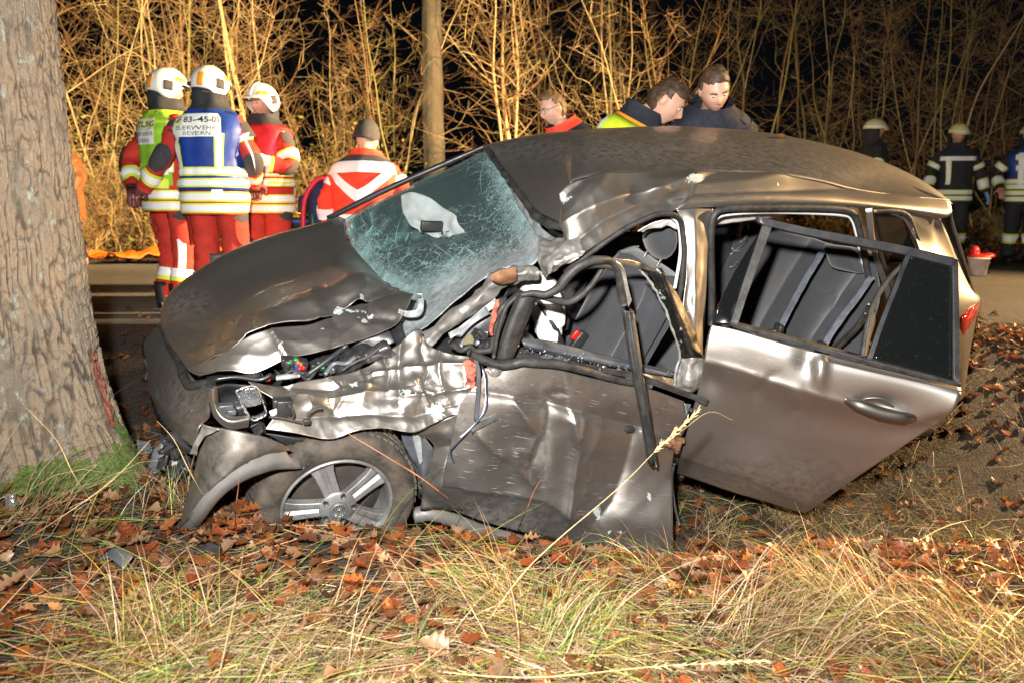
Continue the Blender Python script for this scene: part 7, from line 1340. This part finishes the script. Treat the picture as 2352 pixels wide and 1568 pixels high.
# --- 8-10 far firefighters in black
def fire_black(p, hood=True):
    p.jacket(M_FBLK); p.trousers(M_FBLK); p.boots(); p.face(); p.helmet_yellow()
    for z in (.82, .90): p.tape(z, z+.04, .020)
    for sx in (1, -1): A = p.arm(sx); p.limbtape(A, p.SLV, .40, .50); p.limbtape(A, p.SLV, .82, .92)
    for L in p.legs: p.limbtape(L, p.LEG, .68, .76)
p = Person('black clad firefighter with yellow helmet in profile behind the tail of the roof', (4.66, 10.9), math.radians(-92), 1.84, 0, (0, .05, 0), skin=M_SKIN2); fire_black(p)
p = Person('firefighter in black suit and yellow helmet walking towards the car with a blue glove', (5.98, 11.35), math.radians(172), 1.82, .02, (.1, .15, 0), armR=((.30, .0, 1.18), (.34, .10, .96)), armL=((-.31, .0, 1.16), (-.40, .06, .92)), skin=M_SKIN2)
fire_black(p); p.band('reflective_tape', 1.33, 1.385, .022, M_TAPE, FT-1.15, FT+1.15, 20); p.stripe(FT-.55, 1.02, 1.34, .05, .018); mb = MB(); A = p.armL; p.hand(mb, p.T(A[0]), p.T(A[1]), -1, .005); p.out('glove', mb, M_BLUEGL)
p = Person('firefighter in black suit with blue vest panel cut by the right edge of the photo', (6.86, 11.2), math.radians(158), 1.80, .0, (.2, .1, 0), armR=((.34, -.02, 1.18), (.30, .12, .98)), skin=M_SKIN2)
fire_black(p); p.band('vest', 1.02, 1.49, .026, M_VBLUE, FT-1.2, FT+1.3, 24); p.stripe(FT-.3, 1.0, 1.44, .05, .034); p.tape(1.22, 1.27, .034, True, FT-.6, FT+1.0); p.tape(1.36, 1.41, .034, True, FT-.6, FT+1.0)
for z in (.98, 1.05): p.tape(z, z+.04, .034, True)
# --- 11 coat behind the oak
p = Person('person in rust brown coat and dark trousers half hidden behind the oak trunk', (-5.62, 10.6), math.radians(150), 1.66); p.jacket(M_COAT, .62); p.trousers(M_TROU); p.boots(M_SHOE); p.face(M_HAIRB)
# ------------------------------------------------------------------ rescue gear
M_TARP = pbr('orange_tarpaulin', (.80, .145, .006), .5, var=.25, scale=6)
def wsheet(name, X0, X1, Y0, Y1, amp, mat, label, cat, zoff=.02, nx=60, ny=24):
    x, y = np.meshgrid(np.linspace(X0, X1, nx), np.linspace(Y0, Y1, ny)); P = np.stack([x, y, 0*x], -1); x2 = x+.10*noise(P, 2, 3); y2 = y+.08*noise(P, 2.2, 5); z = ground(x2, y2)+zoff+amp*(.6+np.abs(fbm(P, 3, 3, 2)))
    c = (X0+X1)/2, (Y0+Y1)/2, float(ground((X0+X1)/2, (Y0+Y1)/2)); t = thing(name, label, cat, c); setbase(t.location); o = mesh('sheet', np.stack([x2, y2, z], -1).reshape(-1, 3), gridfaces(ny, nx)[:, ::-1], mat, t); m = o.modifiers.new('t', 'SOLIDIFY'); m.thickness = .006
wsheet('tarpaulin', -5.75, -3.95, 10.65, 11.35, .12, M_TARP, 'crumpled orange tarpaulin spread along the far edge of the road', 'tarpaulin')
# stretcher with gear behind the bonnet
sx, sy = -1.86, 7.55; st = thing('stretcher', 'ambulance stretcher loaded with dark blue blanket behind the red vested firefighter', 'stretcher', (sx, sy, 0)); setbase(st.location)
mb = MB(); mb.box((sx, sy, .58), (1.15, .5, .05)); mb.build('frame', M_ALLOY, st, bevel=.01); tube('side_rail', [(sx-.6, sy-.27, .62), (sx, sy-.27, .66), (sx+.6, sy-.27, .62)], .016, M_BLUEPL, st); tube('side_rail', [(sx-.6, sy+.27, .62), (sx, sy+.27, .66), (sx+.6, sy+.27, .62)], .016, M_BLUEPL, st)
mb = MB(); mb.box((sx, sy, .65), (1.1, .46, .08)); mb.build('mattress', M_FBLK, st, bevel=.03)
mb = MB(); mb.box((sx+.18, sy-.03, .80), (.42, .40, .20)); o = mb.build('blanket', cloth('navy_blanket', (.025, .026, .085)), st, bevel=.05)
mb = MB(); mb.box((sx-.33, sy+.12, .86), (.40, .06, .34), Rm(0, -.5)); mb.build('back_support', M_FBLK, st, bevel=.03)
tube('strap', [(sx-.5, sy-.25, .70), (sx-.2, sy-.26, .76), (sx+.1, sy-.26, .72)], .02, pbr('yellow_strap', (.75, .5, .02), .6), st, 6, 4, .3); tube('strap', [(sx-.35, sy-.26, .60), (sx+.2, sy-.27, .58), (sx+.5, sy-.27, .62)], .025, M_BLUEPL, st, 6, 4, .4)
for ax_ in (-.45, .45):
    for ay in (-.2, .2):
        tube('leg', [(sx+ax_, sy+ay, .56), (sx+ax_*1.1, sy+ay, .14)], .018, M_ALLOY, st, 8, 1); mb = MB(); mb.tube([(sx+ax_*1.1, sy+ay-.02, .085), (sx+ax_*1.1, sy+ay+.02, .085)], .075, 16, 1); mb.build('caster', M_RUB, st)
bx, by = -1.56, 7.0; bp_ = thing('rescue_backpack', 'dark blue rescue backpack with red piping and green straps behind the bonnet', 'backpack', (bx, by, .0)); setbase(bp_.location)
mb = MB(); mb.box((bx, by, .52), (.36, .22, 1.0), taper=.8); mb.build('pack_body', cloth('navy_pack', (.018, .022, .07)), bp_, bevel=.08)
tube('piping', [(bx-.17, by-.115, .08), (bx-.175, by-.115, .5), (bx-.15, by-.115, .85), (bx-.04, by-.10, 1.02), (bx+.08, by-.09, 1.03)], .022, M_VRED, bp_, 8, 5)
for k in (-.07, .10): tube('strap', [(bx+k, by-.125, .15), (bx+k, by-.13, .5), (bx+k-.02, by-.12, .74)], .026, M_GREENPL, bp_, 8, 4, .35)
mb = MB(); mb.box((bx+.10, by-.10, .86), (.16, .10, .18)); mb.build('red_pouch', M_MEDRED, bp_, bevel=.03)
# red bucket and small black part on the road
ux, uy = (2228-1176)/FPX*9.1, 8.95; bk_ = thing('bucket', 'pale bucket with a red rag on the road behind the tail of the car', 'bucket', (ux, uy, .03)); setbase(bk_.location)
pr = [(.001, .04), (.085, .04), (.11, .22), (.116, .22), (.116, .235), (.105, .235), (.09, .06), (.001, .06)]; V = [(ux+r*math.cos(a), uy+r*math.sin(a), z) for r, z in pr for a in np.arange(32)*2*math.pi/32]; mesh('pail', V, gridfaces(len(pr), 32, True), pbr('pale_pail', (.62, .55, .48), .5), bk_)
mb = MB(); mb.ball((ux+.02, uy, .245), (.14, .11, .028), None, 18); mb.ball((ux-.05, uy, .30), (.05, .05, .06), None, 14); mb.ball((ux+.09, uy-.03, .255), (.07, .06, .03), None, 14); o = mb.build('rag', M_REDPL, bk_, remesh=.012, sm=2); V = [(ux+.118*math.cos(a), uy-.02, .235+.05*math.sin(a)-.05) for a in np.linspace(math.pi, 2*math.pi, 9)]; tube('handle', V, .004, M_ALLOY, bk_)
def shard(name, label, p, rows, mat, amp=.01):
    e = thing(name, label, 'debris', p); setbase(p); patch('plate', [[np.array(p)+np.array(q) for q in r] for r in rows], mat, e, 6, lambda G, q: amp*noise(G, 30), .005)
q = gp(270, 1310); shard('plastic_shard', 'black curved plastic shard lying in the leaves below the oak', q, [[(-.05, .05, .05), (.0, .03, .07), (.06, -.01, .05)], [(-.06, .0, .04), (-.01, -.02, .05), (.05, -.06, .03)]], M_GREYPL)
q = gp(745, 1228); shard('plastic_shard', 'small black plastic shard among the leaves below the front wheel', q, [[(-.06, .02, .05), (.0, .03, .06), (.06, .02, .05)], [(-.05, -.03, .03), (.0, -.03, .04), (.05, -.03, .03)]], M_PLAST)
q = gp(480, 1290); shard('plastic_shard', 'dark plastic scrap half buried in leaves left of the wheel', q, [[(-.04, .02, .04), (.0, .02, .06), (.04, .02, .05)], [(-.04, -.02, .03), (.0, -.02, .05), (.04, -.02, .03)]], M_PLAST)
q = gp(28, 1178); e = thing('glass_fragment', 'chrome lamp fragment lying by the mossy oak foot at the left edge', 'debris', q); setbase(q); mb = MB(); mb.box(np.array(q)+np.array([0, 0, .04]), (.03, .02, .06)); mb.build('shell', M_CHROME, e, bevel=.004)
q = gp(1130, 1372); e = thing('glass_fragment', 'broken clear plastic lamp cover lying in the straw below the front door', 'debris', q); setbase(q); rs = random.Random(9)
for k in range(6): mb = MB(); mb.box(np.array(q)+np.array([rs.uniform(-.05, .05), rs.uniform(-.03, .03), rs.uniform(.03, .07)]), (rs.uniform(.02, .05), rs.uniform(.015, .03), .006), np.linalg.qr(np.array([[rs.gauss(0, 1) for _ in range(3)] for _ in range(3)]))[0]); mb.build('fragment', M_LENS, e, bevel=.002)
q = gp(308, 795); e = thing('black_cap', 'round black plastic cap on the leaves between the oak and the car', 'cap', q); setbase(q); mb = MB(); mb.tube([np.array(q)+np.array([0, 0, .03]), np.array(q)+np.array([.0, -.015, .04])], .035, 20, 1); mb.build('cap_disc', M_PLAST, e)
# oak leaves stuck on the roof
for (u, v), y, lab in (((1368, 340), 1.0, 'dry brown oak leaf stuck to the front of the car roof'), ((1790, 336), 1.0, 'small pale leaf stuck to the middle of the car roof'), ((1757, 366), .62, 'tiny orange leaf scrap lying on the car roof')):
    o = bpy.data.objects.new('oak_leaf', leafmeshes[3]); COL.objects.link(o); P_ = S((u, v), y)+FU*.045; o.location = P_; s_ = .07 if y > .9 else .02; o.scale = (s_, s_, s_); o.rotation_euler = (.25, -.05, random.uniform(0, 6)); tag(o, lab, 'leaf')
